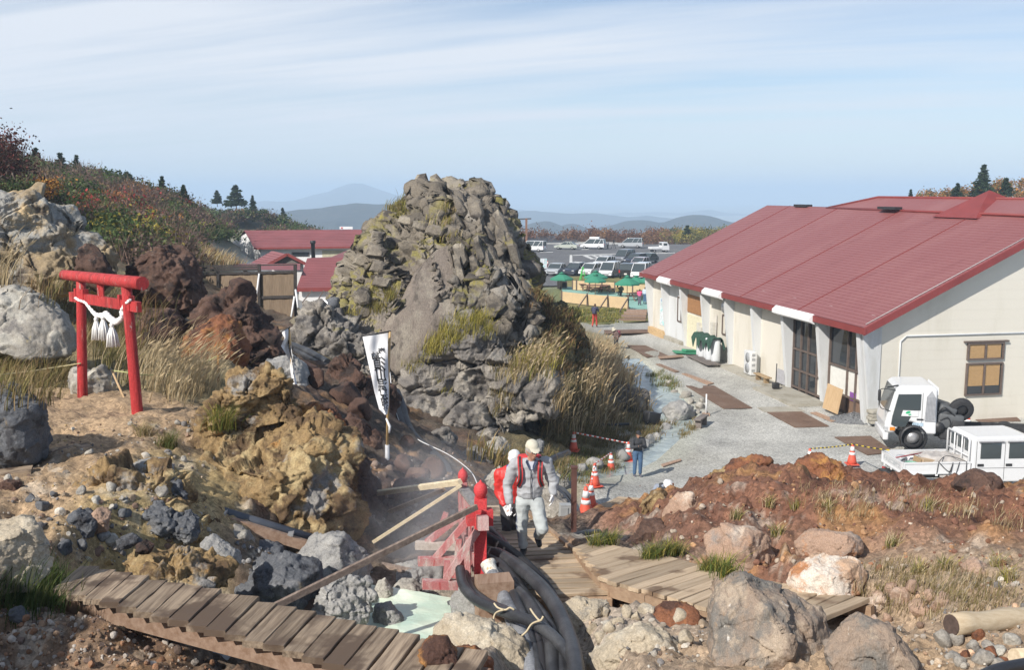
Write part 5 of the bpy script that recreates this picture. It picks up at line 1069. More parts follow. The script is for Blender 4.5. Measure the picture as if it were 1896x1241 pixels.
m.add(vs,fs+[tuple(x+q_ for x in f[::-1]) for f in fs],0,True); m.build('cloth',M_CLOTH,ban,None,pb)
chars=[('奉',.72,.20,.085,.6),('納',.40,.235,.085,.6)]+[(c,(.56+.02*k),.325+k*.108,.145,1.0) for k,c in enumerate('須川温泉神社')]
for c,u0,v0,sz,_ in chars:
 me=text_mesh(c,1.0,True); n=len(me.vertices); wv=sz/.155*1.12; hv=sz*1.02
 for v in me.vertices:
  x,y=v.co.x,v.co.y; v.co=ban_pt(min(1,max(0,u0+x*wv*.62)),v0-y*hv,.012)-pb
 o=obj('character',me,M_INK,ban)
m=MB(); m.tube([P(715,775,DB-.1),P(722,790,DB-.1),P(721,802,DB-.1)],[.015,.03,.02],5); m.build('knot_tail',M_CLOTH,ban,None,pb)
sb=on_ground(545,716,16); D2=sb.y
ban2=thing('shrine_banner','smaller twisted white banner behind the yellow boulder','banner',sb)
m=MB(); m.tube([sb+Vector((0,0,-.3)),P(535,606,D2)],.025,8); m.build('pole',M_CANE,ban2,None,sb)
L2=[(521,616),(527,626),(520.5,641),(529,655),(536,668),(538,690),(542,712)]; R2_=[(536,607),(538,622),(539,640),(541,655),(543,668),(545,690),(550,712)]
def b2(u,v):
 ys=np.linspace(0,1,7); lx,ly=np.interp(v,ys,[p[0] for p in L2]),np.interp(v,ys,[p[1] for p in L2]); rx,ry=np.interp(v,ys,[p[0] for p in R2_]),np.interp(v,ys,[p[1] for p in R2_])
 return P(lx+(rx-lx)*u,ly+(ry-ly)*u,D2-.1-.18*math.sin(u*4+v*6))
m=MB(); nu,nv=6,24; vs=[b2(i/nu,j/nv) for j in range(nv+1) for i in range(nu+1)]; q_=len(vs); vs += [v+Vector((0,.006,0)) for v in vs]
fs=[(j*(nu+1)+i,j*(nu+1)+i+1,(j+1)*(nu+1)+i+1,(j+1)*(nu+1)+i) for j in range(nv) for i in range(nu)]
m.add(vs,fs+[tuple(x+q_ for x in f[::-1]) for f in fs],0,True); m.build('cloth',M_CLOTH,ban2,None,sb)
for k,c in enumerate('須川温泉神社'):
 me=text_mesh(c,.22,True)
 for v in me.vertices:
  uu=.80+v.co.x*1.1; vv=.30+k*.115-v.co.y*.55; v.co=b2(min(1,max(0,uu)),min(1,max(0,vv)))-Vector((0,.02,0))-sb
 obj('character',me,M_INK,ban2)
m=MB(); m.bar(P(521,616,D2-.15),P(537,606,D2-.05),.03,.03); m.build('crossbar',M_BLACK,ban2,None,sb)
# plank walks
M_OLDP=mat_wood('weathered_plank',(.12,.085,.06),(.36,.28,.20),0,1.6,wet=((.10,.07,.05),2.6,.56))
M_OLDB=mat_wood('weathered_beam',(.24,.15,.10),(.38,.27,.20),1,1.2)
M_NEWP=mat_wood('pale_plank',(.34,.255,.17),(.47,.37,.26),0,1.4,wet=((.17,.115,.075),2.2,.60))
M_NEWB=mat_wood('pale_beam',(.26,.17,.11),(.38,.27,.18),1,1.2)
def plank_mesh(l,w_,h,seed):
 """a sawn board with slightly uneven ends and a split or two"""
 rg=random.Random(seed); bm=bmesh.new(); n=5
 vs=[]
 for i in range(n+1):
  x=-l/2+l*i/n; jx=rg.uniform(-.012,.012) if i in (0,n) else 0
  y0=-w_/2+rg.uniform(-.004,.004); y1=w_/2+rg.uniform(-.004,.004); z=h/2+rg.uniform(-.003,.004)
  vs.append([bm.verts.new((x+jx,y0,-h/2)),bm.verts.new((x+jx,y1,-h/2)),bm.verts.new((x+jx*.6,y1-.006,z)),bm.verts.new((x+jx*.6,y0+.006,z)),bm.verts.new((x+jx*.8,y1,z-.008)),bm.verts.new((x+jx*.8,y0,z-.008))])
 o_=[0,1,4,2,3,5]
 for i in range(n):
  for k in range(6):
   a,b=o_[k],o_[(k+1) % 6]; bm.faces.new((vs[i][a],vs[i+1][a],vs[i+1][b],vs[i][b]))
 bm.faces.new([vs[0][k] for k in o_]); bm.faces.new([vs[n][k] for k in o_[::-1]])
 bmesh.ops.recalc_face_normals(bm,faces=bm.faces[:]); me=bpy.data.meshes.new('plank'); bm.to_mesh(me); bm.free(); return me
def walk(root,far,near,n,mat,thick,gap,seed,kinds=4,over=None,skip=()):
 """n boards laid side by side between two edge lines (lists of points)"""
 def along(L,t):
  d=[0];
  for a,b in zip(L[:-1],L[1:]):d.append(d[-1]+(b-a).length)
  s_=t*d[-1]
  for i in range(len(L)-1):
   if s_ <= d[i+1]+1e-9:return L[i].lerp(L[i+1],(s_-d[i])/(d[i+1]-d[i]))
  return L[-1]
 cache={}; rg=random.Random(seed)
 for i in range(n):
  if i in skip:continue
  t=(i+.5)/n; a,b=along(far,t),along(near,t); c=(a+b)/2; l=(b-a).length
  pit=(along(far,min(1,t+.5/n))-along(far,max(0,t-.5/n))).length*.5+(along(near,min(1,t+.5/n))-along(near,max(0,t-.5/n))).length*.5
  x=(b-a).normalized(); tg=(along(far,min(1,t+.02))+along(near,min(1,t+.02))-along(far,max(0,t-.02))-along(near,max(0,t-.02))).normalized()
  z=x.cross(tg).normalized();
  if z.z<0:z.negate()
  y=z.cross(x)
  key=i % kinds
  if key not in cache:cache[key]=plank_mesh(1.0,1.0,1.0,seed+key) if False else None
  me=plank_mesh(l*rg.uniform(.97,1.03),pit-gap,thick,seed*50+i)
  o=obj('plank',me,mat,root)
  o.matrix_local=Matrix.Translation(c-root.location+z*rg.uniform(-.006,.006))@Matrix((x,y,z)).transposed().to_4x4()@Euler((rg.uniform(-.012,.012),rg.uniform(-.006,.006),rg.uniform(-.012,.012))).to_matrix().to_4x4()
ZA=7.0
farA=[G(152,1050,ZA),G(480,1115,ZA),G(905,1216,ZA)]; nearA=[G(98,1096,ZA),G(470,1193,ZA),G(850,1300,ZA)]
wa=thing('plank_walk','old dark plank walk crossing the bottom left over the water','boardwalk',(farA[0]+nearA[0])/2)
walk(wa,farA,nearA,21,M_OLDP,.055,.022,11)
for L,off in ((nearA,.05),(farA,-.05)):
 m=MB(); q=[p+Vector((0,off*3,-.13)) for p in L]
 for a,b in zip(q[:-1],q[1:]):m.bar(a,b,.09,.17)
 m.build('beam',M_OLDB,wa,None,wa.location)
fA=[G(-40,868,6.98),G(85,836,7.0),G(172,830,7.02)]; nA=[G(-60,905,6.98),G(30,890,7.0),G(172,838,7.02)]
we=thing('plank_walk','two grey boards of an older walk running out at the left edge','boardwalk',(fA[0]+nA[0])/2)
for k in range(2):
 a0,a1=fA[0].lerp(nA[0],.12+.5*k),fA[2].lerp(nA[1],.05+.75*k); d=a1-a0
 o=obj('plank',plank_mesh(d.length,.26,.05,70+k),M_OLDP,we); x=d.normalized(); y=Vector((0,0,1)).cross(x).normalized(); z=x.cross(y)
 o.matrix_local=Matrix.Translation((a0+a1)/2-we.location+Vector((0,0,.05)))@Matrix((x,y,z)).transposed().to_4x4()
m=MB(); m.bar(G(25,893,6.93),G(170,842,6.96),.06,.14); m.build('beam',M_DARKW,we,None,we.location)
bl=[P(975,1107,11.35),P(925,1035,12.9),P(905,990,14.1),P(893,965,15.0),P(880,938,16.4)]
br=[P(1128,1102,11.5),P(1060,1024,13.1),P(1012,984,14.3),P(985,962,15.2),P(958,938,16.4)]
wb=thing('slatted_bridge','slatted wooden bridge with the two hikers walking up it','footbridge',(bl[0]+br[0])/2)
walk(wb,bl,br,26,M_NEWP,.045,.05,23)
m=MB()
for a,b in zip(br[:-1],br[1:]):m.bar(a+Vector((.02,0,.02)),b+Vector((.02,0,.02)),.06,.09)
m.build('kerb_rail',M_NEWB,wb,None,wb.location)
for L,sx in ((bl,.1),(br,-.12)):
 m=MB()
 for a,b in zip(L[:-1],L[1:]):m.bar(a+Vector((sx,0,-.13)),b+Vector((sx,0,-.13)),.10,.18)
 m.build('beam',M_NEWB,wb,None,wb.location)
m=MB(); m.bar(bl[0]+Vector((-.02,.0,-.13)),br[0]+Vector((.02,-.02,-.13)),.1,.2); m.build('front_beam',M_NEWB,wb,None,wb.location)
m=MB(); m.box(br[0]+Vector((-.02,.05,-.32)),(.13,.13,.55)); m.build('post',M_OLDB,wb,None,wb.location)
fc=[P(1092,1006,13.3),P(1150,1016,13.0),P(1225,1032,12.6),P(1300,1050,12.1),P(1420,1080,11.3),P(1612,1112,10.45)]
nc=[P(1066,1016,13.0),P(1092,1047,12.2),P(1118,1076,11.6),P(1200,1100,11.0),P(1300,1128,10.5),P(1400,1148,10.1),P(1528,1146,9.75)]
wc=thing('boardwalk','wide pale boardwalk curving in front of the rusty mound','boardwalk',(fc[0]+nc[0])/2)
walk(wc,fc,nc,23,M_NEWP,.05,.016,31)
m=MB()
for a,b in zip(nc[:-1],nc[1:]):m.bar(a+Vector((0,.05,-.11)),b+Vector((0,.05,-.11)),.09,.15)
m.build('beam',M_NEWB,wc,None,wc.location)
m=MB()
for a,b in zip(fc[:-1],fc[1:]):m.bar(a+Vector((0,-.08,-.11)),b+Vector((0,-.08,-.11)),.09,.15)
m.build('beam',M_NEWB,wc,None,wc.location)
wd=thing('plank_apron','pale plank platform on the gravel beside the row of cones','boardwalk',on_ground(1140,935,20))
zz=wd.location.z+.06; walk(wd,[G(1096,945,zz),G(1100,934,zz),G(1115,919,zz)],[G(1182,952,zz),G(1190,938,zz),G(1208,926,zz)],8,M_NEWP,.05,.012,41)
we2=thing('plank_steps','broad weathered plank steps leading up to the terrace','steps',G(1180,582,.1))
for k,(y0,xl,xr) in enumerate(((592,1146,1195),(586,1150,1196),(580,1155,1197),(575.5,1160,1198))):
 a,b=G(xl,y0,.12+.05*k),G(xr,y0+.6,.12+.05*k); m=MB(); m.bar(a,b,1.5 if k else .5,.12); m.build('tread',M_OLDB,we2,None,we2.location)
# red railing of the bridge
M_FADED=mat_mix('faded_pink_paint',[((.44,.16,.16),1,.5,.1),((.50,.34,.32),2.4,.52,.10),((.50,.46,.42),5.,.60,.05),((.40,.06,.06),3.3,.62,.06)],rough=.75,bump=.5,bscale=25,fine=70,stretch=(3,3,.8))
M_BRED=mat_mix('bright_red_paint',[((.56,.055,.06),1,.5,.1),((.47,.08,.08),4,.58,.07),((.45,.25,.22),8,.70,.03)],rough=.6,bump=.4,bscale=30,fine=70)
M_BLEACH=mat_wood('bleached_timber',(.40,.34,.29),(.58,.53,.47),1,1.5)
p1b=P(889,1078,12.0); p2b=P(858,985,14.6)
rail=thing('red_railing','red and pink railing with onion shaped post tops beside the steaming pool','railing',p1b)
def rp2(m,name,mat):return m.build(name,mat,rail,None,p1b)
def rpost(base,topy,topx,d,w_,fy):
 t=P(topx,topy,d); m=MB(); m.bar(base+Vector((0,0,-.35)),t,w_,w_,0,(0,1,0)); o=rp2(m,'post',M_BRED if w_>.14 else M_FADED)
 r=w_*.52; m=MB(); m.lathe([(r*.6,-.01),(r*.72,.015),(r*.9,.035),(r*1.06,.075),(r*1.08,.11),(r*.95,.15),(r*.6,.185),(r*.25,.20),(r*.10,.225),(.0,.235)],16,Matrix.Translation(t-p1b) if False else Matrix.Translation(t)); m.build('finial',M_BRED,o,None,p1b); return t
t1=rpost(p1b,922,890,12.0,.155,0); t2=rpost(p2b,893,857,14.6,.135,0)
dn=(t2-t1)
def rr_(u,dz):return t1.lerp(t2,u)+Vector((0,0,dz))
m=MB(); m.bar(rr_(-.12,-.30),rr_(1.05,-.24),.13,.17); rp2(m,'top_rail',M_FADED)
m=MB(); m.bar(rr_(.02,-.16),rr_(.98,-.10),.15,.045); rp2(m,'cap_rail',mat_wood('grey_board',(.20,.19,.18),(.34,.32,.31),1,1.5))
for k,(dz,u) in enumerate(((-.26,-.085),(-.27,.07))):
 m=MB(); m.box(t1+Vector((.10 if k else-.13,-.02,-.24)),(.09,.14,.20),(0,0,.2)); rp2(m,'bracket',M_BRED)
m=MB(); m.bar(rr_(.0,-.95),rr_(1.0,-.72),.10,.13); rp2(m,'lower_rail',M_FADED)
for k in range(9):
 u=.06+k*.106; m=MB(); a=rr_(u,-.33); b=rr_(u,-1.18+.22*u); m.bar(a,b,.21,.035,0,(1,0,0)); rp2(m,'board',M_FADED)
for (ax,ay,bx,by,d,sx,sy) in ((782,1082,868,1084,11.9,826,1072),(774,1040,862,1038,12.7,806,1034),(769,1010,850,1012,13.5,790,1005)):
 a,b=P(ax,ay,d-.1),P(bx,by,d); m=MB(); m.bar(a,b,.12,.10); rp2(m,'outrigger',M_FADED if d<12.8 else M_BLEACH)
 tt=P({826:884,806:872,790:862}[sx],{826:983,806:958,790:948}[sx],d); m=MB(); m.bar(P(sx,sy,d-.02),tt,.085,.085,0,(0,1,0)); rp2(m,'strut',M_FADED)
for (ax,ay,bx,by,d) in ((826,1072,828,1040,12.1),(842,1070,850,1000,12.6),(868,1088,864,1020,12.2),(812,985,826,950,14.2)):
 m=MB(); m.bar(P(ax,ay,d),P(bx,by,d),.075,.075,0,(0,1,0)); rp2(m,'upright',M_FADED)
m=MB(); m.box(P(915,1112,11.2),(.42,.3,.55),(0,0,.2)); rp2(m,'footing',M_OLDB); m=MB(); m.box(P(893,1085,11.7),(.36,.3,.12),(0,0,.2)); rp2(m,'footing',M_OLDB)
# long timber props across the gully
def prop(label,a,b,w_,mat):
 m=MB(); m.bar(a,b,w_,w_*.9,0,(0,1,0)); o=m.build('timber_prop',mat,None,None,a); o.location=a; return tag(o,label,'timber prop')
M_GREYT=mat_wood('grey_brown_timber',(.15,.11,.09),(.30,.235,.19),1,1.5)
M_YELT=mat_wood('fresh_timber',(.52,.43,.28),(.66,.57,.40),1,1.5)
prop('longest brown timber prop from the plank walk up to the red post',P(508,1124,9.9),P(882,939,11.8),.066,M_GREYT)
prop('pale wooden prop reaching level from the gully to the far red post',P(640,921,16.8),P(852,893,14.3),.08,M_YELT)
prop('thin whitish lath slanting up to the far red post',P(690,1005,13.6),P(854,899,14.0),.042,M_YELT)
prop('orange brown lath behind the pale level prop',P(720,948,16),P(822,907,15),.06,M_NEWB)
prop('grey driftwood pole lying behind the pool slabs',P(672,1042,13.6),P(765,1062,13.4),.10,M_GREYT)
# drain beam with its pipe below the yellow boulder
da,db=P(340,941,12.1),P(585,1016,12.6); dr=thing('drain_beam','brown square timber with a dark pipe strapped behind it under the yellow boulder','beam',da)
m=MB(); m.bar(da,db,.10,.13); m.build('timber',M_OLDB,dr,None,da)
m=MB(); m.tube([da+Vector((.06,.16,.02)),db+Vector((.06,.16,.03))],.065,10); m.build('pipe',mat_simple('slate_pvc',(.07,.08,.10),.45),dr,None,da)
for t in (.27,.78):
 m=MB(); c=da.lerp(db,t)+Vector((.03,.08,.07)); m.box(c,(.07,.24,.03),(0,0,.1)); m.build('strap',mat_simple('galvanised_strap',(.5,.5,.5),.4,metal=.6),dr,None,da)
# black hoses
M_HOSE=mat_mix('black_hose',[((.024,.025,.029),1,.5,.1),((.055,.057,.062),2.0,.54,.10),((.14,.13,.10),6.,.70,.04)],rough=.45,bump=.15,bscale=20,fine=60,spec=.5)
M_CORR=mat_simple('ribbed_hose',(.028,.027,.030),.5)
M_GHOSE=mat_mix('dusty_grey_pipe',[((.22,.23,.25),1,.5,.1),((.11,.115,.13),3,.56,.08),((.33,.32,.29),6,.66,.05)],rough=.5,bump=.2,bscale=20,fine=60)
def hose(label,pts,r,mat=M_HOSE,ribs=False,name='hose',cat='hose',group='hoses beside the bridge'):
 q=smooth_path([P(*p) for p in pts],10 if not ribs else 22); m=MB()
 rr=[r*(1+(.10 if (i % 2) else-.06)) for i in range(len(q))] if ribs else r
 m.tube(q,rr,12); o=m.build(name,mat,None,None,q[0]); o.location=q[0]; return tag(o,label,cat,group)
hose('fat smooth hose arching from the red post to the bottom edge, outermost of the bundle',[(905,1024,12.6),(925,1028,12.3),(960,1050,11.7),(1000,1085,11.0),(1030,1125,10.3),(1050,1170,9.6),(1063,1215,9.0),(1070,1275,8.4)],.082)
hose('ribbed black hose lying against the bridge slats',[(893,992,13.6),(910,1000,13.2),(940,1020,12.7),(965,1040,12.2),(985,1060,11.8),(1005,1082,11.5),(1024,1112,11.1),(1040,1150,10.6)],.075,M_CORR,True)
hose('thin hose bending tightly behind the red post',[(896,975,14.2),(912,985,13.7),(930,1002,13.2),(945,1022,12.8)],.055)
hose('dark hose second from the right at the bottom edge',[(925,1060,11.9),(945,1085,11.4),(975,1110,10.9),(1000,1150,10.2),(1020,1190,9.6),(1028,1280,8.8)],.078)
hose('dark ribbed hose under the arching one',[(908,1038,12.3),(930,1050,11.9),(950,1072,11.6),(968,1100,11.2),(985,1150,10.5),(1000,1195,9.8),(1008,1280,8.9)],.078,M_CORR,False)
hose('muddy black hose left of the ribbed ones',[(920,1060,11.8),(942,1085,11.4),(958,1120,10.8),(978,1170,10.1),(995,1230,9.4),(1000,1290,8.9)],.072)
hose('dusty light grey pipe with a white collar',[(900,1048,12.0),(915,1070,11.6),(935,1110,11.0),(955,1150,10.4),(975,1200,9.7),(990,1285,8.9)],.078,M_GHOSE)
hose('black hose curving out over the pool and crossing the bundle',[(852,1055,11.7),(858,1085,11.1),(880,1110,10.7),(910,1125,10.4),(950,1140,10.0),(990,1155,9.7),(1025,1180,9.4),(1052,1212,9.1),(1075,1250,8.8)],.062)
hose('thinner twin of the hose crossing the bundle',[(862,1063,11.8),(872,1090,11.2),(900,1115,10.7),(945,1134,10.2),(975,1148,9.9)],.05)
hose('thin black hose between the arching hose and its neighbours',[(915,1045,12.2),(940,1066,11.7),(972,1098,11.1),(1008,1140,10.3),(1036,1190,9.6),(1046,1280,8.7)],.05)
hose('thin muddy hose low in the middle of the bundle',[(930,1078,11.7),(950,1105,11.2),(966,1140,10.6),(986,1195,9.9),(998,1240,9.2),(1016,1290,8.7)],.045)
hose('thin hose hugging the left side of the grey pipe',[(905,1075,11.7),(925,1108,11.1),(942,1150,10.5),(962,1210,9.7),(975,1285,9.0)],.042,M_GHOSE)
m=MB(); Mx=Matrix.Translation(P(909,1056,11.75))@Euler((R(-52),R(0),R(28))).to_matrix().to_4x4(); m.lathe([(.07,-.12),(.088,-.12),(.095,-.08),(.080,-.06),(.085,.06),(.097,.07),(.097,.11),(.07,.12)],14,Mx)
o=m.build('pipe_collar',mat_mix('stained_white_plastic',[((.66,.64,.58),1,.5,.1),((.45,.25,.08),12,.58,.05)],rough=.5,fine=60),None,None,P(909,1056,11.75)); o.location=P(909,1056,11.75); tag(o,'white pipe collar with rusty rings at the head of the grey pipe','pipe collar')
hose('black hose looping by the brown post beyond the bridge',[(1030,905,18.5),(1050,930,17.8),(1062,960,17),(1056,985,16.4),(1040,1000,16),(1020,1010,15.5)],.06,group='hoses beyond the bridge')
hose('hose lying flat along the edge of the boardwalk',[(1036,1004,15),(1060,996,15),(1085,990,15.2),(1108,988,15.6)],.07,group='hoses beyond the bridge')
hose('hose rising behind the brown post',[(1020,900,20),(1042,908,19),(1064,935,18),(1072,965,17),(1068,990,16.2),(1090,985,16)],.055,group='hoses beyond the bridge')
hose('dark hose crossing behind the men',[(893,958,17),(920,964,16.6),(950,962,16.4),(985,976,15.8)],.05,group='hoses beyond the bridge')
for k,(lab,off,r) in enumerate((('left of the black hoses running down beside the banner',0,.13),('right of the black hoses running down beside the banner',9,.12),('thin hose between the two beside the banner',4,.07))):
 hose(lab,[(724+off,725,27.5),(735+off,752,27),(744+off,785,26),(760+off,812,25.2),(790+off,838,24.3),(815+off*.6,860,23),(832,885,21.5)],r,group='hoses below the crag')
hose('thin white wire along the hoses below the crag',[(722,690,28),(728,740,27),(744,790,25.5),(775,815,24.6),(830,842,23),(870,872,21),(885,900,19)],.011,mat_simple('white_wire',(.7,.7,.7),.5),name='wire',cat='wire',group=None)
hose('black pipe across the dry grass behind the cones',[(1000,862,30),(1030,846,31.5),(1052,838,33)],.1,group='hoses below the crag')
for lab,pts in (('upper of the dark pipes on the left slope by the crag',[(540,640,33),(570,652,32),(606,672,30.5)]),('lower of the dark pipes on the left slope by the crag',[(548,650,32.6),(575,664,31.6),(605,682,30.2)])):hose(lab,pts,.13,group='pipes by the dark bank')
for i,pts in enumerate(([(915,1118,10.3),(922,1126,10.2),(936,1130,10.1),(944,1126,10.1),(952,1130,10.1)],[(932,1130,10.1),(918,1136,10.2),(914,1150,10.2),(920,1155,10.2)],[(982,1128,9.9),(990,1140,9.7),(1000,1150,9.6),(1006,1142,9.6)],[(1000,1150,9.6),(985,1156,9.7),(975,1170,9.7),(966,1178,9.7)])):
 q=smooth_path([P(a,b,d-.12) for a,b,d in pts],5); m=MB(); m.tube(q,.011,5); o=m.build('tie_rope',mat_simple('straw_cord',(.5,.42,.28),.8),None,None,q[0]); o.location=q[0]; tag(o,('upper left straw cord knotted on the hose bundle','lower left straw cord end on the hose bundle','upper right straw cord knotted on the hose bundle','lower right straw cord end on the hose bundle')[i],'cord')
ip=P(1062,992,16.0); po=thing('iron_post','rusty brown iron post standing beside the bridge end','post',ip); m=MB(); m.box((0,0,.42),(.09,.09,1.5)); m.build('shaft',mat_simple('rusty_iron',(.10,.045,.035),.7,var=.25),po)
m=MB(); m.box((0,0,1.18),(.11,.11,.03)); m.build('cap',mat_simple('rusty_iron',(.1,.045,.035)),po)
gb_=P(1046,955,17.2); m=MB(); m.box((0,0,0),(.20,.16,.42),(0,.05,.2)); m.box((-.02,-.09,.02),(.13,.02,.3),(0,.05,.2)); o=m.build('junction_box',mat_simple('grey_box',(.33,.34,.34),.6),None); o.location=gb_; tag(o,'grey junction box left of the rusty iron post','junction box')
# log at the right edge
la,lb_=P(1762,1158,8.5),P(1960,1139,8.9); lg=thing('log','pale debarked log lying at the right edge with a dark sawn end','log',la)
m=MB(); m.tube([la.lerp(lb_,k/8)+Vector((0,0,.01*math.sin(k*2))) for k in range(9)],[.100,.102,.1,.101,.104,.103,.105,.104,.106],16); m.build('trunk',mat_wood('debarked_log',(.42,.33,.22),(.56,.47,.34),0,2.),lg,None,la)
dv=(lb_-la).normalized(); m=MB(); m.tube([la-dv*.012,la+dv*.004],.094,16); m.build('sawn_end',mat_simple('dark_end_grain',(.075,.05,.04),.9,bump=.4,var=.3,vscale=25),lg,None,la)
la,lb_=P(1878,1218,7.6),P(1990,1212,7.8); m=MB(); m.tube([la,lb_],.07,14); o=m.build('log',mat_wood('debarked_log',(.42,.33,.22),(.56,.47,.34),0,2.),None,None,la); o.location=la; tag(o,'second shorter log end below the first at the right edge','log')
hose('black hose cutting the bottom right corner',[(1800,1262,7.0),(1850,1240,7.1),(1930,1225,7.3)],.045,group=None)
# plants
def mat_leaf(name,rough=.6,trans=.35):
 m=bpy.data.materials.new(name); m.use_nodes=True; t=m.node_tree; b=t.nodes['Principled BSDF']; o=[n for n in t.nodes if n.type == 'OUTPUT_MATERIAL'][0]
 at=t.nodes.new('ShaderNodeAttribute'); at.attribute_name='Col'; t.links.new(at.outputs['Color'],b.inputs['Base Color']); b.inputs['Roughness'].default_value=rough; b.inputs['Specular IOR Level'].default_value=.2
 tr=t.nodes.new('ShaderNodeBsdfTranslucent'); t.links.new(at.outputs['Color'],tr.inputs[0]); mx_=t.nodes.new('ShaderNodeMixShader'); mx_.inputs[0].default_value=trans
 t.links.new(b.outputs[0],mx_.inputs[1]); t.links.new(tr.outputs[0],mx_.inputs[2]); t.links.new(mx_.outputs[0],o.inputs['Surface']); return m
M_GRASS=mat_leaf('dry_grass'); M_LEAF=mat_leaf('shrub_leaf',.55,.3)
M_BARK=mat_simple('bark',(.10,.075,.06),.9,bump=.5,bscale=30,var=.3)
def col_pick(n,cols,rg,jit=.22):
 c=np.array(cols); k=rg.integers(0,len(c),n); return np.clip(c[k]*(1+rg.normal(size=(n,1))*jit),.01,.9)
def blades(base,h,wd,cols,rg,bend=.5,wind=(.25,.1),plume=0.0,pcol=(.46,.36,.22),root=.68):
 """curved grass blades rooted at base (n,3); every blade three joints and a tip; some carry a feathery plume"""
 n=len(base); a=rg.uniform(0,2*np.pi,n); H=h*rg.uniform(.6,1.25,n); W=wd*rg.uniform(.7,1.3,n)
 out=np.stack([np.cos(a),np.sin(a),np.zeros(n)],1); tip=out*(bend*H*rg.uniform(.2,1.1,n))[:,None]+np.array([*wind,0])*H[:,None]
 side=np.stack([-np.sin(a),np.cos(a),np.zeros(n)],1)+rg.normal(size=(n,3))*.4; side /= np.linalg.norm(side,axis=1,keepdims=True)
 vs=[]; ts=(0,.4,.75,1.0); ws=(1,.85,.55,0.05)
 for t,w_ in zip(ts,ws):
  c=base+tip*t ** 1.9; c[:,2] += H*(t-.28*bend*t*t); vs += [c-side*(W*w_*.5)[:,None],c+side*(W*w_*.5)[:,None]]
 V=np.stack(vs,1).reshape(-1,3); i0=np.arange(n)[:,None]*8
 Fq=np.concatenate([i0+np.array([[0,1,3,2]]),i0+np.array([[2,3,5,4]]),i0+np.array([[4,5,7,6]])])
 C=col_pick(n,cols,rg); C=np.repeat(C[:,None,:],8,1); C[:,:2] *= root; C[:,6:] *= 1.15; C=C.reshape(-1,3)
 if plume>0:
  k=np.nonzero(rg.random(n)<plume)[0]; m=len(k)
  t0=base[k]+tip[k]*.8; t0[:,2] += H[k]*.82; d=tip[k]*.35+np.array([*wind,0])*.25*H[k][:,None]; d[:,2] += H[k]*.16
  sd=side[k]; pw=(W[k]*1.25)[:,None]; pv=np.stack([t0,t0+d*.45-sd*pw,t0+d*1.05,t0+d*.45+sd*pw],1).reshape(-1,3)
  pf=len(V)+np.arange(m)[:,None]*4+np.array([[0,1,2,3]]); V=np.concatenate([V,pv]); Fq=np.concatenate([Fq,pf]); C=np.concatenate([C,np.repeat(col_pick(m,[pcol],rg,.15)[:,None],4,1).reshape(-1,3)])
 return V,Fq,C
class Cloud:
 def __init__(s):s.V=[]; s.F=[]; s.C=[]; s.n=0
 def add(s,vfc):
  V,F_,C=vfc; s.V.append(V); s.F.append(F_+s.n); s.C.append(C); s.n += len(V)
 def build(s,name,mat,parent=None,off=None):
  V=np.concatenate(s.V); V=V-np.array(off) if off is not None else V
  return obj(name,mesh_np(name,V,np.concatenate(s.F),True,np.concatenate(s.C)),mat,parent)
bpy.context.view_layer.update(); _dg=bpy.context.evaluated_depsgraph_get()
def hit(px,py):
 o=Vector((0,0,CAMZ)); d=ray(px,py).normalized(); ok,loc,nor,idx,ob,mt=scene.ray_cast(_dg,o,d,distance=3000)
 return (loc,nor,ob) if ok and ob.name != 'haze' else (None,None,None)
def rnd_poly(poly,n,rg):
 q=np.array(poly,float); lo,hi=q.min(0),q.max(0); out=[]
 while len(out)<n:
  p=lo+rg.random((n*3,2))*(hi-lo); out += [tuple(x) for x in p[in_poly(p[:,0],p[:,1],poly)]]
 return out[:n]
OLIVE=[(.20,.17,.06),(.15,.14,.05),(.26,.21,.09)]; STRAW=[(.47,.37,.22),(.55,.46,.30),(.38,.29,.16)]; YELG=[(.34,.29,.06),(.26,.25,.05),(.40,.33,.10)]
RUSSET=[(.22,.13,.06),(.17,.11,.055),(.27,.18,.09)]; GREEN=[(.09,.13,.03),(.13,.17,.045),(.18,.19,.06)]; BROWNG=[(.24,.17,.08),(.30,.22,.12),(.19,.15,.06)]
def meadow(name,poly,tufts,per,h,wd,cols,seed,spread=.25,dmin=0,**kw):
 rg=np.random.default_rng(seed); cl=Cloud()
 for px,py in rnd_poly(poly,tufts,rg):
  loc,nor,ob=hit(px,py)
  if loc is None or loc.y<dmin or nor.z<.3 or ob.parent is not None or ob.name.startswith(('hose','timber','rope','guide','wire')):continue
  b=np.array(loc)+np.concatenate([rg.normal(size=(per,2))*spread*h,np.full((per,1),-.06*h)],1)
  b[:,2] += np.clip(-(nor.x*(b[:,0]-loc.x)+nor.y*(b[:,1]-loc.y))/max(nor.z,.45),-.3*h,.15*h)
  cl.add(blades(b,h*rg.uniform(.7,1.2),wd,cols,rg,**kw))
 if cl.n:return stuff(cl.build(name,M_GRASS))
LF=None
meadow('pampas_grass',[(262,640),(300,620),(345,650),(392,700),(396,735),(330,745),(272,730)],26,42,.72,.016,STRAW,1,.30,wind=(.34,.05),plume=.35,bend=.35)
meadow('dry_grass',[(160,610),(240,600),(262,700),(240,735),(215,690),(165,680)],40,40,.6,.014,OLIVE+STRAW[:1],2,.3,bend=.5)
meadow('dry_grass',[(180,560),(250,560),(330,640),(250,640),(165,610)],40,36,.8,.018,OLIVE+RUSSET,3,.3,bend=.5)
meadow('dry_grass',[(-10,655),(120,668),(130,700),(110,735),(20,740),(-10,715)],60,30,.35,.014,OLIVE+BROWNG,4,.4)
meadow('reed_grass',[(-10,520),(24,515),(30,540),(-10,545)],8,22,1.0,.02,STRAW,5,.12,bend=.25,plume=.4)
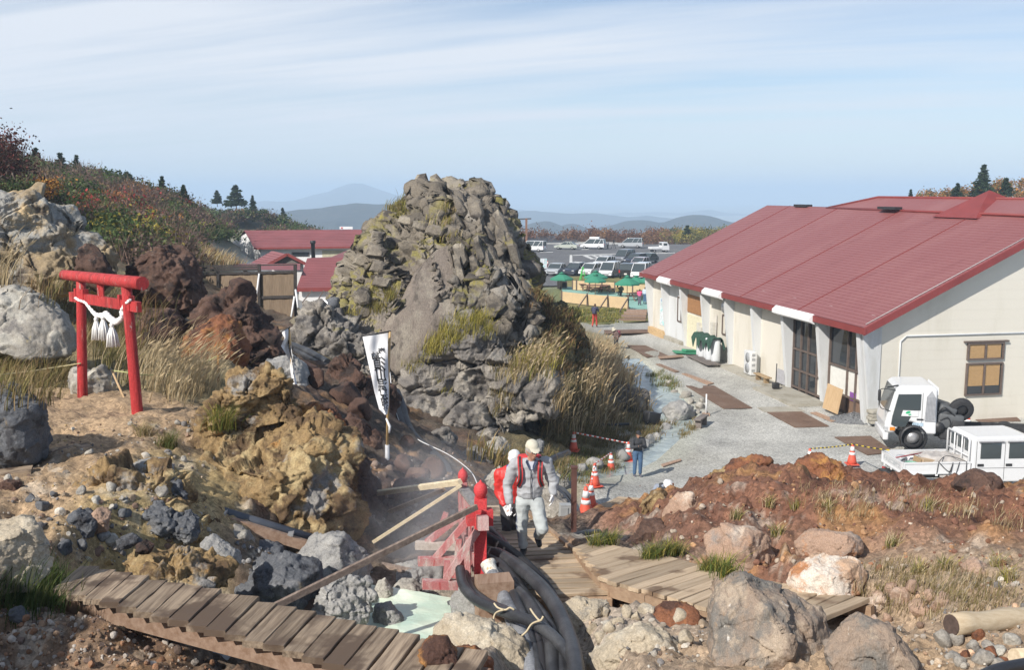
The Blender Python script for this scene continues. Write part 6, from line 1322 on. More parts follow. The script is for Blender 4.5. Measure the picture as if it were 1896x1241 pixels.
meadow('dry_grass',[(30,520),(210,530),(210,565),(120,590),(60,545)],50,30,.5,.02,OLIVE+RUSSET,6,.4)
meadow('yellow_grass',[(345,478),(380,468),(440,488),(440,494),(350,494)],70,26,.9,.05,STRAW[:2]+[(.40,.30,.10),(.30,.16,.07)],7,.5,dmin=48)
meadow('pampas_grass',[(1010,775),(1040,720),(1110,705),(1165,740),(1200,772),(1130,800),(1030,805)],62,40,.92,.030,STRAW+BROWNG,8,.32,plume=.35,bend=.45)
meadow('dry_grass',[(1000,790),(1200,770),(1252,790),(1240,815),(1130,830),(1010,822)],90,30,.36,.024,BROWNG+OLIVE,9,.5)
meadow('pampas_grass',[(1085,690),(1088,640),(1120,640),(1158,690),(1172,716),(1130,722)],46,36,.95,.034,STRAW+[(.40,.27,.16)],10,.3,plume=.3,bend=.4)
meadow('pampas_grass',[(942,680),(965,650),(1010,655),(1015,700),(960,705)],20,44,.8,.026,YELG+STRAW,11,.3,plume=.35,bend=.6)
meadow('yellow_grass',[(760,640),(800,610),(860,592),(930,598),(940,622),(870,622),(810,650)],90,40,.55,.022,YELG,12,.4,bend=.6)
meadow('yellow_grass',[(690,520),(720,500),(745,540),(700,600),(660,610),(640,590),(660,540)],60,34,.5,.022,YELG+OLIVE,13,.4,bend=.6)
meadow('yellow_grass',[(740,650),(800,640),(850,690),(830,760),(800,700),(750,700)],34,30,.42,.02,YELG+OLIVE,14,.4)
meadow('yellow_grass',[(720,372),(756,360),(764,392),(730,398)],10,40,.55,.03,OLIVE+YELG[1:2],15,.4)
meadow('yellow_grass',[(790,380),(840,372),(840,440),(820,452),(795,440)],22,34,.5,.025,YELG+STRAW,16,.4)
meadow('slope_brush',[(984,525),(1010,540),(1050,575),(1080,620),(1085,690),(1030,690),(1000,640),(985,580)],150,28,.36,.035,OLIVE+RUSSET+RUSSET,17,.5,bend=.8)
meadow('dry_grass',[(898,690),(950,680),(945,760),(905,770)],14,40,.6,.022,STRAW+OLIVE,18,.3,bend=.8)
meadow('bank_grass',[(1040,850),(1075,830),(1150,855),(1140,872),(1060,905),(1030,890)],70,30,.28,.02,GREEN+BROWNG+OLIVE,19,.5)
meadow('bank_grass',[(900,850),(1010,835),(1050,850),(1040,880),(960,880)],60,30,.35,.02,OLIVE+BROWNG,20,.5)
meadow('bank_grass',[(1195,690),(1230,690),(1255,720),(1240,728),(1205,712)],26,26,.35,.024,GREEN+OLIVE,21,.5)
meadow('bank_grass',[(1258,800),(1282,775),(1300,782),(1280,800),(1255,820)],22,22,.2,.02,BROWNG+OLIVE,22,.5)
meadow('green_grass',[(-20,1045),(60,1070),(100,1095),(90,1135),(20,1130),(-20,1110)],110,46,.26,.009,[(.05,.085,.02),(.075,.11,.03),(.11,.12,.04)],23,.5)
meadow('mound_turf',[(1560,1095),(1640,1040),(1740,1040),(1880,1100),(1890,1140),(1740,1150),(1600,1120)],120,26,.13,.006,STRAW+BROWNG+OLIVE,24,.7)
meadow('mound_turf',[(1480,900),(1700,900),(1890,930),(1890,1000),(1700,960),(1480,960)],50,26,.15,.007,STRAW+BROWNG,25,.6)
meadow('lawn_blades',[(1050,575),(1160,570),(1160,590),(1140,598),(1060,596)],160,22,.25,.05,GREEN+OLIVE+YELG,26,.8)
ORD='first second third fourth fifth sixth seventh eighth ninth tenth eleventh twelfth thirteenth fourteenth fifteenth sixteenth seventeenth'.split()
def tuft(label,px,py,h,cols,n=150,seed=0,group=None,wd=.008,bend=.8):
 rg=np.random.default_rng(1000+seed+px); loc,nor,ob=hit(px,py)
 if loc is None:return
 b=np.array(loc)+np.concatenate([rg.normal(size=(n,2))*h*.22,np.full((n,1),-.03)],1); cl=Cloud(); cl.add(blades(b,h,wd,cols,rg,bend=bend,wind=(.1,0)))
 o=cl.build('grass_tuft',M_GRASS,None,loc); o.location=loc; tag(o,label,'grass tuft',group)
tuft('big green and yellow tuft on top of the yellow slope',408,792,.42,GREEN+YELG,260)
tuft('green tuft drooping above the small ochre stone on the slope',310,828,.30,GREEN+OLIVE,220)
tuft('pale dry tuft left of the big green one on the slope',268,805,.26,STRAW+OLIVE,160)
for k_,(x,y) in enumerate(sorted(((1440,990),(1533,945),(1476,940),(1424,935),(1362,960),(1652,1010),(1700,1062),(1752,1052),(1866,1075),(1640,1100),(1845,1050),(1720,940)))):
 tuft(ORD[k_]+' short green and straw tuft from the left on the rusty mound',x,y,.21,GREEN+YELG+STRAW+STRAW,110,group='tufts on the rusty mound')
for k_,(x,y) in enumerate(sorted(((1326,1058),(1345,1064),(1308,1056),(1216,1030),(1240,1024),(1200,1034),(1252,1030),(1128,1006),(1104,1010)))):
 tuft(ORD[k_]+' fresh green tuft from the left along the wide boardwalk',x,y,.26,GREEN+GREEN+YELG,150,group='tufts along the boardwalk')
# leafy masses
def leaf_cloud(cen,rad,n,size,cols,rg,flat=.8,jit=.3):
 """leaf-sized faces gathered in clumps through a crown"""
 k=max(4,n // 22); cc=rg.normal(size=(k,3)); cc /= np.linalg.norm(cc,axis=1,keepdims=True); cc *= rg.uniform(.35,.95,(k,1)); cc[:,2]=np.abs(cc[:,2])*flat if flat<1 else cc[:,2]
 p=cc[rg.integers(0,k,n)]+rg.normal(size=(n,3))*.20; p=cen+p*rad
 u=rg.normal(size=(n,3)); u /= np.linalg.norm(u,axis=1,keepdims=True); v=np.cross(u,rg.normal(size=(n,3))); v /= np.linalg.norm(v,axis=1,keepdims=True)
 s_=(size*rg.uniform(.6,1.4,n))[:,None]; V=np.stack([p-u*s_*.5,p+v*s_*.32,p+u*s_*.5,p-v*s_*.32],1).reshape(-1,3)
 F_=np.arange(n)[:,None]*4+np.array([[0,1,2,3]]); C=np.repeat(col_pick(n,cols,rg,jit)[:,None],4,1).reshape(-1,3); return V,F_,C
def twigs(cen,rad,n,cols,rg,wd=.03):
 a=rg.uniform(0,2*np.pi,n); el=rg.uniform(.35,1.45,n); L_=rad*rg.uniform(.6,1.2,n); d=np.stack([np.cos(a)*np.cos(el),np.sin(a)*np.cos(el),np.sin(el)],1)
 p0=cen+rg.normal(size=(n,3))*rad*.22; p0[:,2]=cen[2]-rad*.3; p1=p0+d*L_[:,None]; s_=np.cross(d,rg.normal(size=(n,3))); s_ /= np.linalg.norm(s_,axis=1,keepdims=True)
 V=np.stack([p0-s_*wd,p0+s_*wd,p1+s_*wd*.3,p1-s_*wd*.3],1).reshape(-1,3); F_=np.arange(n)[:,None]*4+np.array([[0,1,2,3]]); return V,F_,np.repeat(col_pick(n,cols,rg)[:,None],4,1).reshape(-1,3)
rg=np.random.default_rng(77); hill=Cloud()
HP=[(-40,285),(60,285),(150,312),(240,335),(320,352),(400,372),(470,385),(530,402),(585,425),(600,448),(520,470),(430,455),(380,450),(350,468),(330,500),(220,485),(160,410),(110,372),(-40,360)]
DKG=[(.065,.10,.032),(.09,.125,.042),(.05,.075,.028)]; TWIG=[(.16,.11,.085),(.20,.13,.10),(.13,.095,.075)]; REDL=[(.30,.05,.045),(.24,.07,.05)]; ORNG=[(.36,.17,.045),(.30,.13,.05)]; YELL=[(.32,.26,.05),(.24,.23,.06)]
_hp=rnd_poly(HP,1750,rg)
for (px,py),p in zip(_hp,on_ground_many(_hp,38,330)):
 p=Vector(p); d=p.y
 if d>300:continue
 q=np.array([[px*.012,py*.03,0]]); n_=float(fbm(q*2.1,3,5)[0]); n2_=float(fbm(q*1.2+7,2,8)[0])
 red=math.exp(-((px-225)/70) ** 2-((py-398)/22) ** 2); yel=math.exp(-((px-230)/90) ** 2-((py-445)/26) ** 2)
 r_=(.75+.25*rg.random())*(1.0+min(d,150)/150*.75); c=np.array([p.x,p.y,p.z+r_*.35])
 if rg.random()<red*.5:cols,tw=REDL+ORNG,0
 elif rg.random()<yel*.55:cols,tw=YELL+DKG,0
 elif n_>.0:cols,tw=DKG+[(.13,.16,.055),(.10,.13,.045)],0
 elif n_>-.22:cols,tw=DKG+[(.15,.15,.06)]+TWIG[:1],1
 else:cols,tw=TWIG+[(.18,.15,.075)]+(RUSSET if n2_>0 else [])+(ORNG if n2_>.3 else []),1
 r_ *= rg.uniform(.8,1.45); base_=cols[rg.integers(0,len(cols))]; cols=[base_,base_,tuple(.8*v for v in base_)]+cols[:1]
 hill.add(leaf_cloud(c,np.array([r_,r_,r_*.85]),40 if tw else 52,.11+d*.0019,cols,rg,jit=.2))
 if tw:hill.add(twigs(c,r_*1.25,22,TWIG,rg,.012+d*.00022))
stuff(hill.build('hillside_scrub',M_LEAF))
wood=Cloud()
for px,py in rnd_poly([(960,452),(1345,452),(1345,436),(960,440)],330,rg):
 d=rg.uniform(212,262); X=(px-CX)/F*d; z=zg(X,d); right=sstep(1190,1270,np.array([px]))[0]; r_=rg.uniform(1.4,2.6)
 cols=(YELL+[(.20,.15,.06),(.13,.13,.05)]+DKG[:1]) if rg.random()<right else [(.24,.125,.07),(.20,.10,.065),(.28,.16,.08),(.17,.10,.075)]
 z=max(z,-2.4 if px<1200 else-1.2); b_=cols[rg.integers(0,len(cols))]; wood.add(leaf_cloud(np.array([X,d,z+r_*.55]),np.array([r_,r_,r_]),110,.38,[b_,b_,tuple(.75*v for v in b_)],rg,jit=.2)); wood.add(twigs(np.array([X,d,z+.4]),r_*1.2,16,TWIG,rg,.05))
for px,py in rnd_poly([(1690,362),(1760,356),(1800,350),(1850,340),(1960,330),(1960,365),(1700,366)],120,rg):
 d=rg.uniform(150,215); q=P(px,py,d); r_=rg.uniform(1.0,2.0); wood.add(leaf_cloud(np.array([q.x,d,q.z-.2]),np.array([r_,r_,r_]),120,.30,ORNG+[(.22,.14,.06),(.13,.14,.05)],rg))
stuff(wood.build('autumn_wood',M_LEAF))
# single trees
def conifer(label,px,py,top,spread,seed,d=None,lean=.0,sparse=1.0,base_drop=1.3):
 rg=np.random.default_rng(seed); p=on_ground(px,py,40,330) if d is None else P(px,py,d); d=p.y; Hh=(py-top)/F*d+base_drop; p=P(px,py,d)-Vector((0,0,base_drop)); W=spread/F*d/2
 t=thing('conifer_tree',label,'tree',p,0,None); m=MB(); m.tube([(0,0,-.5),(lean*.4,0,Hh*.5),(lean,0,Hh*.98)],[.05*Hh*.5,.03*Hh*.5,.008*Hh],7); m.build('trunk',M_BARK,t)
 cl=Cloud(); tiers=max(6,int(9+Hh))
 for k in range(tiers):
  u=(k+.5)/tiers; z=Hh*(.12+.88*u); rr=W*(1-u) ** .8*rg.uniform(.75,1.15)+.05*W
  for j in range(max(4,int(9*(1-u)+3))):
   if rg.random()>sparse:continue
   a=rg.uniform(0,2*np.pi); L_=rr*rg.uniform(.65,1.15); n=9; tt=np.linspace(.15,1,n); c=np.stack([np.cos(a)*L_*tt+lean*u,np.sin(a)*L_*tt,z-.22*L_*tt+.18*L_*tt ** 3],1)
   c=np.repeat(c,4,0)+rg.normal(size=(n*4,3))*np.array([.09,.09,.05])*(L_+.3)
   uu=rg.normal(size=(n*4,3)); uu[:,:2] += np.array([np.cos(a),np.sin(a)])*1.3; uu /= np.linalg.norm(uu,axis=1,keepdims=True); vv=np.cross(uu,rg.normal(size=(n*4,3))); vv /= np.linalg.norm(vv,axis=1,keepdims=True); s_=(.10*W+.12)*rg.uniform(.6,1.3,(n*4,1))
   cl.add((np.stack([c-uu*s_,c+vv*s_*.35,c+uu*s_,c-vv*s_*.35],1).reshape(-1,3),np.arange(n*4)[:,None]*4+np.array([[0,1,2,3]]),np.repeat(col_pick(n*4,[(.035,.06,.026),(.05,.08,.035),(.025,.042,.02)],rg)[:,None],4,1).reshape(-1,3)))
 cl.build('crown',M_LEAF,t)
for a in (('tall dark conifer standing alone on the hill beyond the lodge roof',1814,360,306,42,1,150,.5),('small ragged conifer left of the lone one beyond the lodge roof',1772,362,340,26,2,150),('dark flat-topped conifer at the right skyline edge beyond the roof',1862,350,330,26,3,150),
   ('broad dark pine on the left hill skyline nearest the far volcano',437,372,344,42,4),('thin pine just right of the broad skyline pine',468,380,362,14,5),('bent pine left of the broad skyline pine',402,368,353,20,6),
   ('lowest pine at the right foot of the left hill',524,402,385,16,7),('small bluish pine in the middle of the left skyline',300,347,327,22,8),('wind-flattened pine on the left skyline',236,333,319,36,9),('taller of the paired pines on the upper left skyline',113,310,284,34,10),
   ('slender pine right of the taller paired one on the upper left skyline',143,314,288,20,11),('pine half hidden behind the dark red tree',68,300,275,30,12),('faint pine pair on the left skyline above the red bushes',340,354,343,16,13),('tiny pine above the ridge of the lodge roof',1686,362,351,10,14,170),('pine beside the autumn trees above the car park',1272,440,418,26,15,225)):conifer(*a)
def broad(name,label,px,py,d,rx,rz,cols,seed,n=2600,size=.3,trunkh=1.5,tw=260):
 rg=np.random.default_rng(seed); p=P(px,py,d); t=thing(name,label,'tree',p); m=MB(); H0=-trunkh
 m.tube([(0,0,H0-1),(.1,0,H0*.3),(.05,.1,rz*.3)],[.16,.11,.05],7)
 for k in range(7):a=k*.9; m.tube([(0,0,H0*.4+.1*k),(math.cos(a)*rx*.4,math.sin(a)*rx*.4,rz*.2+.1*k),(math.cos(a)*rx*.75,math.sin(a)*rx*.75,rz*.55)],[.06,.04,.015],5)
 m.build('trunk',M_BARK,t); cl=Cloud(); cl.add(leaf_cloud(np.zeros(3),np.array([rx,rx,rz]),n,size,cols,rg,flat=1.0)); cl.add(twigs(np.array([0,0,-.2*rz]),max(rx,rz)*.95,tw,TWIG,rg,.02)); cl.build('crown',M_LEAF,t)
broad('autumn_tree','dark red autumn tree rising at the left edge of the skyline',2,292,52,1.6,1.75,[(.11,.035,.035),(.085,.035,.032),(.15,.055,.04),(.07,.045,.035)],21,3000,.15,2.0,420)
broad('autumn_bush','bright orange bush below the dark red tree',82,346,56,.95,.62,[(.42,.20,.04),(.36,.15,.04),(.45,.26,.06)],22,1500,.12,.6,160)
broad('autumn_bush','dark green bush under the red tree at the left edge',20,348,50,1.3,.55,DKG+[(.11,.10,.04)],23,1700,.14,.6,120)
# loose stones
def pebble(seed,k=2):
 rg=np.random.default_rng(seed); V,f=ico(k); p=V*rg.uniform(.7,1.2,3)
 for _ in range(7):
  n=rg.normal(size=3); n /= np.linalg.norm(n); s_=p@n; p=p-n*(np.maximum(0,s_-s_.max()*rg.uniform(.5,.85)))[:,None]
 return p,f
rg=np.random.default_rng(5); PB=[pebble(k) for k in range(8)]
def scree(name,poly,n,s0,s1,cols,seed):
 rg=np.random.default_rng(seed); cl=Cloud()
 for p in on_ground_many(rnd_poly(poly,n,rg),5.5,60):
  v,f=PB[rg.integers(0,8)]; s_=s0*(s1*.72/s0) ** (rg.random() ** 2.6); a=rg.uniform(0,6.28); Rm=np.array(Euler((rg.uniform(-.5,.5),rg.uniform(-.5,.5),a)).to_matrix())
  q=(v*s_)@Rm.T+np.array(p)+np.array([0,0,s_*.02]); cl.add((q,f,np.repeat(col_pick(1,cols,rg,.2),len(v),0)))
 V=np.concatenate(cl.V); me=mesh_np(name,V,np.concatenate(cl.F),False,np.concatenate(cl.C)); stuff(obj(name,me,mat_mix('pebble_stone',[],rough=.9,bump=.4,bscale=30,fine=120,vcol=True)))
PC=[(.30,.26,.22),(.36,.28,.2),(.22,.15,.11),(.42,.39,.34),(.16,.15,.145)]; RC=[(.24,.12,.07),(.34,.2,.11),(.16,.08,.055),(.36,.3,.24)]
scree('scattered_stones',[(0,780),(440,780),(380,900),(420,1050),(160,1060),(0,1060)],750,.012,.09,PC+[(.36,.26,.12)],31)
scree('scattered_stones',[(0,1110),(180,1140),(300,1180),(420,1241),(0,1241)],600,.008,.06,[(.22,.12,.07),(.30,.2,.13),(.14,.1,.08),(.36,.32,.28)],32)
scree('scattered_stones',[(1040,1150),(1300,1120),(1320,1241),(1060,1241)],200,.012,.08,PC,33)
scree('scattered_stones',[(1560,1120),(1896,1060),(1896,1241),(1560,1241)],520,.008,.06,PC+[(.45,.30,.2)],34)
scree('scattered_stones',[(1180,900),(1400,880),(1896,910),(1896,1060),(1300,1060),(1180,1000)],600,.012,.08,RC,35)
scree('scattered_stones',[(640,850),(860,830),(900,900),(860,1000),(700,1000)],200,.03,.14,[(.14,.09,.07),(.2,.15,.12),(.1,.08,.07),(.28,.25,.22)],36)
scree('scattered_stones',[(430,1000),(700,1060),(680,1120),(480,1110)],160,.02,.09,[(.24,.24,.24),(.32,.31,.3),(.14,.14,.15)],37)
def stones(label,group,spots,mat,s0,s1,seed,key=0):
 rg=np.random.default_rng(seed)
 for k_,(px,py) in enumerate(sorted(spots,key=lambda q:q[key])):
  p=on_ground(px,py,5.5,60); v,f=pebble(int(rg.integers(0,999)),3); s_=rg.uniform(s0,s1); v=v*s_+vnormals(v,f)*(fbm(v*4+px,3,3)*.06*s_)[:,None]
  o=obj('loose_stone',mesh_np('loose_stone',v,f,True),mat); o.location=p+Vector((0,0,s_*.3)); o.rotation_euler=(rg.uniform(-.4,.4),rg.uniform(-.4,.4),rg.uniform(0,6.2)); tag(o,label.format(ORD[k_]),'stone',group)
stones('{} pale stone from the left in the loose heap below the log','stones below the log',[(1740,1196),(1768,1192),(1800,1205),(1830,1200),(1762,1218),(1820,1224),(1850,1212),(1780,1232),(1845,1236),(1870,1195)],M_PALE,.055,.10,1)
stones('{} orange stone from the left in the loose heap below the log','orange stones below the log',[(1786,1218),(1812,1186),(1836,1214),(1858,1230)],M_RUST,.045,.075,2)
stones('{} tan stone from the left in the stony hollow beside the hoses','stones right of the hoses',[(1120,1140),(1142,1152),(1160,1140),(1178,1150),(1128,1166),(1110,1190),(1096,1172),(1196,1136),(1270,1190),(1256,1150)],M_BEIGE,.06,.12,3)
stones('{} pinkish stone from the left on the rubble at the boardwalk end','stones at the boardwalk end',[(1630,1118),(1650,1110),(1668,1126),(1612,1130),(1590,1140),(1690,1100),(1720,1112),(1700,1140),(1640,1150),(1610,1160),(1740,1130),(1562,1130)],M_PINK,.06,.14,4)
stones('{} grey stone from the left on the upper left slope','stones on the left slope',[(350,800),(372,820),(330,790),(285,790),(390,850),(340,860),(205,905),(150,915),(300,925),(226,930),(180,930),(205,1010),(330,1010),(360,1030),(300,1040),(405,1060)],M_PALE,.04,.09,5)
stones('{} dark stone from the left on the upper left slope','dark stones on the left slope',[(230,960),(212,942),(192,1000),(310,990),(340,1000),(100,920),(80,940),(58,925),(120,1020),(150,1015),(285,1050)],M_DKGREY,.05,.11,6)
stones('{} brown rock from the left in the rubble around the tall banner','rubble behind the banner',[(600,780),(640,745),(665,770),(690,820),(740,760),(752,830),(690,690),(585,715),(610,765),(655,720),(565,700),(748,872),(775,890),(800,880)],M_BROWN,.18,.42,7)
stones('{} grey kerb stone of the stream edge, counted down from the boulder','kerb stones of the stream',[(1262,762),(1256,776),(1248,786),(1240,794),(1232,801),(1222,808),(1212,814),(1201,820),(1190,825),(1178,832),(1166,840),(1154,848),(1100,866),(1080,872),(1055,880)],M_GREY,.26,.42,8,1)
stones('{} whitish stone from the left on the crusted stream bank','bank stones of the stream',[(1232,722),(1250,732),(1262,740),(1278,748),(1296,756),(1306,768),(1240,716),(1222,708),(1290,766),(1270,735),(1300,745)],M_PALE,.14,.3,9)
# vehicles
M_TYRE=mat_simple('tyre_rubber',(.028,.028,.03),.85,var=.25,vscale=12); M_RIM=mat_simple('steel_rim',(.38,.38,.39),.4,metal=.5)
M_CGLASS=mat_glass('car_glass',(.05,.062,.066),.06); M_CHROME=mat_simple('lamp_clear',(.6,.62,.64),.15,metal=.3); M_REDL=mat_simple('red_lamp',(.42,.02,.02),.25); M_AMBER=mat_simple('amber_lamp',(.65,.22,.02),.3)
_paint={}
def paint(name,c):return mat_simple('paint_'+name,c,.3,spec=.5,coat=.5,var=.03)
W_=paint('white',(.66,.67,.68)); SIL=paint('silver',(.38,.40,.42)); PGRN=paint('pale_green',(.40,.43,.38)); NVY=paint('navy',(.022,.028,.045)); BLK=paint('black',(.018,.018,.02)); GRY=paint('grey',(.16,.17,.19)); PINKS=paint('lilac',(.42,.38,.42))
def wheel(par,x,y,r,w_,off=None):
 M_=Matrix.Translation((x,y,r))@Matrix.Rotation(R(90),4,'X')
 m=MB(); m.lathe([(r*.62,-w_/2),(r*.93,-w_/2),(r,-w_*.36),(r,w_*.36),(r*.93,w_/2),(r*.62,w_/2)],18,M_,caps=False); wo=m.build('wheel',M_TYRE,par)
 m=MB(); s=-1 if y<0 else 1; m.lathe([(r*.12,-w_*.42),(r*.63,-w_*.30),(r*.63,w_*.30),(r*.12,w_*.42)],12,M_); m.build('rim',M_RIM,wo)
STY={
 'sedan':dict(L=4.5,W=1.7,body=[(-2.25,.35),(-2.2,.85),(-2.05,.95),(-1.4,1.0),(1.0,.93),(1.9,.78),(2.2,.62),(2.25,.35)],cab=[(-1.75,.97),(-1.05,1.42),(.2,1.45),(1.15,.92)]),
 'wagon':dict(L=4.6,W=1.7,body=[(-2.3,.35),(-2.28,.95),(-2.2,1.0),(1.0,.95),(1.95,.80),(2.25,.62),(2.3,.35)],cab=[(-2.2,1.0),(-1.9,1.48),(.2,1.5),(1.15,.94)]),
 'hatch':dict(L=3.9,W=1.67,body=[(-1.95,.35),(-1.93,.95),(-1.85,1.0),(.9,.95),(1.6,.82),(1.9,.6),(1.95,.35)],cab=[(-1.85,1.0),(-1.5,1.5),(.1,1.52),(1.05,.95)]),
 'minivan':dict(L=4.7,W=1.75,body=[(-2.35,.38),(-2.33,1.0),(-2.28,1.08),(1.3,1.02),(1.95,.88),(2.3,.66),(2.35,.38)],cab=[(-2.28,1.06),(-2.1,1.85),(.6,1.87),(1.65,1.0)]),
 'suv':dict(L=4.6,W=1.8,body=[(-2.3,.45),(-2.3,1.05),(-2.2,1.12),(1.0,1.06),(2.0,.98),(2.25,.8),(2.3,.45)],cab=[(-2.22,1.1),(-2.05,1.78),(.2,1.8),(1.0,1.05)]),
 'boxvan':dict(L=4.4,W=1.7,body=[(-2.2,.38),(-2.2,1.0),(-2.18,1.08),(1.7,1.02),(2.05,.85),(2.18,.6),(2.2,.38)],cab=[(-2.18,1.06),(-2.12,1.9),(1.0,1.92),(1.85,1.0)]),
}
def car_shell(m,prof,W,inset_top=0.0,mat=0,ztop=None):
 """profile pulled across the width with softened shoulders"""
 ys=[(-.5,.94),(-.46,1.0),(.46,1.0),(.5,.94)]; z0=min(p[1] for p in prof); n=len(prof); vs=[]
 for f,k in ys:
  for x,z in prof:
   zz=(z-z0); vs.append((x*(1.0 if abs(f)<.5 else .985),f*W*(1-inset_top*zz),z0+zz*(1.0 if abs(f)<.49 else .97)))
 fs=[]
 for j in range(3):
  for i in range(n):a,b=j*n+i,j*n+(i+1) % n; fs.append((a,b,b+n,a+n))
 fs += [list(range(n-1,-1,-1)),list(range(3*n,4*n))]; m.add(vs,fs,mat,False)
def car(style,label,loc,rz,col,group=None,cat='car',rack=None,name='parked_car'):
 s=STY[style]; t=thing(name,label,cat,loc,rz,group); L,W=s['L'],s['W']
 m=MB(); car_shell(m,s['body'],W); m.build('body',col,t)
 cab=s['cab']; m=MB(); car_shell(m,cab,W*.98,.20/.6*.42); m.build('cabin',M_CGLASS,t)
 (x0,z0),(x1,z1),(x2,z2),(x3,z3)=cab; wt=W*.98*(1-.14*(z1-z0)); m=MB()
 m.box(((x1+x2)/2,0,(z1+z2)/2+.012),(x2-x1+.1,wt*.96,.05),None,0,.018)
 for sy in (-1,1):
  yb,yt=sy*W*.492,sy*wt*.497
  for (xa,za,xb,zb) in ((x0+.03,z0,x1+.03,z1),(x3-.04,z3,x2-.03,z2),((x0+x3)/2+.02,z0,(x1+x2)/2,z1),((x0*.6+x3*.4)-.55 if L>4.3 else x0+.3,z0,x1+.35,z1)):m.bar((xa,yb,za),(xb,yt,zb),.06,.07,0,(1,0,0))
 m.build('roof',col,t)
 r=.31 if style != 'suv' else .36
 for x in (-L*.29,L*.31):
  for y in (-W*.5+.09,W*.5-.09):wheel(t,x,y,r,.2)
 m=MB(); xf=L/2-.02; m.box((xf,-W*.36,.70),(.06,.3,.13)); m.build('headlight',M_CHROME,t); m=MB(); m.box((xf,W*.36,.70),(.06,.3,.13)); m.build('headlight',M_CHROME,t)
 for y in (-1,1):m=MB(); m.box((-L/2+.02,y*W*.42,.92 if style in ('minivan','suv','boxvan','wagon') else .78),(.07,.16,.34 if style in ('minivan','suv','boxvan') else .16)); m.build('tail_light',M_REDL,t)
 m=MB(); m.box((xf+.01,0,.50),(.05,W*.6,.12)); m.box((-L/2,0,.45),(.06,W*.7,.08)); stuff(m.build('bumper_grille',M_BLACK,t)); m=MB(); m.box((-L/2-.012,0,.62),(.03,.34,.17)); m.build('number_plate',WP,t)
 if rack == 'box':
  m=MB(); m.box((-.3,0,z1+.24),(1.9,.85,.34),None,0,.12); m.build('roof_box',W_,t)
 if rack == 'rack':
  m=MB()
  for x in (-.9,.1):m.bar((x,-.6,z1+.1),(x,.6,z1+.1),.04,.04)
  for y in (-.6,.6):m.bar((-1.3,y,z1+.1),(.4,y,z1+.1),.04,.04)
  m.build('roof_rack',M_WHITE,t)
 if rack == 'blue':m=MB(); m.box((-.3,0,z1+.2),(2.2,1.1,.3),None,0,.06); m.build('roof_load',mat_simple('blue_tarp',(.06,.22,.55),.6),t)
 return t
def lot(px,py):return G(px,py,.07)
GA='cars parked along the far edge of the car park'; GB='cars parked in the near rows of the car park'
car('boxvan','white van at the far left of the car park beside the crag',lot(988,466),R(155),W_,GA,'van')
car('sedan','pale green sedan parked in front of the dark roof',lot(1049,462),R(160),PGRN,GA)
car('minivan','white people carrier with a white roof box',lot(1098,461),R(160),W_,GA,'car','box')
car('minivan','silver people carrier beside the photographer on the far edge',lot(1168,459),R(165),SIL,GA)
car('sedan','silver grey sedan nearest the map sign, left end of the near row',lot(1030,509),R(-110),SIL,GB)
car('wagon','dark estate car with a pale roof rack in the near row',lot(1066,509),R(-118),NVY,GB,'car','rack')
car('hatch','small white hatchback between the dark estate and the white van',lot(1093,510),R(-118),W_,GB)
car('minivan','big white and silver people carrier facing the parasols',lot(1129,513),R(-112),W_,GB)
car('suv','black off-roader showing its red tail lights',lot(1163,514),R(75),BLK,GB)
car('wagon','white estate car half hidden behind the white hatchback',lot(1118,495),R(-120),W_,GB)
car('minivan','grey van in the second row behind the white people carrier',lot(1156,485),R(-120),GRY,GB)
car('wagon','dark blue car in the second row right of the grey van',lot(1176,489),R(-122),NVY,GB)
car('hatch','lilac silver hatchback tucked against the lodge roof',lot(1184,497),R(-120),PINKS,GB)
car('sedan','dark green car at the right end of the second row',lot(1199,487),R(-122),paint('dark_green',(.03,.05,.045)),GB)
car('boxvan','white van beside the parasols partly behind the lodge corner',lot(1187,516),R(-110),W_,GB,'van')
car('boxvan','white and dark van with a blue load on its roof in the left lot',Vector((-54.5,186,.15)),R(-75),W_,None,'van','blue')
kp=lot(1220,467); kt=thing('small_pickup','little white pickup truck with empty bed at the right of the car park','pickup truck',kp,R(15))
m=MB(); car_shell(m,[(.3,.4),(.3,1.75),(.6,1.8),(1.3,1.78),(1.65,1.1),(1.7,.4)],1.45); m.build('cab',W_,kt)
m=MB(); m.box((.285,0,1.45),(.05,1.1,.4)); m.box((.9,-.735,1.4),(.7,.02,.4)); m.box((.9,.735,1.4),(.7,.02,.4)); m.box((1.52,0,1.42),(.05,1.2,.45),(0,-.45,0)); stuff(m.build('window',M_CGLASS,kt))
m=MB(); m.box((-.75,0,.62),(2.0,1.45,.06)); [m.box(c,z) for c,z in (((-.75,-.72,.8),(2.,.04,.32)),((-.75,.72,.8),(2.,.04,.32)),((-1.75,0,.8),(.04,1.45,.32)))]; m.build('bed',W_,kt)
for x in (-1.1,1.1):
 for y in (-.6,.6):wheel(kt,x,y,.27,.16)
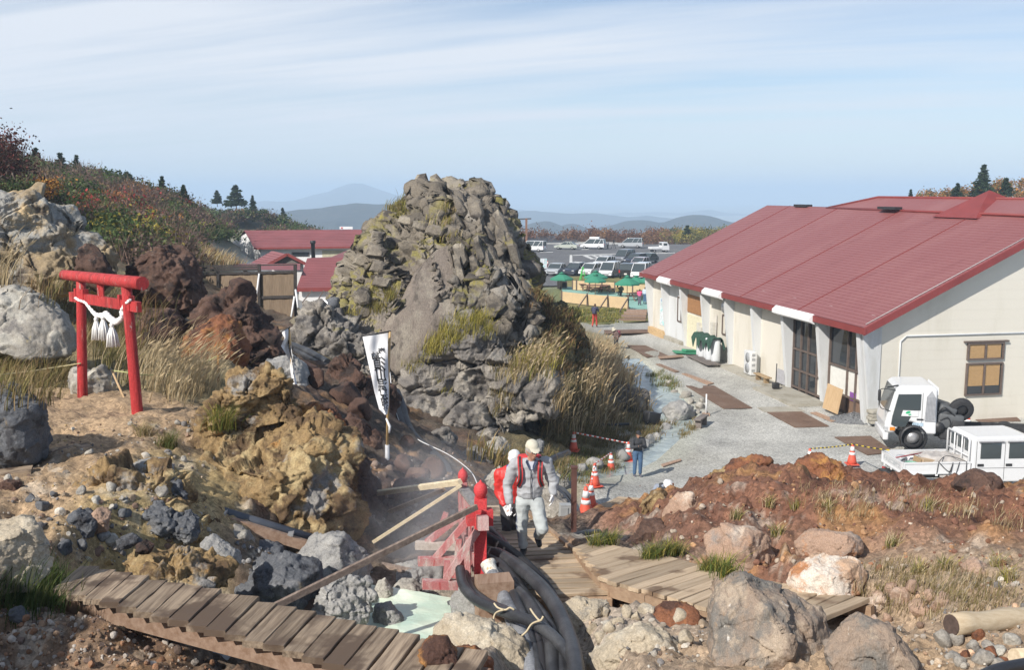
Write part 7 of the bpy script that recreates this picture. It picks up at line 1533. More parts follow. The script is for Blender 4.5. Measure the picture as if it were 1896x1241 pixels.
# crew-cab pickup in front
PKR=R(3); ptx=thing('crew_pickup','white crew cab pickup with a loaded bed parked before the other truck','pickup truck',(13.30,33.83,.15),PKR)
BW,BL=1.66,2.35
def pp(m,name,mat,par=ptx):return m.build(name,mat,par)
def shell_x(m,prof,y0,y1,mat=0):m.prism([(x,y0,z) for x,z in prof],(0,y1-y0,0),mat)
YB=BW/2
m=MB(); m.box((BL/2,0,.80),(BL,BW-.04,.07)); pp(m,'bed_floor',mat_simple('bed_steel',(.34,.35,.35),.6))
def gate(name,c,l,rz_,parent=ptx):
 """drop side: panel, top lip, ribs and a lower rail"""
 m=MB(); M_=Matrix.Translation(Vector(c))@Matrix.Rotation(rz_,4,'Z')
 def b(cc,sz):m.box((M_@Vector(cc)),sz,Euler((0,0,rz_)).to_matrix())
 b((0,0,1.02),(l,.035,.36)); b((0,-.012,1.205),(l,.062,.05)); b((0,-.012,.845),(l,.06,.05)); b((-l/2+.03,-.01,1.02),(.06,.055,.36)); b((l/2-.03,-.01,1.02),(.06,.055,.36)); g=pp(m,name,W_,parent)
 m=MB()
 for k in range(3):q=-l/2+l*(k+.5)/3; m.box(M_@Vector((q,-.03,.80)),(.08,.03,.10),Euler((0,0,rz_)).to_matrix())
 stuff(pp(m,'hinge',M_WHITE,g)); return g
gate('side_gate',(BL/2,-YB,0),BL,0); gate('side_gate',(BL/2,YB,0),BL,math.pi); tg=gate('tailgate',(0,0,0),BW,R(-90))
me=text_mesh('仏久日二直林之',.17); me.transform(Matrix.Translation((-.024,.0,1.03))@Matrix.Rotation(R(-90),4,'Z')@Matrix.Rotation(R(90),4,'X')@Matrix.Scale(1.15,4,(1,0,0))); obj('lettering',me,mat_simple('grey_lettering',(.46,.48,.50),.5),tg)
m=MB(); m.box((BL/2+1.0,0,.62),(BL+2.6,.8,.14)); m.box((.05,0,.60),(.08,1.5,.1)); pp(m,'chassis',M_BLACK)
for y in (-.6,.6):m=MB(); m.box((-.03,y,.62),(.05,.2,.11)); pp(m,'tail_light',M_REDL)
m=MB(); x0=BL+.06; shell_x(m,[(x0,.48),(x0,1.98),(x0+.12,2.08),(x0+1.9,2.10),(x0+2.25,2.0),(x0+2.75,1.25),(x0+2.85,.9),(x0+2.85,.48)],-YB,YB); cab_=pp(m,'cab',W_)
bv=cab_.modifiers.new('soften','BEVEL'); bv.width=.07; bv.segments=3; bv.limit_method='ANGLE'; bv.angle_limit=R(40)
for (a,b,nm) in ((x0+.28,x0+1.0,'rear_side_window'),(x0+1.28,x0+2.05,'front_side_window')):
 m=MB(); m.box(((a+b)/2,-YB-.002,1.60),(b-a,.03,.56),None,0,.012); w0=pp(m,nm,M_CGLASS); m=MB(); m.box(((a+b)/2,-YB-.03,1.915),(b-a+.16,.05,.05),None,0,.015); pp(m,'visor',mat_simple('smoked_visor',(.22,.22,.23),.3),w0)
 m=MB(); m.box((a+.02,-YB-.014,1.10),(.22,.03,.085),None,0,.012); pp(m,'door_handle',M_BLACK)
m=MB()
for x in (x0+.14,x0+1.14,x0+2.2):m.box((x,-YB-.001,1.25),(.012,.012,1.35))
m.box((x0+1.2,-YB-.001,.99),(2.3,.012,.012)); stuff(pp(m,'door_gap',mat_simple('shadow_gap',(.05,.05,.05),.8)))
for y in (-.48,0.0,.48):m=MB(); m.box((x0-.004,y,1.72),(.03,.36,.40),None,0,.012); pp(m,'rear_window',M_CGLASS)
m=MB(); xg=BL-.03
for y in (-.76,-.26,.26,.76):m.tube([(xg,y,.85),(xg,y,2.02)],.025,7)
m.tube([(xg,-.76,.85),(xg,-.76,1.95),(xg,-.70,2.04),(xg,.70,2.04),(xg,.76,1.95),(xg,.76,.85)],.036,8); m.tube([(xg,-.76,1.40),(xg,.76,1.40)],.02,6); m.bar((xg,-.76,1.0),(xg,.76,1.0),.03,.22); pp(m,'guard_frame',W_)
for x in (.55,x0+2.15):
 for y in (-.66,.66):wheel(ptx,x,y,.33,.22)
m=MB(); m.lathe([(.36,-.2),(.40,-.2),(.42,.0),(.36,.02)],20,Matrix.Translation((x0+2.15,-YB-.005,.34))@Matrix.Rotation(R(90),4,'X'),caps=False); stuff(pp(m,'wheel_arch',M_BLACK))
def put(name,label,cat,m,mat,lx,ly,lz,rz_=0.,group=None):
 M_=Matrix.Translation(ptx.location)@Matrix.Rotation(PKR,4,'Z'); o=m.build(name,mat,None); o.location=M_@Vector((lx,ly,lz)); o.rotation_euler=(0,0,PKR+rz_); return tag(o,label,cat,group)
def cloth(fn,nu,nv):
 m=MB(); vs=[fn(i/nu,j/nv) for j in range(nv+1) for i in range(nu+1)]; m.add(vs,[(j*(nu+1)+i,j*(nu+1)+i+1,(j+1)*(nu+1)+i+1,(j+1)*(nu+1)+i) for j in range(nv) for i in range(nu)],0,True); return m
def tarp(u,v):
 x,y=u*1.7-.7,v*1.35-.68; p=np.array([[x*2.2,y*2.2,3.]]); h=.30*math.exp(-(x*x*1.2+y*y*.9))+float(fbm(p,3,4)[0])*.07+float(fbm(p*3,2,9,.5,True)[0])*.03
 if v<.16:h=.12-(.16-v)*3.0*(1 if u>.25 else .3)
 return (x,y-(.06 if v<.14 else 0),max(h,-.35)+.05)
put('tarpaulin','crumpled whitish tarpaulin over the load in the pickup bed','tarpaulin',cloth(tarp,34,30),mat_simple('dusty_tarp',(.40,.375,.35),.85,bump=.6,bscale=14,var=.14,vscale=4),1.55,-.1,1.0)
m=MB(); m.box((0,0,.2),(.45,.40,.42),(0,.1,.2)); put('cardboard_box','open tan cardboard box standing in the pickup bed','box',m,mat_simple('cardboard',(.46,.34,.22),.9),.95,-.45,.85)
m=MB(); m.box((0,0,.2),(.05,.5,.5),(0,.15,0)); put('wooden_board','brown board upright beside the cardboard box in the pickup','board',m,M_PLY,.68,-.38,.84)
m=MB(); m.lathe([(.16,0),(.20,.3),(.21,.32),(.17,.32),(.15,.06)],14); put('green_bucket','pale green bucket at the tail of the pickup bed','bucket',m,mat_simple('green_plastic',(.18,.36,.26),.5),.42,-.55,.84)
m=MB(); m.lathe([(.15,0),(.17,.34),(.12,.36),(0,.37)],12); put('grey_drum','small grey drum in the far corner of the pickup bed','drum',m,SIL,.42,.25,.84)
m=MB(); m.tube([(-.5,0,.30),(.6,.25,.40)],.025,6); put('red_bar','dark red bar lying across the clutter in the pickup','bar',m,mat_simple('dull_red',(.25,.05,.06),.6),.55,-.1,.90)
m=MB(); m.box((0,0,.12),(.4,.3,.28),(0,0,.3)); put('white_sack','white sack behind the cardboard box in the pickup','sack',m,M_CLOTH,.85,.35,.86)
m=MB()
for pts in ([(1.22,-.87,1.24),(1.17,-.88,.82)],[(1.22,-.87,1.24),(1.60,-.89,.90),(1.72,-.88,1.2),(1.60,-.88,.82)],[(1.72,-.88,1.22),(1.66,-.88,.82)],[(1.95,-.88,1.23),(1.85,-.88,.82)],[(2.2,-.88,1.23),(2.2,-.88,.85)],[(1.22,-.87,1.24),(1.7,-.5,1.36),(2.2,-.87,1.24)]):m.tube(smooth_path(pts,4),.013,5)
put('lashing','dark elastic cord lashing the tarpaulin to the pickup side','cord',m,M_BLACK,0,0,0)
# big cab-over truck behind
btx=thing('cab_over_truck','large white cab over truck without a body, spare tyre behind the cab','truck',(17.6,41.0,.02),R(169))
def bt(m,name,mat,par=btx):return m.build(name,mat,par)
m=MB(); shell_x(m,[(-.05,.62),(.55,.62),(.62,.95),(.95,1.12),(1.35,1.0),(1.6,.62),(1.95,.62),(1.98,1.0),(1.9,1.35),(1.62,2.45),(1.45,2.62),(.2,2.66),(-.02,2.5)],-1.08,1.08); c_=bt(m,'cab',W_)
bv=c_.modifiers.new('soften','BEVEL'); bv.width=.09; bv.segments=3; bv.limit_method='ANGLE'; bv.angle_limit=R(35)
m=MB(); m.prism([(1.70,1.082,1.34),(1.50,1.082,2.26),(.62,1.082,2.30),(.62,1.082,1.62),(1.05,1.082,1.58),(1.22,1.082,1.34)],(0,.02,0)); bt(m,'side_window',M_CGLASS)
m=MB(); m.prism([(1.74,1.083,.98),(1.70,1.083,1.36),(.98,1.083,1.36),(1.18,1.083,.90),(1.6,1.083,.90)],(0,.02,0)); bt(m,'lower_window',M_CGLASS)
m=MB(); m.prism([(1.36,1.10,1.36),(1.30,1.10,1.60),(.70,1.10,1.60),(.70,1.10,1.36)],(0,.012,0)); bt(m,'door_panel',W_)
GEM=mat_simple('green_emblem',(.02,.36,.16),.5)
for cx,cz,rx,rz_,a in ((1.10,1.52,.10,.055,-.35),(1.03,1.43,.065,.03,-.3)):
 m=MB(); m.prism([(cx+rx*math.cos(t)*math.cos(a)-rz_*math.sin(t)*math.sin(a),1.113,cz+rx*math.cos(t)*math.sin(a)+rz_*math.sin(t)*math.cos(a)) for t in np.linspace(0,2*math.pi,15)[:-1]],(0,.006,0)); bt(m,'emblem',GEM)
me=text_mesh('(EEXE',.17); me.transform(Matrix.Translation((.70,1.096,1.02))@Matrix.Rotation(R(180),4,'Z')@Matrix.Rotation(R(90),4,'X')); obj('door_number',me,mat_simple('faint_blue_print',(.42,.55,.66),.5),btx)
m=MB(); m.box((.62,1.10,1.24),(.26,.03,.05)); bt(m,'door_handle',M_BLACK); m=MB(); m.box((.55,1.083,1.5),(.014,.014,1.7)); m.box((1.15,1.083,.80),(1.2,.014,.014)); stuff(bt(m,'door_gap',mat_simple('shadow_gap',(.05,.05,.05),.8)))
m=MB(); m.box((1.68,1.09,.80),(.20,.04,.14)); bt(m,'indicator',M_AMBER); m=MB(); m.box((1.92,1.0,.80),(.14,.2,.16)); bt(m,'headlight',M_CHROME)
m=MB(); m.box((1.92,0,.46),(.22,2.16,.32),None,0,.05); bt(m,'bumper',W_); m=MB(); m.prism([(1.66,1.0,1.42),(1.66,-1.0,1.42),(1.40,-.98,2.4),(1.40,.98,2.4)],(.22,0,.06)); bt(m,'windscreen',M_CGLASS)
m=MB(); m.prism([(.45,1.0,1.2),(.40,1.0,2.2),(.22,1.0,2.45),(.08,1.0,2.2),(.02,1.0,1.2)],(0,.14,0)); sn=bt(m,'air_deflector',mat_simple('ribbed_grey',(.34,.35,.37),.5))
m=MB()
for k in range(7):m.box((.06+k*.055,1.145,1.72),(.016,.02,.95))
stuff(bt(m,'rib',mat_simple('dark_grey_rib',(.24,.25,.27),.5),sn))
for k,y in enumerate((.55,-.45)):m=MB(); m.box((-.06,y,2.1),(.04,.62,.62),None,0,.015); bt(m,'rear_window',M_CGLASS)
m=MB()
for k in range(12):m.box((-.045,-.96+k*.175,2.42),(.03,.05,.3))
stuff(bt(m,'cab_rib',M_WHITE))
m=MB(); m.box((-2.4,.42,.78),(5.2,.09,.24)); m.box((-2.4,-.42,.78),(5.2,.09,.24)); m.box((-.55,0,.72),(.9,1.2,.55)); m.box((-.5,.72,.62),(.55,.5,.45),None,0,.06); m.box((-.9,.75,1.0),(.5,.5,.42),None,0,.06); bt(m,'chassis',mat_simple('grimy_black',(.03,.03,.032),.7,var=.35,vscale=6))
m=MB(); m.lathe([(0,-.25),(.22,-.25),(.22,.25),(0,.25)],14,Matrix.Translation((-.15,.80,.92))@Matrix.Rotation(R(90),4,'X')); bt(m,'air_tank',M_BLACK)
m=MB(); m.tube(smooth_path([(-.1,.9,1.5),(-.3,1.0,1.75),(-.55,.95,1.6),(-.8,.9,1.35)],6),.035,7); m.tube(smooth_path([(-.1,.7,1.3),(-.4,.85,1.5),(-.75,.9,1.3),(-1.0,.85,.9)],6),.03,7); m.tube(smooth_path([(-.2,.95,1.2),(-.45,1.0,1.35),(-.6,.98,1.1),(-.5,.95,.8)],6),.025,7); stuff(bt(m,'air_line',M_BLACK))
m=MB(); m.box((-.62,.1,1.15),(1.0,1.7,.62),(0,-.12,0),0,.10); m.box((-.5,.1,1.55),(.7,1.5,.45),(0,-.3,0),0,.10); bt(m,'engine_cover',mat_simple('grey_cover',(.085,.09,.095),.6))
M_=Matrix.Translation((-1.05,.62,1.62))@Matrix.Rotation(R(78),4,'X')@Matrix.Rotation(R(8),4,'Y'); m=MB(); m.lathe([(.24,-.13),(.42,-.14),(.49,-.09),(.49,.09),(.42,.14),(.24,.13)],22,M_,caps=False); so=bt(m,'spare_wheel',M_TYRE); m=MB(); m.lathe([(.08,-.06),(.25,-.1),(.25,.1),(.08,.06)],16,M_); bt(m,'rim',M_BLACK,so)
for x in (.85,-3.2):
 for y in (-.92,.92):wheel(btx,x,y,.43,.28)
m=MB(); m.lathe([(.47,-.26),(.54,-.26),(.54,.08),(.47,.08)],20,Matrix.Translation((.85,1.0,.46))@Matrix.Rotation(R(90),4,'X'),caps=False); stuff(bt(m,'wheel_arch',M_BLACK))
m=MB(); m.tube(smooth_path([(1.62,1.05,2.42),(2.1,1.2,2.50),(2.28,1.25,2.45)],5),.018,6); m.tube(smooth_path([(2.28,1.25,2.0),(2.2,1.22,1.7),(1.9,1.1,1.58),(1.72,1.05,1.5)],5),.018,6); mi=bt(m,'mirror_arm',M_BLACK); m=MB(); m.box((2.28,1.25,2.22),(.10,.22,.46),None,0,.04); bt(m,'mirror',M_BLACK,mi); m=MB(); m.bar((1.5,.9,2.6),(1.95,1.0,2.52),.06,.05); bt(m,'front_mirror',M_BLACK,mi)
m=MB(); m.bar((1.75,1.15,.02),(1.45,1.2,.22),.3,.04); bt(m,'mud_flap',M_BLACK)
# cones, bars and chains
M_CONE=mat_simple('cone_red',(.62,.10,.06),.5,var=.08); M_CWHT=mat_simple('cone_white',(.74,.74,.74),.4,var=.05)
def cone(label,p,h=.72,group=None,rz=0.,name='traffic_cone'):
 t=thing(name,label,'traffic cone',p,rz,group)
 m=MB(); r0,r1=.17*h/.7,.035*h/.7
 def rr(z):return r0+(r1-r0)*z
 m.lathe([(rr(0),.03),(rr(.25),h*.25),(rr(.48),h*.48),(rr(.88),h*.88),(rr(1),h),(0,h+.005)],18); m.build('body',M_CONE,t)
 m=MB(); m.lathe([(rr(.48),h*.479),(rr(.48)+.004,h*.48),(rr(.60)+.004,h*.60),(rr(.6),h*.601)],18,None,0,True,False); m.build('lower_band',M_CWHT,t); m=MB(); m.lathe([(rr(.68),h*.679),(rr(.68)+.004,h*.68),(rr(.88)+.004,h*.88),(rr(.88),h*.881)],18,None,0,True,False); m.build('upper_band',M_CWHT,t)
 m=MB(); m.box((0,0,.018),(.40*h/.7,.40*h/.7,.036),None,0,.012); m.build('base',M_CONE,t); return t
CG='cones along the stream'
cpts=[(1084,979,22,'nearest traffic cone by the iron post'),(1094,939,22,'second cone up from the iron post'),(1101,901,24,'middle cone with the bar hook, partly wrapped'),(1131,874,26,'cone left of the man in the dark jacket, lower of the pair'),(1163,852,28,'cone just left of the man with the camera'),(1062,834,28,'far left cone holding the striped bar on the grass')]
cw=[]
for x,y,d0,lab in cpts:p=on_ground(x,y,d0,70); cone(lab,p,.045*p.y/1.9 if False else .76,CG,.3*x); cw.append(p)
def bar(label,a,b,c1,c2,n,r=.017,sag=.0):
 t=thing('barrier_bar',label,'barrier bar',a); a,b=Vector(a),Vector(b)
 for k in range(2):
  m=MB()
  for i in range(k,n,2):
   q0,q1=a.lerp(b,i/n),a.lerp(b,(i+1)/n); s0,s1=(4*sag*(i/n)*(1-i/n)),(4*sag*((i+1)/n)*(1-(i+1)/n)); m.tube([q0-Vector((0,0,s0)),q1-Vector((0,0,s1))],r,8)
  stuff(m.build('stripe',(c1,c2)[k],t,None,a))
 return t
up=Vector((0,0,.74))
bar('red and white striped bar between the two far cones',cw[5]+up,cw[4]+up*.95,M_CONE,M_CWHT,22,.028)
bar('striped bar slanting from the middle cone up to the cone pair',cw[2]+up,cw[3]+up*1.02,M_CONE,M_CWHT,14,.022); bar('short striped bar hanging down between the near cones',cw[2]+up,cw[1]+up*.95,M_CONE,M_CWHT,10,.022)
M_YEL=mat_simple('yellow_stripe',(.65,.48,.03),.5); M_BLKS=mat_simple('black_stripe',(.025,.025,.025),.5)
c1=G(1577,860,.1); c2=G(1498,868,.12); cone('cone on the gravel behind the rusty mound',c1,.80); cone('cone almost hidden behind the mound crest',c2,.78)
bar('left part of the yellow and black rope strung on the gravel cones',c2+up*1.05,c1+up*1.08,M_BLKS,M_YEL,22,.022,.03); bar('right part of the yellow and black rope running to the pickup',c1+up*1.08,P(1646,834,33.9),M_BLKS,M_YEL,12,.022,.02)
c3=G(1788,795,.02) ; cone('cone standing behind the pickup cab near the lodge gable',G(1790,800,.05),.95)
for x,nm in ((1009,'left'),(1014,'right')):cone(nm+' of the two slim red and white cones beside the map sign',lot(x,497),1.0,'cones beside the map sign')
# mats and boards on the gravel
M_MAT=mat_mix('rubber_mat',[((.155,.10,.072),1,.5,.1),((.20,.14,.105),.9,.55,.1),((.115,.075,.055),1.7,.62,.07)],rough=.9,bump=.3,bscale=12,fine=25)
def mat_sheet(label,pts,mat,h=.03,name='ground_mat',cat='mat',group=None):
 q=[on_ground(a,b,20,110) for a,b in pts]; c=sum(q,Vector())/len(q); m=MB(); m.prism([(v.x,v.y,v.z+.015) for v in q],(0,0,h)); o=m.build(name,mat,None,None,c); o.location=c; return tag(o,label,cat,group)
mat_sheet('largest brown mat left of the bench by the stream',[(1270,716),(1322,715),(1393,757),(1340,758)],M_MAT)
mat_sheet('brown mat before the pile of grey gravel',[(1420,765),(1484,764),(1535,791),(1472,793)],M_MAT)
mat_sheet('brown mat in front of the big truck',[(1545,811),(1612,809),(1655,838),(1606,844)],M_MAT)
mat_sheet('far brown mat across the path beside the lodge',[(1160,640),(1195,640),(1240,661),(1198,663)],M_MAT)
mat_sheet('thin brown strip across the path near the walker',[(1118,612),(1203,611),(1203,617),(1120,619)],M_MAT)
mat_sheet('brown mat along the foot of the gable wall',[(1800,776),(1880,772),(1890,781),(1815,783)],M_MAT)
for pts,lab in (([(1218,662),(1262,658),(1266,662),(1222,666)],'pale board at the end of the far mat'),([(1214,676),(1222,675),(1258,689),(1250,691)],'pale board sunk in the gravel, left one'),([(1262,693),(1270,692),(1322,711),(1310,713)],'pale board sunk in the gravel above the largest mat'),([(1402,756),(1470,755),(1490,763),(1415,764)],'broad pale slab above the gravel pile mat'),([(1500,766),(1512,765),(1552,781),(1540,783)],'weathered board beside the grey gravel pile'),
     ([(1284,668),(1300,664),(1322,672),(1306,676)],'broken paving slab before the white bins'),([(1224,862),(1260,852),(1262,855),(1228,866)],'thin board along the stream bank'),([(1176,845),(1196,838),(1204,845),(1184,852)],'pale slab bridging the stream by the photographer'),([(1140,800),(1160,797),(1170,806),(1148,810)],'pale flat stone on the grass behind the striped bar')):
 mat_sheet(lab,pts,M_CONC if 'slab' in lab or 'stone' in lab else M_OLDB,.04,'ground_board','board')
gp=on_ground(1585,778,25,80)-Vector((0,0,.06)); rg=np.random.default_rng(3); cl=Cloud()
for k in range(650):
 r_=math.sqrt(rg.random())*1.35; a=rg.uniform(0,6.28); z=max(0,.42*(1-(r_/1.35) ** 1.2))+rg.uniform(-.03,.02); v,f=PB[k % 8]; s_=rg.uniform(.02,.05); cl.add((v*s_+np.array([math.cos(a)*r_*1.25,math.sin(a)*r_*.8,z]),f,np.repeat(col_pick(1,[(.16,.165,.175),(.22,.22,.225),(.12,.12,.13)],rg),len(v),0)))
V=np.concatenate(cl.V); m=MB(); m.lathe([(1.35,-.02),(.9,.17),(.45,.30),(0,.38)],20,Matrix.Scale(1.25,4,(1,0,0))@Matrix.Scale(.8,4,(0,1,0)))
gt=thing('gravel_pile','heap of grey gravel beside the near corner of the lodge','gravel pile',gp); m.build('core',mat_simple('grey_grit',(.15,.155,.16),.95,bump=.8,bscale=40),gt); stuff(obj('grains',mesh_np('grains',V,np.concatenate(cl.F),False,np.concatenate(cl.C)),_mats['pebble_stone'],gt))
# benches, boards, bins along the lodge
def bench(label,p,l,rz,mat,h=.42,w_=.34):
 t=thing('bench',label,'bench',p,rz); m=MB(); m.box((0,0,h),(l,w_,.07),None,0,.012); m.build('seat',mat,t)
 for x in (-l*.3,l*.3):m=MB(); m.box((x,0,h/2-.02),(.16,w_*.8,h-.03)); m.build('leg',mat,t)
 return t
M_BEN=mat_wood('grey_bench_board',(.13,.11,.10),(.24,.21,.19),0,1.4)
bench('grey plank bench standing alone on the gravel by the stream',on_ground(1298,790,25,70),1.25,R(62),M_BEN)
def wl(px,py,off=-.5):
 """on the ground along the lodge wall"""
 g=G(px,py,.0); t=(g-O_).dot(U_); return LW(t,off,zg(*LW(t,off)[:2]))
ang=math.atan2(U_.y,U_.x)
bench('low brown bench against the lodge wall right of the air unit',LW(9.9,-.75,.05),1.7,ang,mat_wood('brown_bench_board',(.22,.15,.08),(.34,.25,.15),0,1.4),.36)
t=thing('duckboard','dark plank platform lying in front of the white bins','duckboard',LW(16.9,-1.5,.08),ang)
for k in range(3):m=MB(); m.box((0,-.3+k*.3,.08),(3.6,.27,.06)); m.build('plank',M_BEN,t)
t=thing('air_conditioner','white outdoor air conditioning unit against the lodge wall','air conditioner',LW(12.0,-.55,.1),ang)
m=MB(); m.box((0,0,.70),(.98,.36,1.35),None,0,.02); m.build('case',mat_simple('unit_white',(.60,.61,.61),.5),t)
for z in (.38,1.0):
 m=MB(); m.lathe([(.0,0),(.30,0),(.30,.02),(.0,.02)],18,Matrix.Translation((0,.185,z))@Matrix.Rotation(R(90),4,'X')); g_=m.build('fan_grille',mat_simple('grille_grey',(.30,.31,.32),.6),t)
for z in (.3,.62,.94,1.2):m=MB(); m.box((-.495,.03,z),(.012,.2,.14)); m.build('louvre',mat_simple('grille_grey',(.3,.31,.32)),t)
for k in range(5):
 p=LW(18.7-k*.62,-.95-.12*(k % 2),.16); t=thing('storage_bin',['first white bin under the dark green cloth, farthest along the wall','second white bin under the green cloth','middle white bin of the row under the green cloth','fourth white bin under the green cloth','nearest white bin of the row under the green cloth'][k],'bin',p,0,'white bins under green cloth'); m=MB(); m.lathe([(.26,0),(.28,.1),(.30,1.35),(.27,1.4),(0,1.41)],14); m.build('tub',mat_simple('bin_white',(.58,.60,.62),.6,var=.06),t)
def drape(u,v):
 x,y=u*3.2-1.6,v*1.0-.5; e=max(0,abs(y)-.32); h=.02+.06*math.sin(u*19)*(.4+abs(v-.5))-e*3.2*(1+.5*math.sin(u*23)); return (x,y,h)
o=cloth(drape,50,14).build('green_cloth',mat_simple('dark_green_cloth',(.02,.06,.04),.9,bump=.3,var=.25)); o.location=LW(17.4,-1.0,1.62); o.rotation_euler=(0,0,ang); tag(o,'dark green cloth draped over the row of white bins','cloth')
m=MB(); m.prism([(0,0,0),(1.45,0,0),(1.45,.06,1.2),(0,.06,1.24)],(0,.035,0)); o=m.build('plywood_board',M_PLY); o.location=LW(3.0,-.78,.06); o.rotation_euler=(R(-8),0,ang+math.pi); tag(o,'tan plywood board leaning on the glazing of the lodge','board')
m=MB(); m.box((0,0,.3),(.5,.03,.4)); o=m.build('purple_sheet',mat_simple('purple_plastic',(.22,.08,.32),.5)); o.location=LW(1.7,.06,.55); o.rotation_euler=(0,0,ang); tag(o,'purple sheet behind the glass above the plywood board','sheet')
m=MB(); m.box((0,0,.35),(1.2,.03,.75)); o=m.build('mesh_panel',mat_simple('grey_mesh',(.36,.36,.38),.6)); o.location=LW(8.9,-.12,.15); o.rotation_euler=(R(6),0,ang); tag(o,'grey mesh panel low against the wall behind the scoop','panel')
t=thing('dust_scoop','black long-handled dust scoop standing by the doors','scoop',LW(7.7,-1.0,.12)); m=MB(); m.box((0,0,.16),(.36,.3,.32),None,0,.05); m.build('pan',M_BLACK,t); m=MB(); m.tube([(0,0,.3),(.02,.02,1.35)],.028,6); m.build('handle',M_BLACK,t)
m=MB(); m.box((0,0,.1),(1.5,.9,.07),(0,.06,.1)); m.box((.3,.1,.2),(.9,.5,.12),(0,.1,.4)); o=m.build('green_tray',mat_simple('green_tray',(.05,.25,.14),.6)); o.location=LW(20.0,-1.5,.06); tag(o,'green plastic tray on the ground before the yellowed panel','tray')
for k,(dx,lab) in enumerate(((0,'green pole leaning by the meter boxes'),(.25,'pale broom handle leaning by the meter boxes'))):m=MB(); m.tube([(0,0,0),(.1,.55,1.5)],.025,6); o=m.build('leaning_pole',mat_simple('green_pole' if not k else 'pale_pole',(.1,.35,.22) if not k else (.5,.4,.28),.5)); o.location=LW(19.3-dx,-1.0,.1); tag(o,lab,'pole')
m=MB()
for k in range(4):m.box((0,0,.08+k*.16),(.5+.12*(k % 2),.45,.15),(0,0,.1*k),0,.02)
o=m.build('block_stack',M_CONC); o.location=LW(-.25,.1,.0); stuff(o); o['kind']='thing'; tag(o,'small stack of concrete blocks at the foot of the near corner','blocks')
t=thing('marker_pole','white marker pole in a wooden block above the bench','pole',on_ground(1307,770,25,70)); m=MB(); m.tube([(0,0,0),(0,0,1.05)],.035,8); m.build('pole',M_WHITE,t); m=MB(); m.box((0,0,.05),(.35,.2,.14)); m.build('block',M_OLDB,t)
m=MB(); m.box((0,0,.3),(.7,.5,.55),(0,.2,.5),0,.08); m.tube([(-.4,0,.2),(.5,.1,.5)],.03,6); o=m.build('black_pump',M_BLACK); o.location=on_ground(1206,786,25,70); tag(o,'black pump box lying on the grassy stream bank','pump')
o=MB().tube([(-.9,0,.1),(.9,.2,.12)],.06,7).build('black_pipe',M_BLACK); o.location=on_ground(1128,792,25,70); tag(o,'short black pipe lying in the grass above the striped bar','pipe')
# terrace: screens, parasols, tables
M_REED=mat_simple('reed_mat',(.52,.39,.23),.85,bump=.3,bscale=30,var=.08,vscale=2.)
def reed_fence(label,px,tops,bots,d,brace=False):
 a=G(px[0],bots[0],.1); t=thing('reed_fence',label,'fence',a)
 n=len(px)
 g=[G(px[i],bots[i],.1) for i in range(n)]; h=[P(px[i],tops[i],g[i].y).z-.1 for i in range(n)]
 for i in range(n-1):
  u=(g[i+1]-g[i]).normalized()*.06; m=MB(); m.prism([g[i]+u+Vector((0,0,.05)),g[i+1]-u+Vector((0,0,.05)),g[i+1]-u+Vector((0,0,h[i+1])),g[i]+u+Vector((0,0,h[i]))],(0,.05,0)); m.build('reed_panel',M_REED,t,None,a)
 for i in range(n):
  m=MB(); m.box(g[i]+Vector((0,-.02,h[i]/2+.06)),(.12,.14,h[i]+.12)); po_=m.build('post',M_FRAME,t,None,a)
  if brace and i:m=MB(); m.bar(g[i]+Vector((-.05,-.15,h[i]*.95)),g[i]+Vector((-.95,-1.6,0)),.09,.09); m.build('brace',M_FRAME,t,None,a)
reed_fence('nearer tan reed screen with raking braces around the terrace',[1040,1087,1125,1163],[540,545,548,551],[560,566,570,574],90,True)
reed_fence('far tan reed screen along the back of the terrace',[1060,1067,1091,1114,1138,1171,1196],[519.5,520,521,522,523.5,526,528],[537,538,539,540,541.5,544.5,547],100)
m=MB(); q=G(1040,533,.1); t=thing('dark_rail_fence','short dark fence between the crag and the reed screen','fence',q); m.box((0,0,.5),(1.0,.08,1.2)); m.build('panel',M_DARKW,t); m=MB(); m.box((.55,-.02,.6),(.1,.1,1.4)); m.build('post',M_FRAME,t)
M_PAR=mat_simple('green_canvas',(.035,.21,.13),.8,var=.1,vscale=1.5)
def parasol(label,px,ytop,ybrim,w_,base):
 g=G(px,base,.1); d=g.y; t=thing('parasol',label,'parasol',g,0.2,'green parasols on the terrace'); zt=P(px,ytop,d).z-g.z; zb=P(px,ybrim,d).z-g.z; r=w_/2/F*d; n=8
 for k in range(n):
  a0,a1=2*math.pi*k/n,2*math.pi*(k+1)/n; am=(a0+a1)/2; m=MB(); e0,e1,em=(math.cos(a0)*r,math.sin(a0)*r,zb),(math.cos(a1)*r,math.sin(a1)*r,zb),(math.cos(am)*r*.94,math.sin(am)*r*.94,zb+.02)
  ap=(0,0,zt); m.add([ap,e0,em,e1,(e0[0],e0[1],zb-.16),(em[0],em[1],zb-.13),(e1[0],e1[1],zb-.16)],[(0,1,2),(0,2,3),(1,4,5,2),(2,5,6,3)]); m.build('gore',M_PAR,t)
 m=MB(); m.lathe([(r*.3,zt-(zt-zb)*.22+.06),(.03,zt+.08),(0,zt+.12)],8); m.build('vent_cap',M_PAR,t); m=MB(); m.tube([(0,0,0),(0,0,zt)],.035,7); m.build('pole',M_OLDB,t)
for a in (('green parasol at the left partly behind the crag brush',1040,505,516,44,536),('green parasol second from the left above the reed screen',1102,508,520,42,546),('green parasol just behind the second one',1103,502,513,46,538),('widest green parasol right of the middle pair',1161,511,525,48,550),('green parasol behind the widest one by the lodge corner',1178,511,521,40,540),('green parasol cut by the lodge corner',1198,511,520,34,545)):parasol(*a)
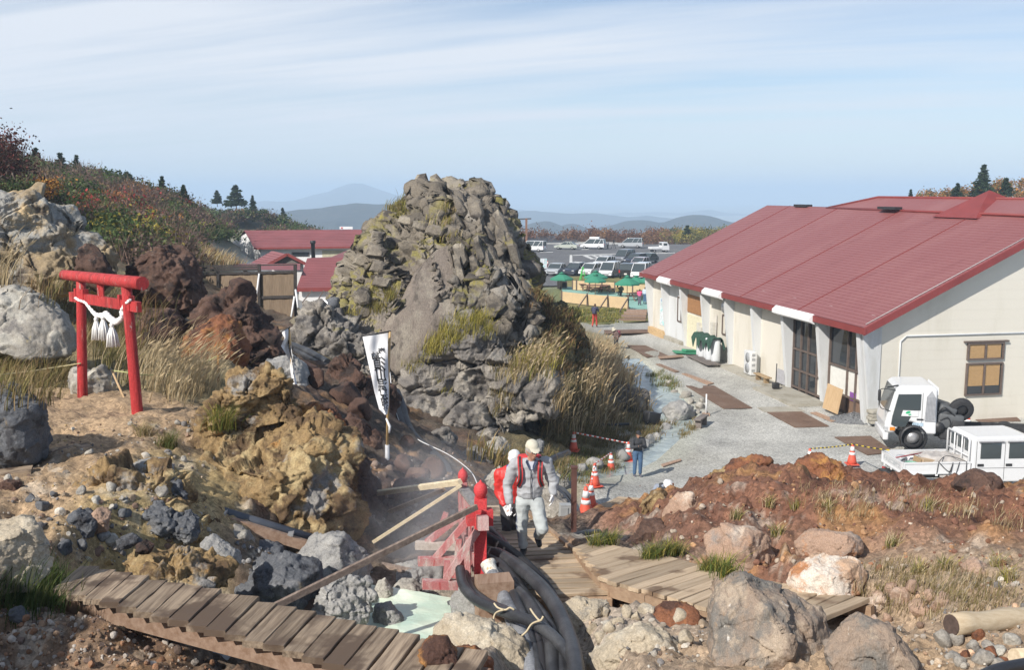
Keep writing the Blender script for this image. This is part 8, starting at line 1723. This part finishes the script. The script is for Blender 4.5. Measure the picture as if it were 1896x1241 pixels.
def picnic(label,px,py,rz):
 t=thing('picnic_table',label,'picnic table',G(px,py,.1),rz,'picnic tables'); mt=mat_wood('picnic_wood',(.13,.065,.05),(.22,.12,.09),0,1.2); m=MB(); m.box((0,0,.72),(1.9,.8,.07)); m.build('table_top',mt,t)
 for y in (-.7,.7):m=MB(); m.box((0,y,.43),(1.9,.28,.06)); m.build('bench_seat',mt,t)
 for x in (-.7,.7):
  for s in (-1,1):m=MB(); m.bar((x,s*.15,.70),(x,s*.65,0),.09,.05,0,(1,0,0)); m.build('leg',mt,t)
picnic('picnic table under the left pair of parasols',1100,541,.1); picnic('picnic table at the far left of the terrace',1088,538,.2); picnic('picnic table beside the seated pair',1122,541,1.2); picnic('picnic table behind the child in pink',1178,556,.6); picnic('picnic table at the right end by the lodge corner',1196,552,0)
q=G(1079,519,.1); t=thing('green_stand','bright lime green folding stand beside the parasols','sign stand',q,.3); m=MB(); [m.bar(a,b,.1,.06) for a,b in (((-.4,0,0),(-.05,0,1.6)),((.4,0,0),(.05,0,1.6)),((0,.6,0),(0,0,1.6)))]; m.box((0,-.05,.7),(.5,.03,.12)); m.build('frame',mat_simple('lime_plastic',(.10,.55,.12),.5),t)
# signs and far furniture of the car park
q=lot(1001,498); t=thing('map_sign','information sign with a blue parking panel and a green and white map','sign',q,R(8)); zt=P(1001,478,q.y).z-q.z; m=MB(); m.box((.25,0,zt-.75),(1.25,.08,1.4)); m.build('map_panel',pm_,t); m=MB(); m.box((-.68,-.01,zt-.75),(.58,.09,1.4)); m.build('blue_panel',mat_simple('sign_blue',(.03,.07,.26),.5),t)
m=MB(); m.lathe([(.11,0),(.23,0),(.23,.02),(.11,.02)],18,Matrix.Translation((-.68,-.06,zt-.5))@Matrix.Rotation(R(90),4,'X')); m.build('ring_symbol',M_CWHT,t)
for x in (-.7,.7):m=MB(); m.box((x,.06,(zt-1)/2),(.1,.1,zt-.9)); m.build('post',M_FRAME,t)
q=P(974.5,452,205); q.z=-1.0; t=thing('signal_post','tall rust brown post with an arm and a grey box beyond the crag','post',q); zt=P(974.5,404,205).z+1; M_RST=mat_simple('rust_steel',(.20,.10,.06),.8); m=MB(); m.box((0,0,zt/2),(.42,.4,zt)); m.build('post',M_RST,t)
m=MB(); m.bar((1.0,0,zt-.1),(-2.4,0,zt-.25),.25,.3); m.bar((.0,0,zt-2.2),(-1.6,0,zt-2.3),.2,.25); m.build('arm',mat_simple('dark_steel',(.07,.07,.075),.6),t); m=MB(); m.box((-2.5,0,zt-.1),(.9,.5,1.4)); m.build('box',mat_simple('grey_signal_box',(.35,.36,.36),.6),t)
qa,qb,qc,qd=P(975,458,205),P(1082,457,205),P(1052,436.5,222),P(972,436,222); t=thing('slate_building','low building with a dark slate roof below the car park','building',Vector((qa.x,qa.y,-3)))
m=MB(); roof_courses(m,qa,P(1058,458,205),qc,qd,9,.04); m.build('roof',mat_simple('slate_roof',(.055,.058,.068),.6,var=.15),t,None,t.location); m=MB(); m.add([P(1058,458,205),P(1083,452,214),qc],[(0,1,2)]); m.build('hip',mat_simple('slate_hip',(.16,.17,.18),.5),t,None,t.location)
m=MB(); m.add([(qa.x,205.5,-3),(P(1056,458,205).x,205.5,-3),(P(1056,458,205).x,205.5,qa.z-.05),(qa.x,205.5,qa.z-.05)],[(0,1,2,3)]); m.build('wall',M_FRAME,t,None,t.location)
t=thing('lamp_pole','thin pole with a cross arm in the left lot','pole',Vector((-47,150,.1))); m=MB(); zt=P(390,425,150).z; m.tube([(0,0,0),(0,0,zt)],.07,6); m.build('pole',M_WHITE,t); m=MB(); m.bar((-.4,0,zt-.2),(1.4,0,zt-.35),.07,.07); m.build('arm',M_WHITE,t)
# people
def capsule(m,p0,r0,p1,r1,n=14):
 p0,p1=Vector(p0),Vector(p1); d=p1-p0; l=d.length
 if l<1e-5:d=Vector((0,0,1)); l=1e-5
 q=d.to_track_quat('Z','Y').to_matrix().to_4x4(); prof=[(0.0001,-r0)]+[(r0*math.sin(a),-r0*math.cos(a)) for a in (.5,1.0,1.57)]+[(r1*math.sin(a),l-r1*math.cos(a)) for a in (1.57,2.1,2.7)]+[(0.0001,l+r1)]
 m.lathe(prof,n,Matrix.Translation(p0)@q)
def ell(m,c,r,rot=(0,0,0),n=14):
 M_=Matrix.Translation(Vector(c))@Euler(rot).to_matrix().to_4x4()@Matrix.Diagonal((*r,1)); m.lathe([(math.sin(a)+1e-4,-math.cos(a)) for a in np.linspace(0,math.pi,9)],n,M_)
def blob(name,m,vox,mat,parent,smooth=4,noise=0.,nsc=9.):
 o=m.build(name,mat,None); r=o.modifiers.new('r','REMESH'); r.mode='VOXEL'; r.voxel_size=vox; r.use_smooth_shade=True
 s=o.modifiers.new('s','SMOOTH'); s.iterations=smooth; s.factor=.5
 bpy.context.view_layer.update(); me=bpy.data.meshes.new_from_object(o.evaluated_get(bpy.context.evaluated_depsgraph_get())); bpy.data.objects.remove(o)
 if noise:
  n=len(me.vertices); p=np.empty(n*3,np.float32); me.vertices.foreach_get('co',p); p=p.reshape(-1,3); nr=np.empty(n*3,np.float32); me.vertices.foreach_get('normal',nr)
  w_=p*np.array([1,1,1.5])*nsc; f=fbm(w_,2,5,.5,True)*.6+fbm(w_*.5+3,2,9)*.6; p += nr.reshape(-1,3)*(f*noise)[:,None]; me.vertices.foreach_set('co',p.ravel()); me.update()
 for q in me.polygons:q.use_smooth=True
 if len(me.materials) == 0:me.materials.append(mat)
 return obj(name,me,None,parent)
def hand_shape(m,wrist,d,side,s=1.0,curl=.5,thumb=1):
 """palm, four unequal fingers with two bends and a thumb leaving the side of the palm"""
 w0=Vector(wrist); d=Vector(d).normalized(); sd=Vector(side).normalized(); sd=(sd-d*sd.dot(d)).normalized(); nrm=d.cross(sd).normalized()
 for k in (-1,0,1):capsule(m,w0+sd*k*.018*s,.018*s,w0+d*.085*s+sd*k*.025*s,.017*s,8)
 for k,L_ in zip((-1.5,-.5,.5,1.5),(.062,.076,.072,.056)):
  b=w0+d*.09*s+sd*k*.022*s; d1=(d+nrm*curl*.5+sd*k*.05).normalized(); d2=(d+nrm*curl*1.4).normalized(); p1=b+d1*L_*.55*s; p2=p1+d2*L_*.5*s
  capsule(m,b,.0105*s,p1,.0095*s,8); capsule(m,p1,.0095*s,p2,.008*s,8)
 b=w0+d*.03*s+sd*thumb*.03*s; p1=b+(d*.7+sd*thumb*.8+nrm*.3).normalized()*.04*s; p2=p1+(d+sd*thumb*.2+nrm*.4).normalized()*.032*s; capsule(m,b,.014*s,p1,.011*s,8); capsule(m,p1,.011*s,p2,.009*s,8)
SKIN=mat_simple('skin',(.46,.25,.17),.5,var=.08,vscale=14)
GREYJ=mat_simple('grey_fleece',(.36,.37,.385),.9,bump=.25,bscale=80,var=.06,vscale=10); LGREY=mat_simple('light_grey_trousers',(.40,.43,.43),.85,bump=.2,bscale=60,var=.05)
def person(label,loc,rz,J,parts,vox,group=None,face=True,hair=None):
 """J: joints in the person's own frame (facing -y). parts: clothing"""
 t=thing('person',label,'person',loc,rz,group); V={k:Vector(v) for k,v in J.items() if k != 'curl'}; hd,nk=V['head'],V['neck']; up=(hd-nk).normalized(); fw=Vector(J.get('look',(0,-1,-.1))).normalized(); fw=(fw-up*fw.dot(up)).normalized(); sd=up.cross(fw).normalized()
 m=MB(); q=Matrix((sd,-fw,up)).transposed()
 ell(m,hd,(.074,.092,.112),q.to_euler()); ell(m,hd+fw*.018-up*.055,(.055,.066,.06),q.to_euler()); capsule(m,nk,.056,hd-up*.06,.052)
 if face:
  capsule(m,hd+fw*.088+up*.012,.012,hd+fw*.108-up*.028,.015,8)
  for k in (-1,1):ell(m,hd+sd*k*.076-up*.01,(.012,.024,.034),q.to_euler(),8)
  capsule(m,hd+fw*.086+up*.032-sd*.03,.014,hd+fw*.086+up*.032+sd*.03,.014,8); ell(m,hd+fw*.088-up*.068,(.03,.012,.010),q.to_euler(),8); ell(m,hd+fw*.068-up*.098,(.028,.024,.018),q.to_euler(),8)
 ell(m,(V['chest']+V['pelvis'])/2,(.12,.08,.26))
 for s in 'LR':
  capsule(m,V['sh'+s],.046,V['el'+s],.038); capsule(m,V['el'+s],.036,V['wr'+s],.026); capsule(m,V['hip'+s],.07,V['kn'+s],.048); capsule(m,V['kn'+s],.047,V['an'+s],.035)
  capsule(m,V['neck']-up*.03,.05,V['sh'+s],.05); capsule(m,V['chest'],.1,V['pelvis'],.1); capsule(m,V['pelvis'],.09,V['hip'+s],.08)
  hdv=(V['wr'+s]-V['el'+s]).normalized() if 'hd'+s not in V else V['hd'+s]; hand_shape(m,V['wr'+s],hdv,J.get('hs'+s,(0,-1,0)),.72 if 'gloves' in parts else .95,J.get('curl',.5),1)
 blob('body',m,vox*.8,SKIN,t,3)
 if face:
  for k in (-1,1):m=MB(); ell(m,hd+fw*.087+up*.012+sd*k*.030,(.012,.007,.007),q.to_euler(),8); m.build('eye',M_BLACK,t)
 if hair:m=MB(); ell(m,hd-fw*.012+up*.016,(.082,.098,.112),q.to_euler()); ell(m,hd-fw*.03-up*.03,(.080,.080,.09),q.to_euler()); blob('hair',m,vox,hair,t,2,.006,20.)
 if 'jacket' in parts:
  m=MB(); k=parts.get('bulk',1.0); c,p=V['chest'],V['pelvis']; ell(m,c+Vector((0,0,.02)),(.175*k,.118*k,.17),(0,0,0)); ell(m,(c+p)/2,(.165*k,.118*k,.22)); ell(m,p+Vector((0,0,.07)),(.168*k,.122*k,.09)); capsule(m,nk-up*.035,.075,nk+up*.01,.066)
  for s in 'LR':
   sh,el,wr=V['sh'+s],V['el'+s],V['wr'+s]; capsule(m,nk-up*.05,.07,sh,.078*k); capsule(m,sh,.080*k,el,.064*k); capsule(m,el,.064*k,el.lerp(wr,.94),.047*k); capsule(m,el.lerp(wr,.88),.052,el.lerp(wr,.96),.050); capsule(m,c,.1,sh,.07)
  j=blob('jacket',m,vox,parts['jacket'],t,3,.017 if vox<.02 else .008,8.)
 if 'trousers' in parts:
  m=MB(); p=V['pelvis']; ell(m,p+Vector((0,0,.03)),(.155,.112,.10))
  for s in 'LR':
   h,kn,an=V['hip'+s],V['kn'+s],V['an'+s]; capsule(m,p,.11,h,.105); capsule(m,h,.102,kn,.078); capsule(m,kn,.078,kn.lerp(an,.86),.066); capsule(m,kn.lerp(an,.78),.07,kn.lerp(an,.87),.070)
  blob('trousers',m,vox,parts['trousers'],t,3,.014 if vox<.02 else .006,7.)
 for s in 'LR':
  m=MB(); a=V['an'+s]; f=Vector(J.get('ft'+s,(0,-1,0))); f.normalize(); b=a-Vector((0,0,.045)); capsule(m,b-f*.05,.042,b+f*.05,.046); capsule(m,b+f*.05,.046,b+f*.165-Vector((0,0,.012)),.036); capsule(m,a,.05,b,.045); blob('shoe',m,min(vox,.014),parts.get('shoes',M_BLACK),t,3)
  if 'gloves' in parts:m=MB(); hdv=(V['wr'+s]-V['el'+s]).normalized() if 'hd'+s not in V else V['hd'+s]; capsule(m,V['wr'+s],.033,V['wr'+s]+hdv*.02,.034); hand_shape(m,V['wr'+s],hdv,J.get('hs'+s,(0,-1,0)),1.12,J.get('curl',.5),1); blob('glove',m,.0065,parts['gloves'],t,2)
 if 'cap' in parts:
  m=MB(); ell(m,hd+up*.062-fw*.008,(.090,.106,.078),q.to_euler()); capsule(m,hd+up*.055-sd*.04-fw*.02,.055,hd+up*.055+sd*.04-fw*.02,.055)
  for k in np.linspace(-1,1,7):capsule(m,hd+up*.062+fw*.07+sd*.06*k,.011,hd+up*.050+fw*(.165-.05*k*k)+sd*.062*k,.008,8)
  blob('cap',m,min(vox,.011),parts['cap'],t,3)
 if 'bucket_hat' in parts:
  m=MB(); M_=Matrix.Translation(hd+up*.03)@q.to_4x4(); m.lathe([(.165,-.045),(.15,-.03),(.103,.015),(.098,.085),(.075,.105),(0,.11)],18,M_); m.build('hat',parts['bucket_hat'],t)
 if 'pack' in parts:
  m=MB(); c=(V['chest']+V['pelvis'])/2+Vector((0,.19,.06)); m.box(c,(.30,.18,.46),None,0,.06); m.box(c+Vector((0,.10,-.08)),(.22,.08,.2),None,0,.03); m.build('rucksack',parts['pack'],t)
 return t,V
PXM=12.8/F
gz=P(978,1033,12.8)+Vector((0,0,.055))
def jm(x,y,dy=0.):return ((x-978)*PXM,dy,(1036-y)*PXM)
Jm=dict(head=jm(985,826,-.10),neck=jm(983,852,-.03),chest=jm(981,872,0),pelvis=jm(981,925,.02),shL=jm(951,858,.0),shR=jm(1011,856,.0),elL=jm(938,902,.04),wrL=jm(942,931,-.05),elR=jm(1026,893,.03),wrR=jm(1024,912,-.07),hipL=jm(967,932,.02),hipR=jm(993,932,.0),knL=jm(966,980,.0),knR=jm(1004,978,-.16),anL=jm(969,1025,.02),anR=jm(997,1008,.16),look=(.38,-1,-.18),ftL=(-.15,-1,0),ftR=(.12,-1,-.1),hsL=(.2,-1,0),hsR=(-.2,-1,0),hdL=(.1,-.1,-1),hdR=(.0,-.1,-1),curl=.7)
BEIGE=mat_simple('beige_cap',(.50,.47,.38),.85,bump=.2,bscale=60,var=.08); WGL=mat_simple('white_glove',(.74,.74,.74),.85,bump=.2,bscale=90,var=.03); NAVYC=mat_simple('navy_collar',(.035,.05,.10),.8); REDS=mat_simple('red_strap',(.46,.035,.035),.6)
om,Vm=person('old man in grey sweat suit, cream cap and white gloves walking up the bridge',gz,0.,Jm,dict(jacket=GREYJ,trousers=LGREY,cap=BEIGE,gloves=WGL,bulk=1.06),.013,hair=mat_simple('grey_hair',(.40,.39,.38),.7))
c=Vm['chest']
for s in (-1,1):
 pts=[c+Vector((s*.135,.10,.13)),c+Vector((s*.135,.0,.190)),c+Vector((s*.135,-.10,.125)),c+Vector((s*.125,-.142,.02)),c+Vector((s*.132,-.138,-.09)),c+Vector((s*.165,-.08,-.18))]
 q=smooth_path(pts,5)
 for mt,w_,lift in ((REDS,.062,.0),(M_BLACK,.026,.006)):
  m=MB()
  for a,b in zip(q[:-1],q[1:]):n=Vector((a.x*.2,a.y,.25 if a.z>c.z+.1 else 0)).normalized()*lift; m.bar(a+n,b+n*1.0,w_,.014,0,Vector((0,a.y-c.y,.4 if a.z>c.z+.1 else .0)).normalized() if abs(a.y-c.y)>.02 else (0,0,1))
  stuff(m.build('strap',mt,om))
m=MB(); m.box(c+Vector((0,.20,-.06)),(.34,.2,.48),None,0,.07); m.build('rucksack',REDS,om)
m=MB(); nk=Vm['neck']
for s in (-1,1):m.prism([nk+Vector((s*.015,-.098,-.10)),nk+Vector((s*.075,-.085,.02)),nk+Vector((s*.055,-.06,.055)),nk+Vector((s*.02,-.085,-.03))],(0,-.02,0))
stuff(m.build('collar',NAVYC,om)); m=MB(); m.prism([nk+Vector((-.03,-.085,-.08)),nk+Vector((.03,-.085,-.08)),nk+Vector((.045,-.07,.02)),nk+Vector((-.045,-.07,.02))],(0,-.01,0)); m.build('shirt',mat_simple('pale_shirt',(.5,.52,.58),.8),om)
m=MB(); m.tube([c+Vector((.005,-.136,.03)),c+Vector((.008,-.139,-.1)),c+Vector((.010,-.137,-.22)),c+Vector((.012,-.132,-.33))],.006,5); m.build('zip',mat_simple('dark_zip',(.06,.06,.07),.5),om)
m=MB(); k,a,h=Vm['knL'],Vm['anL'],Vm['hipL']; m.tube([h+Vector((-.088,-.02,-.05)),k+Vector((-.072,-.01,0)),a+Vector((-.062,0,.08))],.010,5); m.tube([h+Vector((-.078,-.05,-.05)),k+Vector((-.064,-.04,0)),a+Vector((-.054,-.03,.08))],.008,5); stuff(m.build('side_stripe',NAVYC,om))
P2=14.3/F; g2=P(943,1003,14.3)
def j2(x,y,dy=0.):return ((x-943)*P2,dy,(1006-y)*P2)
J2=dict(head=j2(951,840,-.06),neck=j2(947,862,0),chest=j2(944,880,0),pelvis=j2(945,930,.02),shL=j2(924,872,0),shR=j2(964,870,0),elL=j2(922,905,.02),wrL=j2(934,928,-.14),elR=j2(968,905,.04),wrR=j2(962,930,-.1),hipL=j2(937,935),hipR=j2(953,935),knL=j2(938,968,-.06),knR=j2(952,968,.04),anL=j2(938,998,-.02),anR=j2(950,998,.1),look=(-.3,-1,-.3),hsL=(1,0,0),hdL=(.5,-.3,-.8),curl=.8)
RJ=mat_simple('red_anorak',(.56,.035,.03),.5,bump=.3,bscale=30,var=.08); rm,V2=person('hiker in a red jacket and white hat walking close behind the old man',g2,0.,J2,dict(jacket=RJ,trousers=mat_simple('black_trousers',(.03,.03,.033),.8),gloves=WGL,cap=mat_simple('white_hat',(.68,.68,.68),.8),bulk=1.05),.015,hair=M_BLACK)
m=MB(); n2=V2['neck']; capsule(m,n2+Vector((-.045,-.05,-.05)),.04,n2+Vector((-.03,-.02,.03)),.05); blob('scarf',m,.012,mat_simple('blue_scarf',(.03,.04,.28),.7),rm,2)
def stand(h=1.68,arms='down',step=.0,lean=0.):
 k=h/1.68; J=dict(head=(0,-.03-lean*.3,1.55),neck=(0,0-lean*.22,1.40),chest=(0,-lean*.15,1.24),pelvis=(0,.01,.93),shL=(-.19,-lean*.15,1.36),shR=(.19,-lean*.15,1.36),elL=(-.25,.02,1.10),wrL=(-.25,-.06,.88),elR=(.25,.02,1.10),wrR=(.25,-.06,.88),hipL=(-.09,0,.88),hipR=(.09,0,.88),knL=(-.10,-.02-step*.4,.48),knR=(.10,-.02+step*.2,.48),anL=(-.11,.0-step*.6,.08),anR=(.11,.03+step*.7,.08+abs(step)*.05),look=(0,-1,-.15))
 if arms == 'camera':J.update(elL=(-.24,-.10,1.10),wrL=(-.07,-.28,1.17),elR=(.24,-.10,1.10),wrR=(.07,-.28,1.19),hdL=(.7,-.6,.2),hdR=(-.7,-.6,.2),look=(.1,-1,-.75),hsL=(0,0,1),hsR=(0,0,1),curl=.8)
 if arms == 'ahead':J.update(elL=(-.23,-.12,1.12),wrL=(-.14,-.32,1.10),elR=(.23,-.1,1.12),wrR=(.12,-.32,1.12))
 return {a:(tuple(x*k for x in v) if a not in ('look','hdL','hdR','hsL','hsR','curl') else v) for a,v in J.items()}
DKJ=mat_simple('charcoal_jacket',(.035,.037,.042),.8); JEAN=mat_simple('blue_jeans',(.055,.11,.20),.8,bump=.2,bscale=60,var=.2,vscale=9); BHAIR=mat_simple('black_hair',(.015,.013,.012),.6)
gp_=on_ground(1180,882,22,70); hgt=1.70 if abs(gp_.y-37)<3 else 85*gp_.y/F
cm,Vc=person('man in dark jacket and blue jeans looking down at his camera',gp_,R(8),stand(hgt,'camera'),dict(jacket=DKJ,trousers=JEAN,cap=mat_simple('black_cap',(.02,.02,.022),.8),shoes=mat_simple('grey_shoe',(.10,.10,.12),.7)),.022,hair=BHAIR)
o=MB(); o.box((0,0,0),(.13,.08,.09),None,0,.015); o.lathe([(.034,0),(.036,.05),(0,.055)],12,Matrix.Rotation(R(90),4,'X')); o=o.build('camera',M_BLACK); o.location=gp_+Matrix.Rotation(R(8),3,'Z')@Vector((.0,-.36,1.21*hgt/1.68)); tag(o,'small black camera in the hands of the man in jeans','camera')
g=on_ground(1222,930,19,60); zt=P(1232,890,g.y).z; g=P(1224,918,29.6); gg=zg(g.x,g.y); top=P(1234,884,g.y).z-gg; k=top/1.25
Jc=dict(head=(.16,-.28,1.12),neck=(.08,-.16,1.02),chest=(.0,-.06,.90),pelvis=(-.12,.22,.58),shL=(-.14,-.04,.98),shR=(.20,-.1,.92),elL=(-.30,-.22,.80),wrL=(-.22,-.42,.62),elR=(.32,-.30,.72),wrR=(.36,-.42,.48),hipL=(-.2,.2,.55),hipR=(-.02,.2,.55),knL=(-.24,-.15,.50),knR=(.05,-.15,.48),anL=(-.24,.05,.09),anR=(.06,.05,.09),look=(.5,-1,-.35))
Jc={a:(tuple(x*k for x in v) if a != 'look' else v) for a,v in Jc.items()}
vt,Vv=person('crouching man in a white hat and black vest behind the yellow rock',Vector((g.x,g.y,gg)),0.,Jc,dict(jacket=mat_simple('grey_blue_sleeves',(.22,.25,.31),.85),trousers=JEAN,bucket_hat=mat_simple('white_hat',(.68,.68,.68),.8)),.022)
m=MB(); c,p=Vv['chest'],Vv['pelvis']; ell(m,c+Vector((0,0,.02)),(.165,.135,.18)); capsule(m,c,.145,p,.14); capsule(m,Vv['neck']-Vector((0,0,.05)),.085,c,.13); blob('vest',m,.022,DKJ,vt,3)
g=on_ground(1101,605,40,100); hh=min(1.85,46*g.y/F)
wk,_=person('walker in a navy jacket and red shorts with a dark rucksack on the path',g,R(160),stand(hh,'ahead',.25),dict(jacket=mat_simple('navy_jacket',(.03,.035,.075),.8),trousers=mat_simple('red_trousers',(.42,.05,.035),.8),pack=mat_simple('navy_pack',(.045,.045,.085),.8),shoes=mat_simple('brown_boot',(.11,.06,.045),.8)),.03,hair=mat_simple('dark_brown_hair',(.05,.025,.02),.6))
g=on_ground(1141,645,40,100); sb_,_=person('person with a pinkish rucksack bending behind the dry grass',g,R(-60),stand(1.35,'down',.1,.8),dict(jacket=mat_simple('brown_jacket',(.16,.11,.10),.8),trousers=DKJ,pack=mat_simple('maroon_pack',(.22,.06,.08),.8),bucket_hat=BEIGE),.03)
def far_person(label,px,py,hpx,rz,jc,tc,arms='down',hair=BHAIR,sit=False,**kw):
 g=G(px,py,.1); hh=hpx*g.y/F; J=stand(hh,arms)
 if sit:
  z=.46; J=stand(1.62); d=Vector((0,0,-.44))
  for a in ('head','neck','chest','pelvis','shL','shR','elL','elR','wrL','wrR','hipL','hipR'):J[a]=tuple(Vector(J[a])+d)
  J.update(knL=(-.12,-.42,.48),knR=(.12,-.42,.48),anL=(-.12,-.40,.08),anR=(.12,-.40,.08),wrL=(-.15,-.3,.55),wrR=(.15,-.3,.55))
 return person(label,g,rz,J,dict(jacket=jc,trousers=tc,**kw),.045,None,False,hair)[0]
far_person('child in a pink jacket standing on the green terrace',1184,565,30,R(170),mat_simple('pink_jacket',(.68,.10,.22),.7),mat_simple('grey_trousers',(.10,.10,.13),.8),'ahead')
far_person('person in pale blue beside the lodge corner on the terrace',1194,562,31,R(150),mat_simple('pale_blue_shirt',(.45,.52,.62),.8),JEAN)
far_person('seated person in an olive jacket at the terrace table',1143,549,30,R(120),mat_simple('olive_jacket',(.20,.15,.06),.8),DKJ,sit=True)
far_person('person sitting beside the one in the olive jacket',1150,548,30,R(200),mat_simple('tan_jacket',(.26,.22,.17),.8),DKJ,sit=True)
far_person('person in grey with a camera stand at the far edge of the car park',1125,461,15,R(190),mat_simple('grey_coat',(.20,.21,.23),.8),DKJ)
q=G(1136,460.5,.07); t=thing('tripod','black camera tripod beside the person at the far edge of the car park','tripod',q); [MB().bar((0,0,1.4),(math.cos(a)*.5,math.sin(a)*.5,0),.06,.06).build('leg',M_BLACK,t) for a in (0.5,2.6,4.7)]; MB().box((0,0,1.5),(.3,.3,.25)).build('head',M_BLACK,t)
